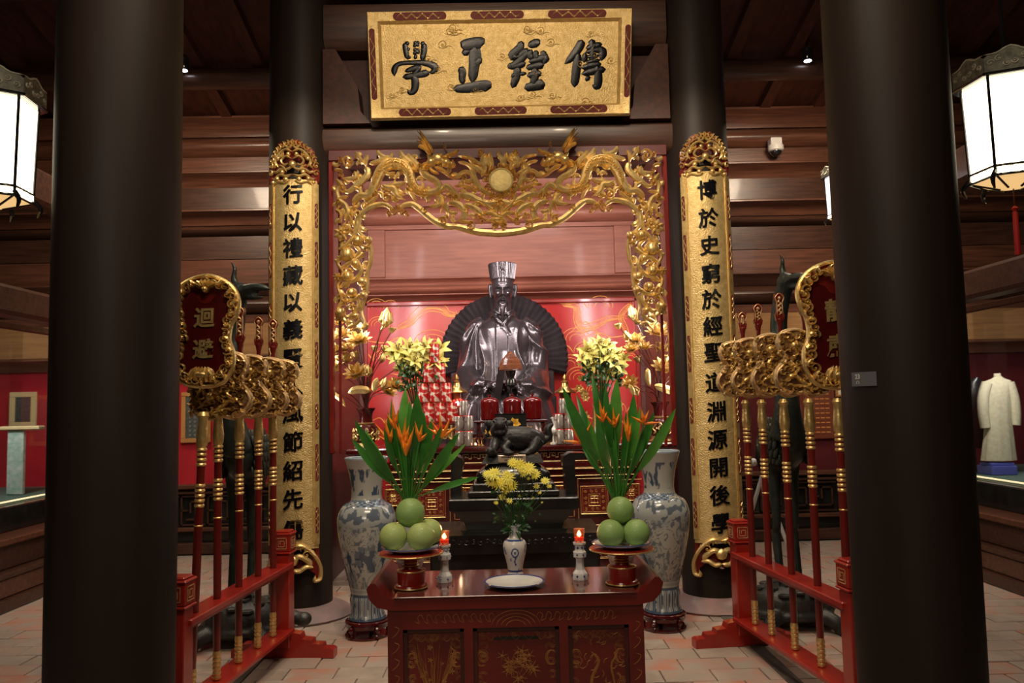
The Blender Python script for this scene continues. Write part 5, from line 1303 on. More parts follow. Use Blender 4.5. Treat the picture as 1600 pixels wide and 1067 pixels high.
    for k in range(6): g.dome(pts[k][0]*-.6, pts[k][1]+.01, .008, .008, ft, .012, seg=6)
    g.dome(0, L_-.035, .012, .012, ft, .012)
    obj('gold_tip_carving', g, GOLD_DULL, o_)
    return t
def placard(x, y, cz, hh, side, text, label, rz_=0):
    """gilt-rimmed red placard on a pole with two gold characters"""
    t = weapon(x, y, 0, label, side, '', blade=False)
    t.name = 'placard_standard'; t['category'] = 'placard'; t['label'] = label
    ORG[t.name] = ORG.get('placard_standard', V((x, y, .182)))
    ORG[t.name] = V((x, y, .182))
    c, s_ = math.cos(rz_), math.sin(rz_)
    def fn(u, v, h): return (x+u*c+h*s_, y-.03-h*c+u*s_, cz+v)
    out = [(0, -.31), (-.08, -.30), (-.13, -.27), (-.165, -.20), (-.165, -.12), (-.14, -.05), (-.145, .03), (-.175, .10), (-.185, .17), (-.155, .24), (-.09, .29), (0, .315), (.09, .29), (.155, .24), (.185, .17), (.175, .10), (.145, .03), (.14, -.05), (.165, -.12), (.165, -.20), (.13, -.27), (.08, -.30)]
    inn = [(0, -.235), (-.06, -.235), (-.105, -.225), (-.12, -.19), (-.105, -.12), (-.095, -.03), (-.10, .05), (-.125, .12), (-.125, .18), (-.08, .205), (-.05, .195), (-.03, .165), (0, .155), (.03, .165), (.05, .195), (.08, .205), (.125, .18), (.125, .12), (.10, .05), (.095, -.03), (.105, -.12), (.12, -.19), (.105, -.225), (.06, -.235)]
    k = hh/.63
    oc = [(a*k, b*k) for a, b in cr(out+[out[0]], 3)][:-1]
    obj('back_board', MB().prism(oc, -.012, .006, fn), LACQ, t, smooth=False)
    f_ = [(a*k, b*k) for a, b in inn]; obj('face', MB().prism(f_, .004, .012, fn), LACQ_D, t, smooth=False)
    g = MB(); N_ = 40; rr = random.Random(4)
    ci = cr(out+[out[0]], 4); 
    g.rib([(a*k, b*k) for a, b in ci], .012, .020, fn, n=1, t0=0, t1=0)
    for i in range(0, len(ci)-1, 2):
        a, b = ci[i]; r_ = .85+rr.uniform(-.04, .04)
        g.scroll(a*k*r_*.98+0, b*k*(r_+.05), .028*k, fn, .026, 1.15, rr.uniform(0, 6), rr.choice((-1, 1)), base=.006)
        if i % 4 == 0: g.rib([(a*k, b*k), (a*k*.88, b*k*.9+.012), (a*k*.76, b*k*.86)], .012, .024, fn, n=3, base=.008)
    for a in np.linspace(-1, 1, 7): g.rib([(0, .235*k), (a*.05*k, (.235+.04*(1-a*a*.3))*k), (a*.08*k, (.27+.02*(1-a*a))*k)], .010, .034, fn, n=2, base=.008)
    g.dome(0, .235*k, .02, .036, fn, .01)
    for a in np.linspace(-1, 1, 5): g.rib([(a*.03*k, -.20*k), (a*.06*k, -.245*k), (a*.05*k, -.29*k)], .014, .03, fn, n=2, base=.01)
    g.dome(0, -.245*k, .05*k, .03, fn, .012, rv=.022)
    obj('gilt_rim', g, GOLD, t)
    for ch, v in zip(text, (.075, -.10)):
        m = MB(); write(m, ch, 0, v*k, .115*k, .115*k, lambda u, v, h: fn(u, v, h+.0122), bold=.025, h=.006, slant=.06); obj('character', m, GOLD, t, smooth=False)
    return t
# left rack
rk, F, N, d = rack((-1.46, 5.42), (-1.585, 4.0), -1, 'bright red lacquered rack of ceremonial weapons on the left')
ys = [5.22, 4.98, 4.70, 4.42, 4.13]
def at(F, N, y): k = (y-F.y)/(N.y-F.y); return F.x+(N.x-F.x)*k
names = ['nearest the gold couplet board', 'second from the back', 'in the middle of the row', 'directly behind the red placard']
for i, y in enumerate(ys[:4]): weapon(at(F, N, y), y, P((440, 418, 397, 371)[i], (498, 494, 478, 470)[i], y).z, 'gilt dragon blade on a pole in the left rack, '+names[i], 1, '')
x = at(F, N, 4.13)
pl_ = placard(x, 4.13, P(325, 517, 4.10).z, .57, 1, '迴避', 'red placard with two gold characters and gilt rim in the left rack')
pl_.rotation_euler = (0, .036, 0)
# right rack
rk, F, N, d = rack((1.55, 5.42), (1.70, 4.02), 1, 'bright red lacquered rack of ceremonial weapons on the right')
ys = [5.22, 4.98, 4.68, 4.38, 4.16]
for i, y in enumerate(ys[:4]): weapon(at(F, N, y), y, P((1157, 1185, 1219, 1257)[i], (487, 474, 457, 470)[i], y).z, 'gilt dragon blade on a pole in the right rack, '+names[i], -1, '', hcen=1.79)
x = at(F, N, 4.16)
placard(P(1306, 500, 4.13).x, 4.16, P(1303, 508, 4.12).z, .66, -1, '靜肅', 'red placard with gold characters half hidden by the numbered pillar on the right')

# ================================================================ cranes standing on turtles
def crane(x, y, flip, label, tlabel, faceon=False):
    s = flip
    tt = thing('turtle_statue', tlabel, 'statue', (x, y, 0)); org = V((x, y, 0))
    m = MB(); m.ball((x, y, .17), (.27, .22, .15), 24, 14); m.ball((x, y, .10), (.30, .24, .07), 24, 10)
    m.tube([(x+s*.22, y, .13), (x+s*.34, y-.02, .17), (x+s*.42, y-.03, .15)], [.06, .05, .045], 12, n=3); m.ball((x+s*.44, y-.03, .15), (.065, .05, .05), 14, 10)
    for a, b in ((.18, -.20), (.18, .20), (-.18, -.20), (-.18, .20)):
        m.tube([(x+a*s*.8, y+b*.7, .10), (x+a*s*1.25, y+b*1.15, .07), (x+a*s*1.4, y+b*1.25, .02)], [.06, .05, .045], 12, n=3); m.box((x+a*s*1.45, y+b*1.25, .02), (.10, .08, .04))
    m.tube([(x-s*.24, y, .08), (x-s*.34, y-.02, .05)], [.03, .012], 8)
    obj('body', fuse(m, .012, TURTLE, 'turtle_body', 3, org), TURTLE, tt, ang=0)
    g = MB()
    for i in range(-2, 3):
        for j in range(-2, 3):
            a, b = x+i*.10+(.05 if j % 2 else 0), y+j*.085; q = 1-((a-x)/.27)**2-((b-y)/.22)**2
            if q > .08: z = .17+.15*math.sqrt(q); g.lathe([(.045, -.012), (.043, .002), (.030, .007), (0, .008)], (a, b, z), 6)
    obj('shell_plates', g, TURTLE, tt, smooth=False)
    t = thing('crane_statue', label, 'statue', (x, y, .31)); org = V((x, y, .31))
    m = MB(); bz = 1.28
    m.ball((x+.02*s, y+.05, bz), (.15, .26, .19), 20, 14); m.tube([(x, y+.15, bz-.02), (x, y+.34, bz-.12), (x, y+.44, bz-.28)], [.15, .10, .03], 16, n=4)
    m.tube([(x+.0*s, y-.10, bz+.06), (x-.02*s, y-.17, bz+.28), (x-.03*s, y-.13, bz+.55), (x-.02*s, y-.08, bz+.85), (x, y-.10, bz+1.02), (x+.02*s, y-.13, bz+1.12)], [.13, .085, .065, .06, .06, .06], 18, n=5)
    hx, hy, hz_ = x+.03*s, y-.15, bz+1.155
    bd = V((s*.25, -1, -.05)).normalized() if faceon else V((s*1, -.35, -.02)).normalized()
    m.ball((hx, hy, hz_), (.072, .072, .065), 16, 12)
    h = V((hx, hy, hz_)); m.tube([h+bd*.03, h+bd*.12+V((0, 0, .02)), h+bd*.20+V((0, 0, .015)), h+bd*.25], [.06, .048, .036, .012], 12, n=3, flat=.7)
    m.tube([h+bd*.05+V((0, 0, -.035)), h+bd*.12+V((0, 0, -.045)), h+bd*.20+V((0, 0, -.05))], [.03, .025, .01], 10, n=2)
    m.tube([h-bd*.03+V((0, 0, .04)), h-bd*.05+V((0, 0, .10)), h-bd*.04+V((0, 0, .16)), h-bd*.075+V((0, 0, .215))], [.03, .022, .016, .006], 10, n=3)
    for q in (-1, 1):
        lx = x+q*.065
        m.tube([(lx, y+.06, bz-.12), (lx, y+.05, bz-.28), (lx, y+.02, .72), (lx, y+.05, .62), (lx, y, .34)], [.075, .05, .030, .034, .028], 12, n=4)
        for a in (-.5, 0, .5): m.tube([(lx, y, .345), (lx+math.sin(a)*.08, y-.09*math.cos(a), .33), (lx+math.sin(a)*.11, y-.13*math.cos(a), .318)], [.018, .014, .006], 8)
        m.tube([(lx, y, .34), (lx, y+.06, .322)], [.016, .008], 8)
    obj('body', fuse(m, .0125, CRANE, 'crane_body', 3, org), CRANE, t, ang=0)
    g = MB()
    for q in (-1, 1):
        for i in range(7):
            for j in range(6):
                a = -.75+i*.24; b = -.6+j*.3; X = x+.02*s+q*.152*math.cos(b)*math.cos(a*.8); Y_ = y+.05+.25*math.sin(a); Z = bz+.19*math.sin(b)
                if math.cos(a)*math.cos(b) > .15: g.lathe([(.030, -.004), (.026, .008), (.0, .014)], (0, 0, 0), 7); M = Matrix.Translation((X, Y_, Z)) @ Matrix.Rotation(q*(PI/2-.2), 4, 'Y') @ Matrix.Scale(1.5, 4, (1, 0, 0)); i0 = len(g.v)-21; g.xf(M, i0)
    obj('feathers', g, CRANE, t, kind='stuff')
crane(-1.86, 5.78, 1, 'dark bronze crane standing on a turtle on the left, beak turned to the right', 'bronze turtle carrying the left crane, behind the left weapon rack')
crane(2.02, 5.85, 1, 'dark bronze crane standing on a turtle on the right, facing forward', 'bronze turtle carrying the right crane, behind the right weapon rack', True)

# white tripod with a cloth, seen between the poles of the right rack
Yt = 7.1; b = P(1195, 740, Yt)
t = thing('tripod_stand', 'white tripod stand with a hanging cloth seen through the right weapon rack', 'tripod', (b.x, Yt, 0))
m = MB(); hub = V((b.x-.02, Yt, .95))
for a in (.3, 2.4, 4.5): o = MB().tube([hub, (hub.x+.33*math.cos(a), Yt+.33*math.sin(a), .008)], [.018, .015], 10); obj('leg', o, WHITE, t)
obj('column', MB().tube([hub-V((0, 0, .05)), hub+V((0, 0, .32))], [.02, .02], 10), BLACKP, t)
obj('knob', MB().ball(P(1177, 722, Yt-.05), .035), WHITE, t)
c_ = P(1208, 742, Yt-.05); m = MB(); m.lathe([(.0, -.13), (.03, -.12), (.05, -.05), (.055, .04), (.045, .10), (.02, .12), (0, .12)], tuple(c_), 20); obj('cloth', m, WHITE, t)
obj('arm', MB().tube([hub+V((0, 0, .27)), P(1177, 722, Yt-.05), ], [.010, .01], 8), BLACKP, t); obj('arm', MB().tube([hub+V((0, 0, .25)), c_+V((0, 0, .11))], [.010, .01], 8), BLACKP, t)

# ================================================================ two big floor vases
def floor_vase(px, Y, side, zs, figs):
    x = P(px, 800, Y).x
    st = thing('vase_stand', 'low carved dark wooden stand under the %s floor vase' % side, 'stand', (x, Y, 0))
    obj('stand_top', MB().lathe([(.10, .09), (.150, .09), (.158, .10), (.155, .112), (.14, .118), (.10, .115)], (x, Y, 0), 40), LACQ_D, st)
    m = MB()
    obj('apron', MB().lathe([(.135, .06), (.145, .065), (.148, .09), (.13, .09), (.125, .065)], (x, Y, 0), 40), LACQ_D, st)
    for k in range(5): a = 2*PI*k/5+.3; c, s_ = math.cos(a), math.sin(a); obj('leg', MB().tube([(x+.135*c, Y+.135*s_, .085), (x+.155*c, Y+.155*s_, .06), (x+.14*c, Y+.14*s_, .03), (x+.16*c, Y+.16*s_, .010)], [.016, .018, .013, .010], 8, n=3), LACQ_D, st)
    obj('base_ring', MB().lathe([(.12, .0), (.155, .0), (.158, .012), (.12, .014)], (x, Y, 0), 40), LACQ_D, st)
    t = thing('floor_vase', 'tall blue and white porcelain floor vase to the %s of the altar' % side, 'vase', (x, Y, .118))
    H_ = 1.12
    prof = [(0, 0), (.125, 0), (.128, .02), (.118, .06), (.122, .14), (.115, .18), (.125, .24), (.165, .40), (.195, .56), (.208, .68), (.205, .75), (.175, .82), (.125, .855), (.110, .88), (.108, .94), (.118, 1.02), (.135, 1.10), (.150, 1.15), (.157, 1.17), (.150, 1.175), (.12, 1.05), (.09, .95), (0, .9)]
    prof = [(r, z*H_/1.17) for r, z in prof]
    OW = np.array((.38, .38, .34)); D1 = np.array((.05, .075, .12)); G1 = np.array((.20, .25, .29))
    rr = random.Random(zs)
    trees = []
    for k in range(9):
        u0 = rr.random(); v0 = rr.uniform(.24, .45); segs = []
        def grow(u, v, a, L, dep):
            u2, v2 = u+L*math.cos(a)*.6, v+L*math.sin(a)*.75; segs.append((u, v, u2, v2, .0035*(dep+1)))
            if dep > 0:
                for _ in range(2): grow(u2, v2, a+rr.uniform(-.9, .9), L*.72, dep-1)
        grow(u0, v0, PI/2+rr.uniform(-.5, .5), .07, 4); trees.append(segs)
    NU, NV = 300, 300; img = np.tile(OW, (NV, NU, 1)).astype(float)
    uu, vv = np.meshgrid(np.arange(NU)/NU, np.arange(NV)/NV)
    for j in range(NV):
        for i in range(NU):
            u, v = i/NU, j/NV; n1 = mnoise.noise(V((math.cos(u*6.283)*2.2, math.sin(u*6.283)*2.2, v*9+zs))); n2 = mnoise.noise(V((math.cos(u*6.283)*7, math.sin(u*6.283)*7, v*26+zs))); c = img[j, i]
            if v < .16:
                k = (u*16) % 1; e = abs(k-.5)
                if e > .40 or (e > .18 and e < .26) or v > .145 or v < .015: c = D1
                else: c = mixc(OW, G1, .35+n2*.3)
                if e < .1 and n2 > 0: c = D1
            elif v < .20: c = mixc(OW, G1, .5 if abs(v-.18) < .008 else 0)
            elif v < .58:
                k = max(0, n1*1.5+n2*.8); ground = .27+.05*n1*3
                if v < ground: c = mixc(OW, D1, min(.75, .25+abs(n2)*1.4))
                elif n1 > .05: c = mixc(OW, G1, min(.6, .15+k*.6))
                if v >= ground and (abs((n1*5) % 1-.5) < .07 or (n2 > .25 and n1 > -.1)): c = mixc(OW, D1, .75)
                if figs and .30 < v < .44:
                    q = (u*13) % 1; wv = .17+.10*math.sin(v*60+int(u*13)*2); 
                    if abs(q-.5+.1*n1) < wv*(1 if v < .41 else .6) and n2 > -.35: c = D1
            elif v < .70:
                w = math.sin(u*6.283*9+8*n1)+math.sin(v*70+4*n1)
                c = mixc(OW, D1, .85) if w+n2*1.5 > .35 else mixc(OW, G1, .35)
            elif v < .735: c = G1 if (int(u*40)+int(v*120)) % 2 else D1
            else:
                if n1 > .1 and .76 < v < .93: c = mixc(OW, D1, min(1, (n1+n2*.5-.1)*6)) if n1+n2*.5 > .1 else OW
                if v > .985: c = G1
            img[j, i] = c
    for segs in trees if not figs else trees[:3]:
        for u, v, u2, v2, w in segs:
            for t_ in np.linspace(0, 1, 16):
                cu, cv = u+(u2-u)*t_, v+(v2-v)*t_; i0, j0 = int(cu*NU), int(cv*NV); q = max(1, int(w*NV))
                if w < .009 and rr.random() < .35: q += 2
                for jj in range(-q, q+1):
                    for ii in range(-q, q+1):
                        if 0 <= j0+jj < int(.60*NV): img[j0+jj, (i0+ii) % NU] = D1 if w > .005 else mixc(D1, G1, .5)
    def paint(u, v): return img[min(NV-1, int(v*NV)), min(NU-1, int(u*NU))]
    porcelain('vase_body', prof, (x, Y, .118), 220, paint, t)
floor_vase(573, 5.86, 'left', 3, True); floor_vase(1031, 5.86, 'right', 8, False)

# ================================================================ black incense burner table with lion lid
YB = 5.55
def bp(px, py, Y=YB): return P(px, py, Y)
cx = bp(802, 760).x
def Zp(y, Y=YB, x=800): return P(x, y, Y).z
t = thing('burner_pedestal', 'stepped black lacquered pedestal table behind the front altar', 'pedestal', (cx, YB, 0))
zs_ = [Zp(y) for y in (845, 822, 800, 795, 775)]
obj('base_block', MB().box((cx, YB+.05, zs_[0]/2), (1.10, .62, zs_[0]), bev=.03), BLACKW, t, smooth=False)
obj('top_slab', MB().prism([(-.60, 0), (-.56, .09), (.56, .09), (.60, 0), (.58, -.03), (-.58, -.03)], YB-.30, YB+.36, lambda u, v, h: (cx+u, h, zs_[0]-.0+v)), BLACKW, t, smooth=False)
g = MB(); fn = lambda u, v, h: (cx+u, YB-.305-h, zs_[0]+.045+v); rr = random.Random(2)
for k in range(-11, 12):
    g.scroll(k*.044, rr.uniform(-.01, .01), .018, fn, .006, 1.2, rr.uniform(0, 6), base=0)
obj('carved_relief', g, BLACKW, t)
t = thing('incense_burner', 'black rectangular incense burner with upright ear handles on the black pedestal', 'incense burner', (cx, YB, zs_[0]+.09))
zb0 = zs_[0]+.09
za, zc_ = Zp(790), Zp(772)
def taper(m, w0, w1, d0, d1, z0, z1):
    vs = [(cx-w0/2, YB-d0/2, z0), (cx+w0/2, YB-d0/2, z0), (cx+w0/2, YB+d0/2, z0), (cx-w0/2, YB+d0/2, z0), (cx-w1/2, YB-d1/2, z1), (cx+w1/2, YB-d1/2, z1), (cx+w1/2, YB+d1/2, z1), (cx-w1/2, YB+d1/2, z1)]
    return m.add(vs, [(0, 3, 2, 1), (4, 5, 6, 7), (0, 1, 5, 4), (1, 2, 6, 5), (2, 3, 7, 6), (3, 0, 4, 7)])
m = MB(); taper(m, .66, .70, .44, .46, zb0, zb0+.02); taper(m, .62, .66, .40, .42, zb0+.02, (zb0+za)/2); taper(m, .68, .80, .42, .46, (zb0+za)/2, za); obj('body', m, BLACKW, t, smooth=False)
m = MB(); m.box((cx, YB, (za+zc_)/2), (.845, .50, zc_-za), bev=.008); obj('rim', m, BLACKW, t, smooth=False)
for s in (-1, 1):
    z2 = Zp(709); m = MB(); X = cx+s*.385
    m.prism([(s*-.035, 0), (s*.035, 0), (s*.03, (z2-zc_)*.72), (s*.035, (z2-zc_)*.86), (s*.10, z2-zc_-.035), (s*.10, z2-zc_), (s*.0, z2-zc_+.004), (s*-.045, z2-zc_-.02), (s*-.055, (z2-zc_)*.8), (s*-.04, (z2-zc_)*.6)], YB-.10, YB+.10, lambda u, v, h: (X+u, h, zc_+v))
    obj('handle', m, BLACKW, t, smooth=False)
# lid: stepped base, swelling roof, plinth
m = MB(); z3, z4, z5 = Zp(762), Zp(752), Zp(745)
m.box((cx, YB, (zc_+z3)/2), (.60, .40, z3-zc_), bev=.008); m.box((cx, YB, (z3+z4)/2), (.54, .36, z4-z3+.01), bev=.008); obj('lid_step', m, BLACKW, t, smooth=False)
rf = []; 
for k in range(9):
    q = k/8; w = .50+.10*math.sin(q*PI*.9)**1.2-.22*q; z = z4+(Zp(722)-z4)*q; rf.append((w, z))
vs = []; fs = []
for w, z in rf:
    n = 24
    for k in range(n):
        a = 2*PI*k/n; e = 4; c, s_ = math.cos(a), math.sin(a); vs.append((cx+w/2*math.copysign(abs(c)**(2/e), c)*1.0, YB+w*.36*math.copysign(abs(s_)**(2/e), s_), z))
for j in range(8):
    for k in range(24): fs.append((j*24+k, j*24+(k+1) % 24, (j+1)*24+(k+1) % 24, (j+1)*24+k))
fs += [tuple(range(23, -1, -1)), tuple(range(8*24, 9*24))]
obj('lid_roof', MB().add(vs, fs), BLACKW, t)
zpl = Zp(709); m = MB(); taper(m, .42, .36, .26, .22, Zp(722), zpl); obj('lid_plinth', m, BLACKW, t, smooth=False)
pl = MB(); a0 = P(800, 716, YB-.14); pl.box((a0.x, YB-.135, (Zp(722)+zpl)/2+.004), (.185, .008, .048), bev=.002); pp = obj('name_plate', pl, mat('brass_plate', (.75, .62, .50), (.6, .48, .36), .35, .8, scale=30), t, smooth=False)
for s_, z in (('HƯƠNG ĐỨC THƠM', .010), ('CÔNG ĐỨC', -.010)): pass
lt = MB()
for r_, z in ((0, .010), (1, -.008)):
    for k in range(13 if r_ == 0 else 9): lt.box((a0.x-.066+k*.011+(.02 if r_ else 0), YB-.1398, (Zp(722)+zpl)/2+.004+z), (.007, .001, .009))
obj('engraved_lettering', lt, BLACKW, pp, smooth=False)
# lion
LZ = zpl; org = V((cx, YB, LZ)); t = thing('lion_statue', 'small black carved lion lying on the lid of the incense burner', 'statue', tuple(org))
m = MB(); q = lambda px, py, dy=0: tuple(P(px, py, YB+dy))
m.ball(q(812, 690, .02), (.16, .085, .065), 20, 12); m.tube([q(785, 685), q(800, 682), q(825, 684), q(843, 692, .03)], [.075, .07, .075, .07], 16, n=4)
m.ball(q(780, 672, -.02), (.062, .07, .066), 18, 12); m.ball(q(781, 664, -.08), (.042, .04, .034), 14, 10); m.ball(q(781, 676, -.07), (.038, .04, .022), 14, 10)
for dx in (-17, 15): m.ball(q(781+dx, 662, .0), (.030, .02, .026), 10, 8)
m.ball(q(781, 656, -.02), (.05, .05, .02), 12, 8)
for dx in (-9, 9): m.ball(q(781+dx, 658, -.08), .013, 8, 6)
m.tube([q(776, 690, -.03), q(772, 700, -.08), q(770, 708, -.10)], [.045, .032, .024], 12, n=3); m.ball(q(770, 708, -.12), (.034, .045, .018), 12, 8)
m.tube([q(795, 692, -.06), q(788, 702, -.10), q(797, 707, -.13)], [.035, .028, .02], 12, n=3); m.ball(q(795, 708, -.13), (.04, .035, .018), 12, 8)
m.tube([q(838, 690, -.02), q(832, 702, -.07), q(822, 707, -.10)], [.055, .034, .022], 12, n=3); m.ball(q(820, 708, -.10), (.045, .03, .018), 12, 8)
m.tube([q(846, 690, .04), q(858, 682, .05), q(856, 670, .05), q(864, 662, .05)], [.03, .026, .028, .01], 10, n=4)
for k in range(9): a = k*.7; m.ball(q(781+20*math.cos(a), 675+14*math.sin(a), .02), .018, 8, 6)
m.ball(q(766, 705, -.16), .032, 12, 8)
obj('body', fuse(m, .0055, LION, 'lion_body', 2, org), LION, t, ang=0)
# ================================================================ great altar in front of the statue
GY0, GY1 = 6.95, 7.75; GZ = P(786, 697, GY0).z
t = thing('great_altar', 'wide dark red altar table with gold fretwork panels below the statue', 'table', (0.03, 7.3, 0))
gx0, gx1 = P(540, 697, GY0).x, P(1060, 690, GY0).x; gc, gw = (gx0+gx1)/2, gx1-gx0
obj('table_top', MB().box((gc, (GY0+GY1)/2, GZ-.025), (gw, GY1-GY0, .05), bev=.012), LACQ_D, t, smooth=False)
rows = [(Zp(703, GY0), Zp(722, GY0), .05, 'fret'), (Zp(722, GY0), Zp(745, GY0), .035, 'plain'), (Zp(745, GY0), Zp(752, GY0), .01, 'line')]
bw0, bw1 = P(609, 740, GY0).x, P(996, 740, GY0).x; bc, bw_ = (bw0+bw1)/2, bw1-bw0
obj('carcass', MB().box((bc, 7.40, (GZ-.05)/2), (bw_-.03, .66, GZ-.05)), LACQ_D, t, smooth=False)
# stepped mouldings
for z1_, z0_, off in ((GZ-.05, Zp(722, GY0), .00), (Zp(724, GY0), Zp(733, GY0), -.03), (Zp(735, GY0), Zp(746, GY0), .01)):
    obj('moulding', MB().box((bc, GY0+.10+off, (z1_+z0_)/2), (bw_+.02, .06, z1_-z0_), bev=.008), LACQ_D, t, smooth=False)
g = MB()
for z in (Zp(722.5, GY0), Zp(733.5, GY0), Zp(735, GY0), Zp(746, GY0)): g.tube([(bw0, GY0+.05, z), (bw1, GY0+.05, z)], .004, 6)
obj('gold_line', g, GOLD_DULL, t)
# greek fret strip
fn = lambda u, v, h: (u, GY0+.069-h, v); g = MB(); zc1 = Zp(713, GY0); k = 0; u = bw0+.02
while u < bw1-.08:
    s = .018; pts = [(u, zc1-s), (u, zc1+s), (u+.05, zc1+s), (u+.05, zc1-s*.4), (u+.02, zc1-s*.4), (u+.02, zc1+s*.3), (u+.035, zc1+s*.3)]
    g.rib(pts, .003, .003, fn, n=1, t0=0, t1=0); g.rib([(u+.05, zc1-s), (u+.075, zc1-s)], .003, .003, fn, n=1, t0=0, t1=0); u += .075
obj('fret_border', g, GOLD_DULL, t)
# large panels: nested frames with fretted square medallions
def medal(u, v, s, fn, P_, g):
    for q in (1, .86): g.rib([(u-s*q, v-s*q), (u+s*q, v-s*q), (u+s*q, v+s*q), (u-s*q, v+s*q), (u-s*q, v-s*q)], .0045 if q == 1 else .0025, .006, fn, n=1, t0=0, t1=0)
    g.rib([(u-s*.42, v-s*.42), (u+s*.42, v-s*.42), (u+s*.42, v+s*.42), (u-s*.42, v+s*.42), (u-s*.42, v-s*.42)], .0035, .006, fn, n=1, t0=0, t1=0)
    for a in (-.25, 0, .25): g.rib([(u+a*s, v-s*.3), (u+a*s, v+s*.3)], .003, .004, fn, n=1, t0=0, t1=0)
    for a in (-.2, .1, .28): g.rib([(u-s*.3, v+a*s), (u+s*.3, v+a*s)], .003, .004, fn, n=1, t0=0, t1=0)
    for k in range(12):
        a = 2*PI*k/12+.26; r = .64/max(abs(math.cos(a)), abs(math.sin(a))); g.scroll(u+s*r*math.cos(a), v+s*r*math.sin(a), s*.13, fn, .008, 1.1, a, base=0)
fn2 = lambda u, v, h: (u, GY0+.105-h, v)
for i, px in enumerate((612, 673, 735, 870, 931, 990)):
    u = P(px, 785, GY0).x; v = Zp(786, GY0) if i in (1, 4) else Zp(775, GY0); s = .118 if i in (1, 4) else .07
    m = MB(); m.box((u, GY0+.115, v), (s*2.1, .03, s*2.1), bev=.006); p = obj('panel', m, LACQ, t, smooth=False)
    g = MB(); medal(u, v, s, lambda a, b, h: (a, GY0+.10-h, b), None, g); obj('gold_fretwork', g, GOLD, p)
g = MB()
for s in (-1, 1):
    X = lambda px: (P(px, 785, GY0).x if s < 0 else 2*bc-P(px, 785, GY0).x)
    for path in ([(600, 755), (640, 755), (640, 815), (600, 815)], [(606, 762), (634, 762), (634, 808)], [(646, 752), (702, 752), (702, 820), (712, 820), (712, 835), (735, 835)], [(709, 752), (709, 812), (720, 812), (720, 826), (752, 826)], [(600, 822), (640, 822), (640, 860)], [(646, 826), (646, 900)], [(702, 826), (702, 905)], [(646, 826), (696, 826), (696, 900)], [(716, 757), (750, 757), (750, 800), (722, 800), (722, 757)]):
        g.rib([(X(a), Zp(b, GY0)) for a, b in path], .005, .006, fn2, n=1, t0=0, t1=0)
    for (a, b, r) in ((672, 862, .09), (612, 870, .07)): medal(X(a), Zp(b, GY0), r, fn2, None, g)
obj('gold_fretwork', g, GOLD_DULL, t, kind='stuff')
for s in (-1, 1):
    X = gc+s*(gw/2-.10); obj('leg', MB().box((X, GY0+.10, (GZ-.05)/2), (.09, .09, GZ-.05), bev=.012), LACQ_D, t, smooth=False)
    obj('leg', MB().box((X, GY1-.10, (GZ-.05)/2), (.09, .09, GZ-.05), bev=.012), LACQ_D, t, smooth=False)
    obj('red_skirt', MB().box((bc+s*(bw_/2+.045), GY0+.16, .58), (.09, .02, 1.08), bev=.006), REDC, t, smooth=False, label='bright red cloth strip')
GT = GZ+.0005
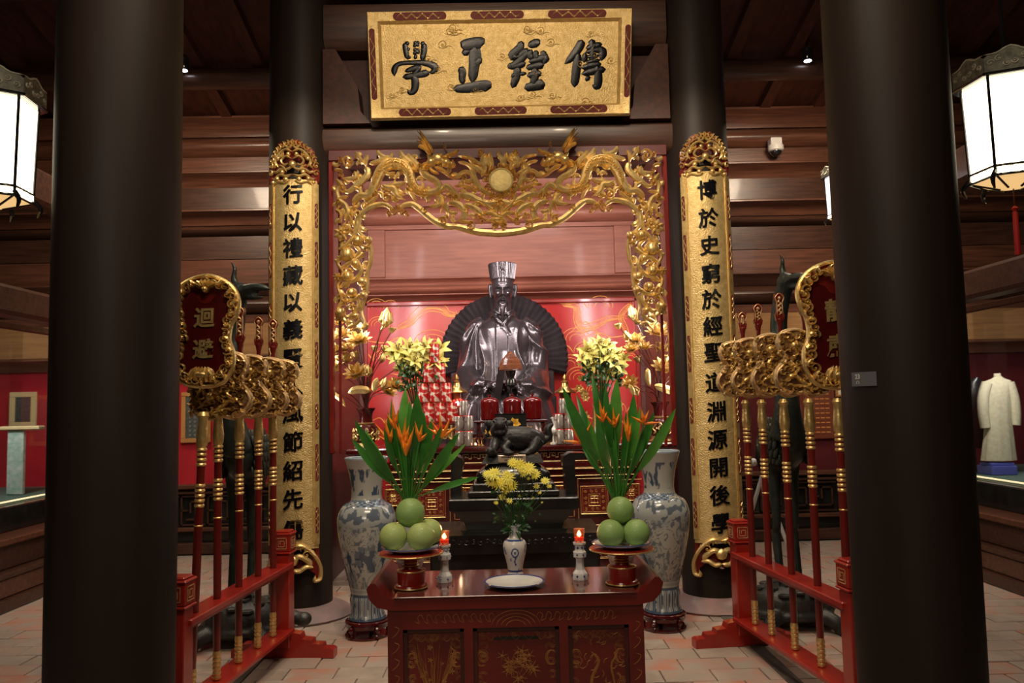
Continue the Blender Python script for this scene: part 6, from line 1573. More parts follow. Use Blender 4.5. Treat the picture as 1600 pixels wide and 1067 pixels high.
# gold lotus vases
def lotus_vase(px, side, heads, leaves):
    Y = 7.12; x = P(px, 690, Y).x; k = Y/1260
    v_ = thing('lotus_vase', 'black and gold lacquered vase holding gilt lotus on the %s end of the great altar' % side, 'vase', (x, Y, GT))
    obj('vase_body', MB().lathe([(.0, .05), (.075, .052), (.10, .08), (.115, .12), (.105, .17), (.08, .20), (.058, .215), (.055, .27), (.062, .31), (.085, .345), (.082, .35), (.05, .30), (0, .29)], (x, Y, GT), 36), LACQ_D, v_)
    g = MB(); g.lathe([(.10, 0), (.105, .01), (.085, .025), (.075, .05), (.05, .052), (0, .03)], (x, Y, GT), 32); g.lathe([(.06, .205), (.075, .208), (.080, .218), (.062, .224)], (x, Y, GT), 32)
    for a in np.linspace(0, 2*PI, 15)[:-1]:
        F_ = lambda u, w, h, a=a: (x+(.107+h)*math.cos(a+u/.11), Y+(.107+h)*math.sin(a+u/.11), GT+.12+w)
        g.rib([(-.02, -.05), (.01, -.03), (-.015, 0), (.012, .03), (-.01, .055)], .008, .012, F_, n=3, base=.0)
        g.dome(.018, .0, .012, .014, F_, 0, seg=6)
    obj('gold_ornament', g, GOLD, v_)
    t = thing('gilt_lotus_bunch', 'spreading bunch of gilded lotus flowers, pods and leaves on the %s' % side, 'ornament', (x, Y, GT+.33)); root = V((x, Y, GT+.31)); st = MB()
    for i, (hx, hy, kind, r) in enumerate(heads):
        c = P(hx, hy, Y+((i*29) % 9-4)*.035); mid = root+(c-root)*.45+V(((c.x-root.x)*-.22, 0, .05))
        st.tube([root+V(((i % 5-2)*.008, (i % 3-1)*.01, -.02)), mid, c], .0042, 6, n=5)
        d = (c-mid).normalized(); d = (d*.5+V((0, -.6, .5))).normalized() if kind == 'open' else (d*.5+V((0, 0, .8))).normalized()
        m = MB(); R = r*k*(1.18 if kind == 'open' else 1)
        if kind == 'bud':
            m.lathe([(0, -R*.9), (R*.45, -R*.6), (R*.62, 0), (R*.45, R*.6), (0, R*1.2)], (0, 0, 0), 10)
            for q in range(5): a = 2*PI*q/5; m.tube([(0, 0, -R*.9), (R*.6*math.cos(a), R*.6*math.sin(a), -R*.2), (R*.5*math.cos(a), R*.5*math.sin(a), R*.7)], [R*.1, R*.22, R*.04], 6)
        elif kind == 'pod':
            m.lathe([(0, -R*.7), (R*.35, -R*.4), (R*.8, R*.3), (R*.8, R*.45), (0, R*.5)], (0, 0, 0), 14)
            for q in range(7): a = 2*PI*q/6; rr_ = 0 if q == 6 else R*.5; m.ball((rr_*math.cos(a), rr_*math.sin(a), R*.5), R*.14, 6, 4)
        else:
            for ring_, (n_, tilt, L_) in enumerate(((8, .25, 1.25), (7, .7, 1.15), (5, 1.15, .95))):
                for q in range(n_):
                    a = 2*PI*(q+ring_*.5)/n_; e = V((math.cos(a), math.sin(a), 0)); dd = e*math.cos(tilt)+V((0, 0, math.sin(tilt)))
                    leaf(m, e*R*.1, dd*R*L_, R*.30, -.12, tuple(V((0, 0, 1))*math.cos(tilt)-e*math.sin(tilt)), n=4, fold=.4)
            m.ball((0, 0, R*.25), R*.3, 8, 6)
        rot = V((0, 0, 1)).rotation_difference(d).to_matrix().to_4x4(); m.xf(Matrix.Translation(c) @ rot)
        obj({'bud': 'lotus_bud', 'pod': 'lotus_pod', 'open': 'lotus_flower'}[kind], m, GOLD, t, recalc=kind != 'open')
    for pts, w in leaves:
        q = [P(a, b, Y-.12) for a, b in pts]; m = MB(); st.tube([root, (root+q[0])/2+V((0, 0, .02)), q[0]], .0042, 6, n=4)
        fnl = lambda u, v, h: tuple(P(u, v, Y-.12)+V((0, -h, 0)))
        m.rib(pts, [w*.7]+[w]*(len(pts)-2)+[w*.5], .010, fnl, n=4, t0=.15, t1=.15); m.rib(pts, [w*.7]+[w]*(len(pts)-2)+[w*.5], -.010, fnl, n=4, t0=.15, t1=.15)
        m.rib(pts, w*.12, .018, fnl, n=4); 
        obj('lotus_leaf', m, GOLD, t)
    obj('stems', st, BROWN, t)
lotus_vase(572, 'left', [(603, 498, 'bud', 15), (612, 516, 'pod', 8), (601, 545, 'pod', 9), (585, 545, 'pod', 8), (597, 560, 'bud', 8), (560, 532, 'open', 16), (535, 524, 'open', 13), (524, 550, 'open', 13), (540, 565, 'open', 15), (519, 577, 'open', 15), (557, 584, 'open', 16), (555, 555, 'pod', 10), (543, 545, 'open', 13), (530, 505, 'open', 11), (548, 510, 'pod', 9), (617, 602, 'open', 11), (600, 600, 'bud', 10), (607, 612, 'open', 11), (530, 560, 'pod', 9), (575, 580, 'bud', 9), (563, 512, 'bud', 9), (620, 575, 'bud', 7)],
           [([(544, 614), (556, 609), (570, 609), (579, 611)], 6), ([(516, 608), (524, 617), (532, 624), (540, 636)], 4), ([(597, 500), (600, 508), (595, 516)], 3), ([(584, 612), (586, 600), (590, 590)], 5)])
lotus_vase(1033, 'right', [(966, 510, 'pod', 8), (979, 525, 'bud', 8), (993, 532, 'open', 12), (1007, 543, 'open', 10), (997, 562, 'pod', 9), (987, 545, 'open', 10), (1017, 500, 'bud', 12), (1027, 520, 'open', 15), (1045, 515, 'open', 13), (1065, 503, 'pod', 9), (1060, 522, 'bud', 9), (1057, 537, 'bud', 11), (1033, 546, 'open', 12), (1052, 550, 'open', 12), (1070, 567, 'open', 17), (1037, 575, 'open', 16), (1052, 565, 'open', 13), (1030, 482, 'bud', 8), (1041, 560, 'pod', 9), (985, 598, 'open', 11), (992, 610, 'bud', 10), (1078, 575, 'open', 11), (988, 490, 'bud', 12)],
           [([(1022, 602), (1035, 606), (1048, 610), (1058, 608)], 6), ([(1066, 588), (1064, 600), (1060, 610), (1056, 616)], 6), ([(1012, 575), (1012, 590), (1015, 604)], 5), ([(983, 600), (988, 610), (990, 618)], 4)])

# lilies
def lilies(px, py0, py1, side, pts, Y=7.10, gold=False):
    x = P(px, 690, Y).x
    v_ = thing('flower_vase', 'slim vase of pale yellow lilies standing on the %s of the great altar' % side, 'vase', (x, Y, GT))
    obj('vase_body', MB().lathe([(.04, 0), (.042, .01), (.055, .06), (.06, .11), (.045, .17), (.03, .22), (.036, .28), (.032, .28), (.02, .22), (0, .2)], (x, Y, GT), 28), PORC, v_)
    t = thing('lily_bunch', 'bunch of pale yellow lilies with dark leaves on the %s of the great altar' % side, 'flowers', (x, Y, GT+.26)); root = V((x, Y, GT+.24)); st = MB()
    for i, (hx, hy, r) in enumerate(pts):
        c = P(hx, hy, Y+((i*31) % 9-5)*.02); st.tube([root, root+(c-root)*.5+V((0, 0, .04)), c+V((0, .02, 0))], .004, 6, n=3)
        a0 = random.uniform(0, 6); m = MB(); R = r*Y/1260; d = V((random.uniform(-.7, .7), -1, random.uniform(-.1, .9))).normalized(); M = Matrix.Translation(c) @ V((0, 0, 1)).rotation_difference(d).to_matrix().to_4x4()
        for q in range(6):
            a = a0+2*PI*q/6; e = V((math.cos(a), math.sin(a), 0)); leaf(m, V((0, 0, -R*.5)), e*R*1.15+V((0, 0, R*(.05+.2*(q % 2)))), R*.26, .16, (e.x*-.6, e.y*-.6, 1), n=5, fold=.3)
        m.xf(M); o = obj('lily_flower', m, LILY, t, recalc=False)
        s_ = MB()
        for q in range(4): a = 2*PI*q/4; s_.tube([(0, 0, -R*.3), (R*.18*math.cos(a), R*.18*math.sin(a), R*.35)], R*.03, 4); s_.ball((R*.18*math.cos(a), R*.18*math.sin(a), R*.37), R*.07, 5, 4)
        s_.xf(M); obj('stamens', s_, BROWN, o)
    obj('stems', st, LEAF_D, t)
    for k in range(110):
        a = P(px+random.uniform(-30, 30), random.uniform(py0, py1), Y+random.uniform(-.08, .08)); obj('leaf', leaf(MB(), a, a+V((random.uniform(-.05, .05), random.uniform(-.04, .02), random.uniform(-.04, .04))), .017, .1, n=4), LEAF_D, t, recalc=False)
lilies(652, 568, 612, 'left', [(622, 545, 20), (635, 560, 20), (650, 550, 20), (655, 568, 17), (668, 552, 18), (680, 560, 20), (688, 545, 18), (640, 540, 16), (628, 575, 15), (663, 540, 16), (618, 560, 14), (675, 572, 14), (690, 565, 13), (645, 575, 12), (630, 548, 17), (660, 560, 17), (612, 550, 14), (672, 543, 15), (648, 562, 16)])
lilies(940, 560, 600, 'right', [(936, 535, 14), (918, 548, 18), (935, 552, 20), (953, 550, 20), (945, 570, 17), (960, 565, 20), (925, 565, 18), (910, 558, 14), (968, 575, 15), (940, 540, 16), (950, 585, 14), (926, 540, 15), (975, 560, 12), (930, 560, 16), (944, 556, 16), (915, 570, 14), (952, 538, 14), (965, 552, 14)])
# gilt flower clusters below the right lilies
x = P(930, 680, 7.25).x; t = thing('gilt_flower_tree', 'gilded flower ornament below the right lilies on the great altar', 'ornament', (x, 7.25, GT)); 
obj('stem', MB().tube([(x, 7.25, GT), (x, 7.25, GT+.35)], [.03, .012], 10), GOLD, t)
for k in range(22):
    c = P(random.choice((915, 922, 930, 940, 950, 962, 905))+random.uniform(-5, 5), random.uniform(580, 660), 7.2+random.uniform(-.05, .1)); m = MB(); R = random.uniform(.03, .05)
    for ring_ in range(2):
        for q in range(6): a = 2*PI*(q+.5*ring_)/6; e = V((math.cos(a), 0, math.sin(a))); leaf(m, V((0, 0, 0)), e*R*(1-.3*ring_)+V((0, -.02*ring_-.01, 0)), R*.3, .1, (0, -1, 0), n=3)
    m.ball((0, -.012, 0), R*.25, 6, 4); m.xf(Matrix.Translation(c)); obj('gilt_flower', m, GOLD, t, recalc=False)

# cans in pyramids
def can(name, label, cat, x, y, z, r, h, mt, group):
    t = thing(name, label, cat, (x, y, z), group)
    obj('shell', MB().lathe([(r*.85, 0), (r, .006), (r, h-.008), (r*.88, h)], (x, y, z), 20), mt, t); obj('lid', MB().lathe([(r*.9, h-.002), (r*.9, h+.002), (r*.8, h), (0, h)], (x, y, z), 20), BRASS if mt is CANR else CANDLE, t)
    return t
Yc = 7.05; k = Yc/1260; r = 8.6*k; h = 30*k
# gold tray stand under the red cans
x0 = P(680, 690, Yc).x; t = thing('gilt_stand', 'gilded carved stand carrying the stacked red cans', 'stand', (x0, Yc+.06, GT)); zt = P(680, 660, Yc).z
obj('stand_top', MB().box((x0, Yc+.02, zt-.010), (.34, .16, .02), bev=.004), LACQ, t, smooth=False)
g = MB(); fn = lambda u, v, h: (x0+u, Yc-.055-h, GT+v)
for s in (-1, 1): g.rib([(s*.14, 0), (s*.16, .05), (s*.12, .09), (s*.15, .15)], .012, .014, fn, n=4); g.scroll(s*.09, .09, .035, fn, .014, 1.3, 0, s); g.scroll(s*.04, .12, .025, fn, .014, 1.3, 1, -s)
g.rib([(-.16, .155), (0, .14), (.16, .155)], .008, .012, fn, n=3); g.dome(0, .12, .02, .014, fn)
obj('carved_apron', g, GOLD, t)
for s in (-1, 1):
    for dy in (-.04, .08): obj('leg', MB().box((x0+s*.145, Yc+dy, (GT+zt-.02)/2), (.02, .02, zt-.02-GT), bev=.003), GOLD_DULL, t, smooth=False)
c0 = None; first = None
for row, n_ in enumerate((4, 3, 2, 1)):
    for i in range(n_):
        x = x0+(i-(n_-1)/2)*(2*r+.004)+.0; z = zt+row*(h+.004)
        if first is None: first = can('drink_can', 'red and white drink can, at the left end in the bottom row of the pyramid', 'can', x, Yc+.0, z, r, h, CANR, 'red cans stacked on the gilded stand')
        else: dup(first, (x, Yc, z), label='red and white drink can, %s in the %s row of the pyramid' % (('at the left end', 'second from the left', 'third from the left', 'at the right end')[i if (i < n_-1 or n_ == 1) else 3], ('bottom', 'second', 'third', 'top')[row]))
        if row == 3: [q for q in bpy.data.objects if q.name.startswith('drink_can') and q.parent is None][-1]['label'] = 'single red and white drink can on top of the pyramid'
first = None
for side, px in (('left', 725), ('right', 882)):
    x0 = P(px, 690, 6.99+.02).x; h2 = 23*k; r2 = 7.4*k; first = None
    for row, n_ in enumerate((2, 2, 1)):
        for i in range(n_):
            x = x0+(i-(n_-1)/2)*(2*r2+.003); z = GT+row*(h2+.004)
            if side == 'right' and row == 2: x = x0-.0
            if first is None: first = can('sealed_cup', 'small silver and red sealed cup, lower left of the %s stack on the great altar' % side, 'cup', x, 7.03, z, r2, h2, CANC, 'sealed cups stacked %s of the statue' % side)
            else: dup(first, (x, 7.03, z), label='small silver and red sealed cup, %s of the %s stack on the great altar' % (('lower right', 'middle left', 'middle right', 'top')[[(0, 1), (1, 0), (1, 1), (2, 0)].index((row, i))], side))
# oil lamps
def oil_lamp(px, side, glow):
    Y = 7.22; x = P(px, 690, Y).x; z = lambda y: P(px, y, Y).z; t = thing('oil_lamp', 'brass hatted oil lamp on the %s of the great altar' % side, 'lamp', (x, Y, GT)); k = Y/1260
    obj('base', MB().lathe([(.055, 0), (.055, .012), (.03, .03), (.02, .06), (.03, .09), (.05, .10)], (x, Y, GT), 24), BRASS, t)
    z0, z1 = GT+.10, z(612); obj('glass', MB().lathe([(.045, z0), (.052, z0+.02), (.058, (z0+z1)/2), (.052, z1)], (x, Y, 0), 24), mat('smoked_glass', (.12, .03, .015), None, .08, 0, .6), t)
    obj('hat', MB().lathe([(.095, z1-.012), (.098, z1-.004), (.085, z1+.01), (.05, z1+.03), (.035, z1+.05), (.028, z1+.08), (.034, z1+.09), (.018, z1+.10), (.020, z1+.125), (.0, z1+.16)], (x, Y, 0), 28), BRASS, t)
    if glow:
        c = P(715, 630, Y-.07); m = MB()
        for q in range(30): a = random.uniform(0, 6.28); b = random.uniform(-1, 1); m.ball((c.x+.045*math.cos(a)*math.cos(b), c.y+.02*math.sin(a), c.z+.042*math.sin(b)), .011, 6, 4)
        obj('red_glow_globe', m, CANDLE, t); m = MB()
        for a in range(5): m.ball((c.x+.01*math.cos(a*1.257), c.y-.03, c.z+.01*math.sin(a*1.257)), .008, 6, 4)
        obj('light_bulb', m, FLAME, t)
oil_lamp(715, 'left', True); oil_lamp(885, 'right', False)
# three red jars on a bench
Yj = 7.35; k = Yj/1260
bx0 = P(798, 660, Yj).x; zt = P(798, 656, Yj).z
t = thing('small_bench', 'small dark bench carrying three red jars before the statue', 'bench', (bx0, Yj, GT)); obj('bench_top', MB().box((bx0, Yj, zt-.012), (.66, .18, .024), bev=.005), LACQ_D, t, smooth=False)
for s in (-1, 1):
    for dy in (-.06, .06): obj('leg', MB().box((bx0+s*.29, Yj+dy, (GT+zt-.024)/2), (.03, .03, zt-.024-GT), bev=.004), LACQ_D, t, smooth=False)
for px, w in ((765.5, 'left'), (800.5, 'middle'), (832, 'right')):
    x = P(px, 640, Yj).x; R = 14.2*k; h = (656-619)*k; t = thing('red_jar', 'glossy dark red lidded jar, the %s one of three before the statue' % w, 'jar', (x, Yj, zt))
    obj('jar_body', MB().lathe([(R*.85, 0), (R, .01), (R, h*.72), (R*1.02, h*.74), (R*1.02, h*.78), (R*.9, h*.86), (R*.5, h*.95), (0, h*.97)], (x, Yj, zt), 32), JAR, t)
    obj('knob', MB().lathe([(.012, h*.95), (.010, h*1.0), (.018, h*1.03), (.016, h*1.08), (0, h*1.09)], (x, Yj, zt), 14), JAR, t)
# black box, incense cone on stand
Yk = 7.12; c = P(798, 657, Yk); k = Yk/1260
t = thing('black_box', 'black rectangular incense box before the three red jars', 'box', (c.x, Yk, GT)); zb2 = P(798, 668, Yk).z; zt2 = P(798, 646, Yk).z
obj('box_body', MB().box((c.x, Yk, (GT+zt2)/2), (48*k, .12, zt2-GT), bev=.005), BLACKW, t, smooth=False); obj('rim', MB().box((c.x, Yk, zt2-.004), (50*k, .13, .012), bev=.003), BLACKP, t, smooth=False)
Yi = 7.50; k = Yi/1260; c = P(798, 580, Yi); z = lambda y: P(798, y, Yi).z
t = thing('incense_coil_stand', 'black stand carrying an orange coil incense cone before the statue', 'incense stand', (c.x, Yi, GT))
obj('stand_post', MB().lathe([(.05, GT), (.05, GT+.02), (.012, GT+.04), (.008, z(610)), (.012, z(606)), (.055, z(602)), (.05, z(594)), (.03, z(590)), (.045, z(584)), (.05, z(579)), (0, z(579))], (c.x, Yi, 0), 24), BLACKW, t)
m = MB(); N_ = 260; pts = [(c.x+(.098*(1-(i/N_)**2.2)+.008)*math.cos(i*.36), Yi+(.098*(1-(i/N_)**2.2)+.008)*math.sin(i*.36), z(578)+(z(549)-z(578))*(i/N_)) for i in range(N_)]
m.tube(pts, .0042, 5); obj('incense_coil', m, mat('incense_orange', (.36, .11, .035), (.24, .07, .025), .7, scale=30), t)
# cups
Yq = 7.02
for i, (px, kind) in enumerate(((742, 'l'), (753, 'l'), (846, 'r'), (857, 'r'), (836, 'r'), (748, 'l'))):
    x = P(px, 690, Yq).x; y_ = Yq+.0+(.10 if i in (4, 5) else 0); w = ('on the left', 'beside the left one', 'right of the box', 'farthest right')[i] if i < 4 else ('behind the right cups' if i == 4 else 'behind the left cups')
    t = thing('offering_cup', 'small glass offering cup of red wine on a metal foot, '+w, 'cup', (x, y_, GT))
    obj('foot', MB().lathe([(.022, 0), (.022, .005), (.006, .02), (.006, .06), (.02, .07), (0, .07)], (x, y_, GT), 16), BRASS, t)
    obj('bowl', MB().lathe([(.018, .07), (.026, .085), (.030, .12), (.028, .12), (.024, .088), (0, .078)], (x, y_, GT), 18), GLASS, t)
    obj('wine', MB().lathe([(.0, .080), (.022, .088), (.025, .105), (0, .105)], (x, y_, GT), 16), JAR, t)
# white crane figure
c = P(865, 690, 7.0); t = thing('crane_figurine', 'small white crane figurine beside the right stack of sealed cups', 'figurine', (c.x, 7.02, GT)); m = MB(); o3 = V((c.x, 7.02, GT)); a = lambda dx, dz: (c.x+dx, 7.02, GT+dz)
m.lathe([(.03, 0), (.03, .02), (.0, .022)], a(0, 0), 14); m.tube([a(0, .01), a(0, .09)], .008, 8); m.ball(a(0, .12), (.03, .045, .035), 12, 8); m.tube([a(.01, .13), a(.015, .17), a(0, .21), a(.0, .235)], [.02, .012, .010, .013], 8, n=3); m.tube([a(0, .235), a(-.03, .225)], [.008, .002], 6)
obj('body', fuse(m, .004, PORC, 'crane_figure', 1, o3), PORC, t, ang=0)
# yellow cloth flowers behind the lion
c = P(800, 668, 6.3)
t = thing('yellow_blossoms', 'yellow blossoms on a small dish behind the black lion', 'flowers', tuple(P(795, 675, 7.0)));
for px, py, r in ((770, 668, 8), (803, 662, 11), (815, 674, 9), (826, 672, 8), (794, 672, 8), (764, 674, 7), (835, 675, 6)):
    c = P(px, py, 6.985); m = MB(); R = r*6.985/1260
    for q in range(7): aa = 2*PI*q/7; leaf(m, (0, 0, 0), (R*math.cos(aa), -R*.3, R*math.sin(aa)), R*.4, .15, (0, -1, .2), n=3)
    m.xf(Matrix.Translation(c)); obj('blossom', m, mat('amber_petal', (.85, .52, .06), (.75, .40, .04), .5), t, recalc=False)
zc3 = P(795, 684, 6.985).z; obj('dish', MB().lathe([(.05, GT+.0), (.05, GT+.01), (.02, GT+.03), (.02, zc3-.02), (.20, zc3), (.20, zc3+.008), (0, zc3)], (P(798, 684, 7.0).x, 7.0, 0), 28, sq=.22), BRASS, t)
# small bright votive lights
for px, w in ((851, 'right'), (743, 'left')):
    c = P(px, 689, 6.985); t = thing('tea_light', 'small lit tea light in a metal cup at the %s edge of the great altar' % w, 'candle', (c.x, 6.985, GT)); obj('cup', MB().lathe([(.014, 0), (.016, .014), (.013, .014), (0, .010)], (c.x, 6.985, GT), 14), BRASS, t); obj('flame', MB().ball((c.x, 6.985, GT+.020), (.005, .005, .009), 8, 6), FLAME, t)
# purple cloth at the left
x = P(600, 690, 7.6).x

# ================================================================ lanterns
def hexlantern(cx, cy, zb_, s, label, white=False):
    t = thing('hexagonal_lantern', label, 'lantern', (cx, cy, zb_)); R = .21*s; H = .50*s; FR = BLACKP
    pts = [(math.cos(PI/3*k+PI/6+.09), math.sin(PI/3*k+PI/6+.09)) for k in range(6)]
    for k in range(6):
        (a, b), (c, d) = pts[k], pts[(k+1) % 6]
        obj('paper_pane', MB().add([(cx+a*R, cy+b*R, zb_), (cx+c*R, cy+d*R, zb_), (cx+c*R*1.08, cy+d*R*1.08, zb_+H), (cx+a*R*1.08, cy+b*R*1.08, zb_+H), (cx+a*R*.97, cy+b*R*.97, zb_), (cx+c*R*.97, cy+d*R*.97, zb_), (cx+c*R*1.05, cy+d*R*1.05, zb_+H), (cx+a*R*1.05, cy+b*R*1.05, zb_+H)], [(0, 1, 2, 3), (7, 6, 5, 4), (0, 4, 5, 1), (1, 5, 6, 2), (2, 6, 7, 3), (3, 7, 4, 0)]), PAPER_W if white else PAPER, t, smooth=False)
        m = MB(); m.tube([(cx+a*R*1.01, cy+b*R*1.01, zb_-.05*s), (cx+a*R*1.09, cy+b*R*1.09, zb_+H)], .009*s, 6); obj('frame_post', m, FR, t)
        # carved crown board
        def fn(u, v, h, a=a, b=b, c=c, d=d): q = 1.26; n = V(((a+c)/2, (b+d)/2, 0)).normalized(); p = V((cx, cy, zb_+H))+V((a, b, 0))*R*q*(1-u)+V((c, d, 0))*R*q*u; return (p.x+n.x*h, p.y+n.y*h, p.z+v*s)
        m = MB(); m.prism([(0, .02), (1, .02), (1, .10), (.88, .125), (.75, .12), (.65, .145), (.5, .155), (.35, .145), (.25, .12), (.12, .125), (0, .10)], -.004, .004, fn); cb = obj('crown_board', m, mat('carved_olive', (.20, .19, .14), (.08, .08, .06), .5, .2, scale=40), t, smooth=False)
        g = MB(); iso = lambda u, v, h, fn=fn: fn(u/(R*1.26), v, h)
        for q in range(6): g.scroll(R*1.26*(.12+.15*q), .07+.02*math.sin(q*2), .018, iso, .006, 1.2, q, base=.004)
        g.rib([(0, .12), (R*.3, .122), (R*.63, .152), (R*.95, .122), (R*1.26, .12)], .005, .006, iso, n=3, base=.003); obj('carving', g, mat('carved_cream', (.6, .57, .45), (.4, .38, .28), .5, .2, scale=40), cb)
        
        for q_, z_, r_ in ((1.28, zb_+H+.01*s, .010), (1.02, zb_, .008), (1.02, zb_-.05*s, .008)): obj('frame_bar', MB().tube([(cx+a*R*q_, cy+b*R*q_, z_), (cx+c*R*q_, cy+d*R*q_, z_)], r_*s, 6), FR, t)
        m = MB(); m.tube([(cx+a*R*1.02, cy+b*R*1.02, zb_-.03*s), (cx+a*R*1.2, cy+b*R*1.2, zb_-.08*s), (cx+a*R*1.12, cy+b*R*1.12, zb_-.13*s)], [.014*s, .014*s, .006*s], 6, n=3); m.tube([(cx+a*R*.98, cy+b*R*.98, zb_-.05*s), (cx+a*R*.3, cy+b*R*.3, zb_-.10*s)], .007*s, 6); obj('bracket', m, FR, t)
        for q in (.2, .5, .8):
            m = MB(); x_, y_ = cx+(a*(1-q)+c*q)*R*1.01, cy+(b*(1-q)+d*q)*R*1.01; m.box((x_, y_, zb_-.025*s), (.03*s, .03*s, .03*s)); obj('lit_slot', m, PAPER, t, smooth=False)
    obj('roof_plate', MB().lathe([(R*1.27, H-.0), (R*1.27, H+.006), (R*.3, H+.01), (R*.25, H+.14*s), (0, H+.15*s)], (cx, cy, zb_), 6, a0=PI/6+.09), FR, t, smooth=False)
    obj('bottom_pane', MB().lathe([(R*.96, -.052*s), (R*.3, -.095*s), (0, -.10*s), (0, -.09*s), (R*.3, -.085*s), (R*.96, -.045*s)], (cx, cy, zb_), 6, a0=PI/6+.09), mat('bottom_paper', (.8, .6, .35), None, .6, emis=(1, .62, .25), es=.8), t, smooth=False)
    obj('hanging_rod', MB().tube([(cx, cy, zb_+H+.1*s), (cx, cy, 6.0 if not white else 5.42)], .008, 8), FR, t)
    m = MB(); m.tube([(cx, cy, zb_-.09*s), (cx, cy, zb_-.20*s)], .004*s, 6); tz = MB(); tz.lathe([(.004, -.20*s), (.02*s, -.215*s), (.008*s, -.23*s), (.014*s, -.24*s), (.016*s, -.48*s), (.0, -.485*s)], (cx, cy, zb_), 10)
    obj('tassel_cord', m, BROWN, t); obj('red_tassel', tz, RED_T, t)
    return t
hexlantern(P(1583, 290, 3.95).x, 3.95, P(1583, 268, 3.95).z, .88, 'lit hexagonal lantern with carved crown and red tassel hanging at the right edge')
hexlantern(P(-16, 290, 3.95).x, 3.95, P(-16, 298, 3.95).z, .88, 'lit hexagonal lantern with carved crown hanging at the left edge')
hexlantern(P(1318, 300, 7.6).x, 7.6, P(1318, 335, 7.6).z, .72, 'smaller white lit lantern hanging far back behind the right pillar', True)

# downlights, camera, sign
for px, py, w in ((287, 110, 'left'), (1262, 95, 'right')):
    Y = 8.0; c = P(px, py, Y); t = thing('downlight', 'small round white ceiling downlight glowing at upper %s' % w, 'lamp', tuple(c)); obj('can', MB().lathe([(.05, .0), (.055, .01), (.05, .12), (0, .13)], tuple(c), 20), BLACKP, t); obj('lens', MB().lathe([(.0, -.004), (.036, -.004), (.036, .004), (0, .004)], tuple(c), 20), DOWN, t)
    obj('bracket_rod', MB().tube([(c.x, c.y, c.z+.1), (c.x, c.y, 5.25)], .01, 6), BLACKP, t)
c = P(1212, 230, 9.05); t = thing('security_camera', 'white dome security camera fixed to the wooden beam on the right', 'camera', tuple(c))
obj('mount', MB().box((c.x, c.y+.02, c.z+.06), (.13, .12, .10), bev=.01), WHITE, t, smooth=False); obj('housing', MB().lathe([(.085, .02), (.088, 0), (.086, -.04), (.07, -.05)], tuple(c), 28), WHITE, t); obj('dome', MB().ball((c.x, c.y, c.z-.045), (.068, .068, .06), 20, 12), BLACKP, t)
# sign 23 on the right pillar (curved round it)
def sfn(u, v, h): a = (u+SX)/.252; r = .2515+h; return (1.708+r*math.sin(a), 3.42-r*math.cos(a), SZ+v)
SX, SZ = -.276, P(1355, 592, 3.3).z
t = thing('number_sign', 'small grey sign reading 23 with a headphone symbol on the right pillar', 'sign', tuple(sfn(0, 0, 0)))
def sbox(m, u0, u1, v0, v1, h0, h1, n=6):
    for i in range(n): a, b = u0+(u1-u0)*i/n, u0+(u1-u0)*(i+1)/n; m.prism([(a, v0), (b, v0), (b, v1), (a, v1)], h0, h1, sfn)
    return m
obj('plate', sbox(MB(), -.060, .060, -.029, .029, -.002, .003), GREY, t, smooth=False)
m = MB(); vs, fs = glyph('23', .027, .02, .5); m.add([sfn(x-.026, y+.011, .003+(z+.5)*.001) for x, y, z in vs], fs); obj('number', m, WHITE, t, smooth=False)
m = MB(); m.rib([(-.032, -.018), (-.033, -.012), (-.026, -.007), (-.019, -.012), (-.020, -.018)], .0010, .001, sfn, n=3, base=.003)
for a in (-.032, -.020): m.dome(a, -.017, .0022, .001, sfn, .003)
obj('headphone_symbol', m, WHITE, t)

# ================================================================ pictures and exhibits at the back
def picture(x0, y0, x1, y1, Y, label, fm_, inner, fw=.03):
    a, b = P(x0, y1, Y), P(x1, y0, Y); cx_, cz = (a.x+b.x)/2, (a.z+b.z)/2; w, h = b.x-a.x, b.z-a.z
    t = thing('framed_picture', label, 'picture', (cx_, Y, cz)); m = MB()
    for (x, z, ww, hh) in ((cx_, b.z-fw/2, w, fw), (cx_, a.z+fw/2, w, fw), (a.x+fw/2, cz, fw, h-2*fw), (b.x-fw/2, cz, fw, h-2*fw)): m.box((x, Y, z), (ww, .03, hh), bev=.005)
    obj('frame', m, fm_, t, smooth=False); obj('sheet', MB().box((cx_, Y+.004, cz), (w-fw, .012, h-fw)), inner, t, smooth=False)
    return t, cx_, cz, w, h
FRW = mat('yellow_frame', (.45, .22, .06), (.36, .17, .05), .4, scale=6)
t, cx_, cz, w, h = picture(283, 612, 330, 692, 9.36, 'yellow wooden frame around a dark inscribed rubbing on the red left wall', FRW, PICT, .05)
m = MB()
for i in range(4):
    for j in range(9): m.box((cx_-.07+i*.055, 9.356, cz+.20-j*.05), (.022, .004, .026))
obj('inscription', m, WHITE if False else mat('faded_ink', (.16, .17, .16), None, .6), t, smooth=False, kind='stuff')
t, cx_, cz, w, h = picture(1252, 605, 1302, 686, 9.36, 'reddish board of orange writing hanging behind the right weapon rack', mat('orange_board_frame', (.16, .04, .02), None, .4), mat('orange_board', (.13, .03, .015), (.18, .05, .02), .4, scale=20), .03)
m = MB()
for j in range(9): 
    for i in range(5): m.box((cx_-.12+i*.06, 9.356, cz+.22-j*.055), (.045, .004, .014))
obj('inscription', m, mat('orange_ink', (.55, .22, .06), None, .5), t, smooth=False, kind='stuff')
picture(1306, 585, 1330, 620, 9.36, 'small pale framed sheet, upper of two beside the right pillar', FRW, PAPERW, .025)
picture(1308, 648, 1330, 683, 9.36, 'small pale framed sheet, lower of two beside the right pillar', FRW, PAPERW, .025)
picture(14, 612, 57, 668, 9.36, 'picture in a pale gold frame on the red wall at the far left', mat('pale_frame', (.62, .50, .26), None, .4), PICT, .06)
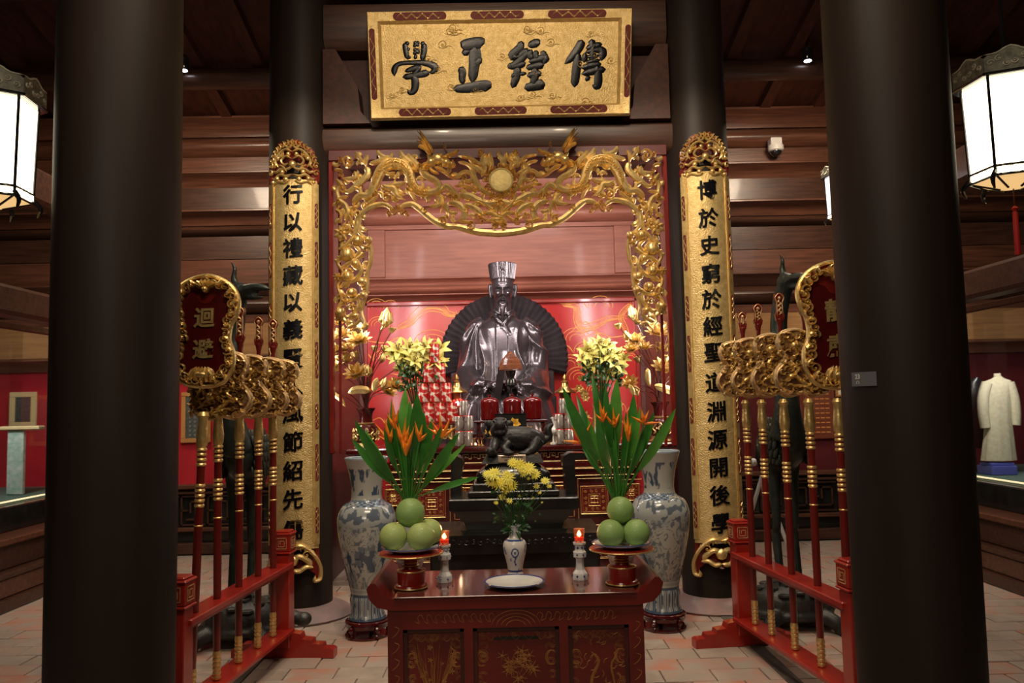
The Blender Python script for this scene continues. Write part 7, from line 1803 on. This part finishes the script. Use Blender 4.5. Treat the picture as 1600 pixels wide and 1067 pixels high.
picture(232, 590, 270, 660, 9.36, 'dark picture hidden behind the left front pillar', FRW, PICT, .04)
# display cases along both sides
def case(side, xs):
    s = side; X0, X1 = 4.08*s, 6.2*s; xm = (X0+X1)/2
    t = thing('display_case', 'long dark wooden display case with glass along the %s side of the hall' % ('left' if s < 0 else 'right'), 'display case', (xm, 6.6, 0))
    for (off, z0, z1, mt) in ((0, 0, .10, WOOD), (.05, .10, .26, WOOD_M), (.02, .26, .31, WOOD), (.12, .31, .52, WOOD), (.06, .52, .58, WOOD_M), (.30, .58, .80, BLACKW)):
        obj('plinth_step', MB().box((xm+s*off/2, 6.6, (z0+z1)/2), (abs(X1-X0)-off, 5.1, z1-z0), bev=.012), mt, t, smooth=False)
    obj('felt_floor', MB().box((xm+s*.2, 6.6, .805), (abs(X1-X0)-.45, 5.0, .012)), mat('case_felt', (.10, .16, .12) if s < 0 else (.3, .22, .12), None, .8), t, smooth=False)
    obj('glass_pane', MB().box((X0+s*.32, 6.6, 1.60), (.008, 5.0, 1.56)), GLASS, t, smooth=False)
    for y in (4.1, 9.1): obj('frame_post', MB().box((X0+s*.32, y, 1.55), (.05, .05, 1.7), bev=.008), WOOD, t, smooth=False)
    obj('top_rail', MB().box((X0+s*.32, 6.6, 2.40), (.06, 5.1, .06), bev=.008), WOOD, t, smooth=False)
    obj('light_strip', MB().box((X0+s*.40, 6.6, .83), (.02, 4.8, .012)), mat('strip_glow', (1, .85, .5), None, .5, emis=(1, .8, .45), es=1.2), t, smooth=False)
    return t
case(-1, 0); case(1, 0)
# the cream robe
Yr = 8.0; c = P(1560, 650, Yr); kx = Yr/1260
t = thing('cream_robe', 'long cream robe with straight sleeves displayed in the right glass case', 'robe', (c.x, Yr, P(1560, 720, Yr).z))
rows = [(588, 5, .035), (591, 9, .04), (595, 20, .06), (602, 24, .07), (620, 21, .07), (650, 19.5, .08), (680, 22, .09), (700, 24, .10), (719, 26, .11)]
vs = []; fs = []; n = 48
for j, (py, hw_, dp) in enumerate(rows):
    cc = P(1560+(1 if py > 650 else 0), py, Yr); 
    for k_ in range(n): a = 2*PI*k_/n; f = 1+(.05*math.sin(a*9)*(j/len(rows))**1.2); vs.append((cc.x+hw_*kx*math.cos(a)*f, Yr+dp*math.sin(a)*f*1.0, cc.z))
for j in range(len(rows)-1):
    for k_ in range(n): fs.append((j*n+k_, j*n+(k_+1) % n, (j+1)*n+(k_+1) % n, (j+1)*n+k_))
fs.append(tuple(range(n))); fs.append(tuple(range((len(rows)-1)*n, len(rows)*n)))
obj('gown', MB().add(vs, fs), CLOTHW, t)
for s, pts in ((-1, [(1543, 598), (1537, 620), (1537, 645), (1541, 668)]), (1, [(1577, 598), (1584, 622), (1587, 645), (1587, 664)])): obj('sleeve', MB().tube([P(a, b, Yr-.02) for a, b in pts], [.05, .052, .05, .048], 14, n=4), CLOTHW, t)
obj('collar', MB().lathe([(.03, -.01), (.034, 0), (.032, .03), (.026, .03)], tuple(P(1559, 588, Yr)), 16), CLOTHW, t)
m = MB(); q = P(1558, 721, Yr); t2 = thing('blue_display_base', 'bright blue base under the cream robe in the right glass case', 'stand', (q.x, Yr, .81))
BLUEB = mat('blue_base', (.10, .12, .45), None, .4); obj('top_plate', MB().box((q.x, Yr, q.z-.02), (36*kx, .2, .03), bev=.005), BLUEB, t2, smooth=False); obj('bottom_plate', MB().box((q.x, Yr, (q.z-.036+.813)/2), (40*kx, .24, q.z-.036-.813), bev=.005), BLUEB, t2, smooth=False)
# dark garment beside it
t = thing('dark_robe', 'dark robe displayed left of the cream robe in the right glass case', 'robe', (P(1522, 720, 8.3).x, 8.3, .81)); vs = []; fs = []
for j, (py, hw_) in enumerate(((590, 4), (597, 15), (620, 15), (650, 14), (690, 17), (700, 17))):
    cc = P(1522, py, 8.3)
    for k_ in range(24): a = 2*PI*k_/24; vs.append((cc.x+hw_*kx*math.cos(a), 8.3+.08*math.sin(a), cc.z))
for j in range(5):
    for k_ in range(24): fs.append((j*24+k_, j*24+(k_+1) % 24, (j+1)*24+(k_+1) % 24, (j+1)*24+k_))
fs += [tuple(range(24)), tuple(range(120, 144))]
obj('gown', MB().add(vs, fs), BLACKW, t); cc = P(1522, 700, 8.3); obj('stand_rod', MB().tube([(cc.x, 8.3, .812), (cc.x, 8.3, cc.z+.02)], .02, 8), BLACKP, t)
# exhibits at the far left
c = P(25, 710, 8.2); t = thing('green_exhibit', 'pale green patterned exhibit standing in the left glass case', 'exhibit', (c.x, 8.2, .812)); z1 = P(25, 672, 8.2).z
obj('panel', MB().box((c.x, 8.2, (z1+.812)/2), (.16, .05, z1-.812), bev=.01), mat('green_exhibit_mat', (.25, .45, .33), (.6, .65, .6), .5, scale=22), t, smooth=False); obj('cap', MB().box((c.x+.05, 8.2, z1+.02), (.40, .12, .04), bev=.01), mat('pale_frame', (.6, .5, .3)), t, smooth=False)
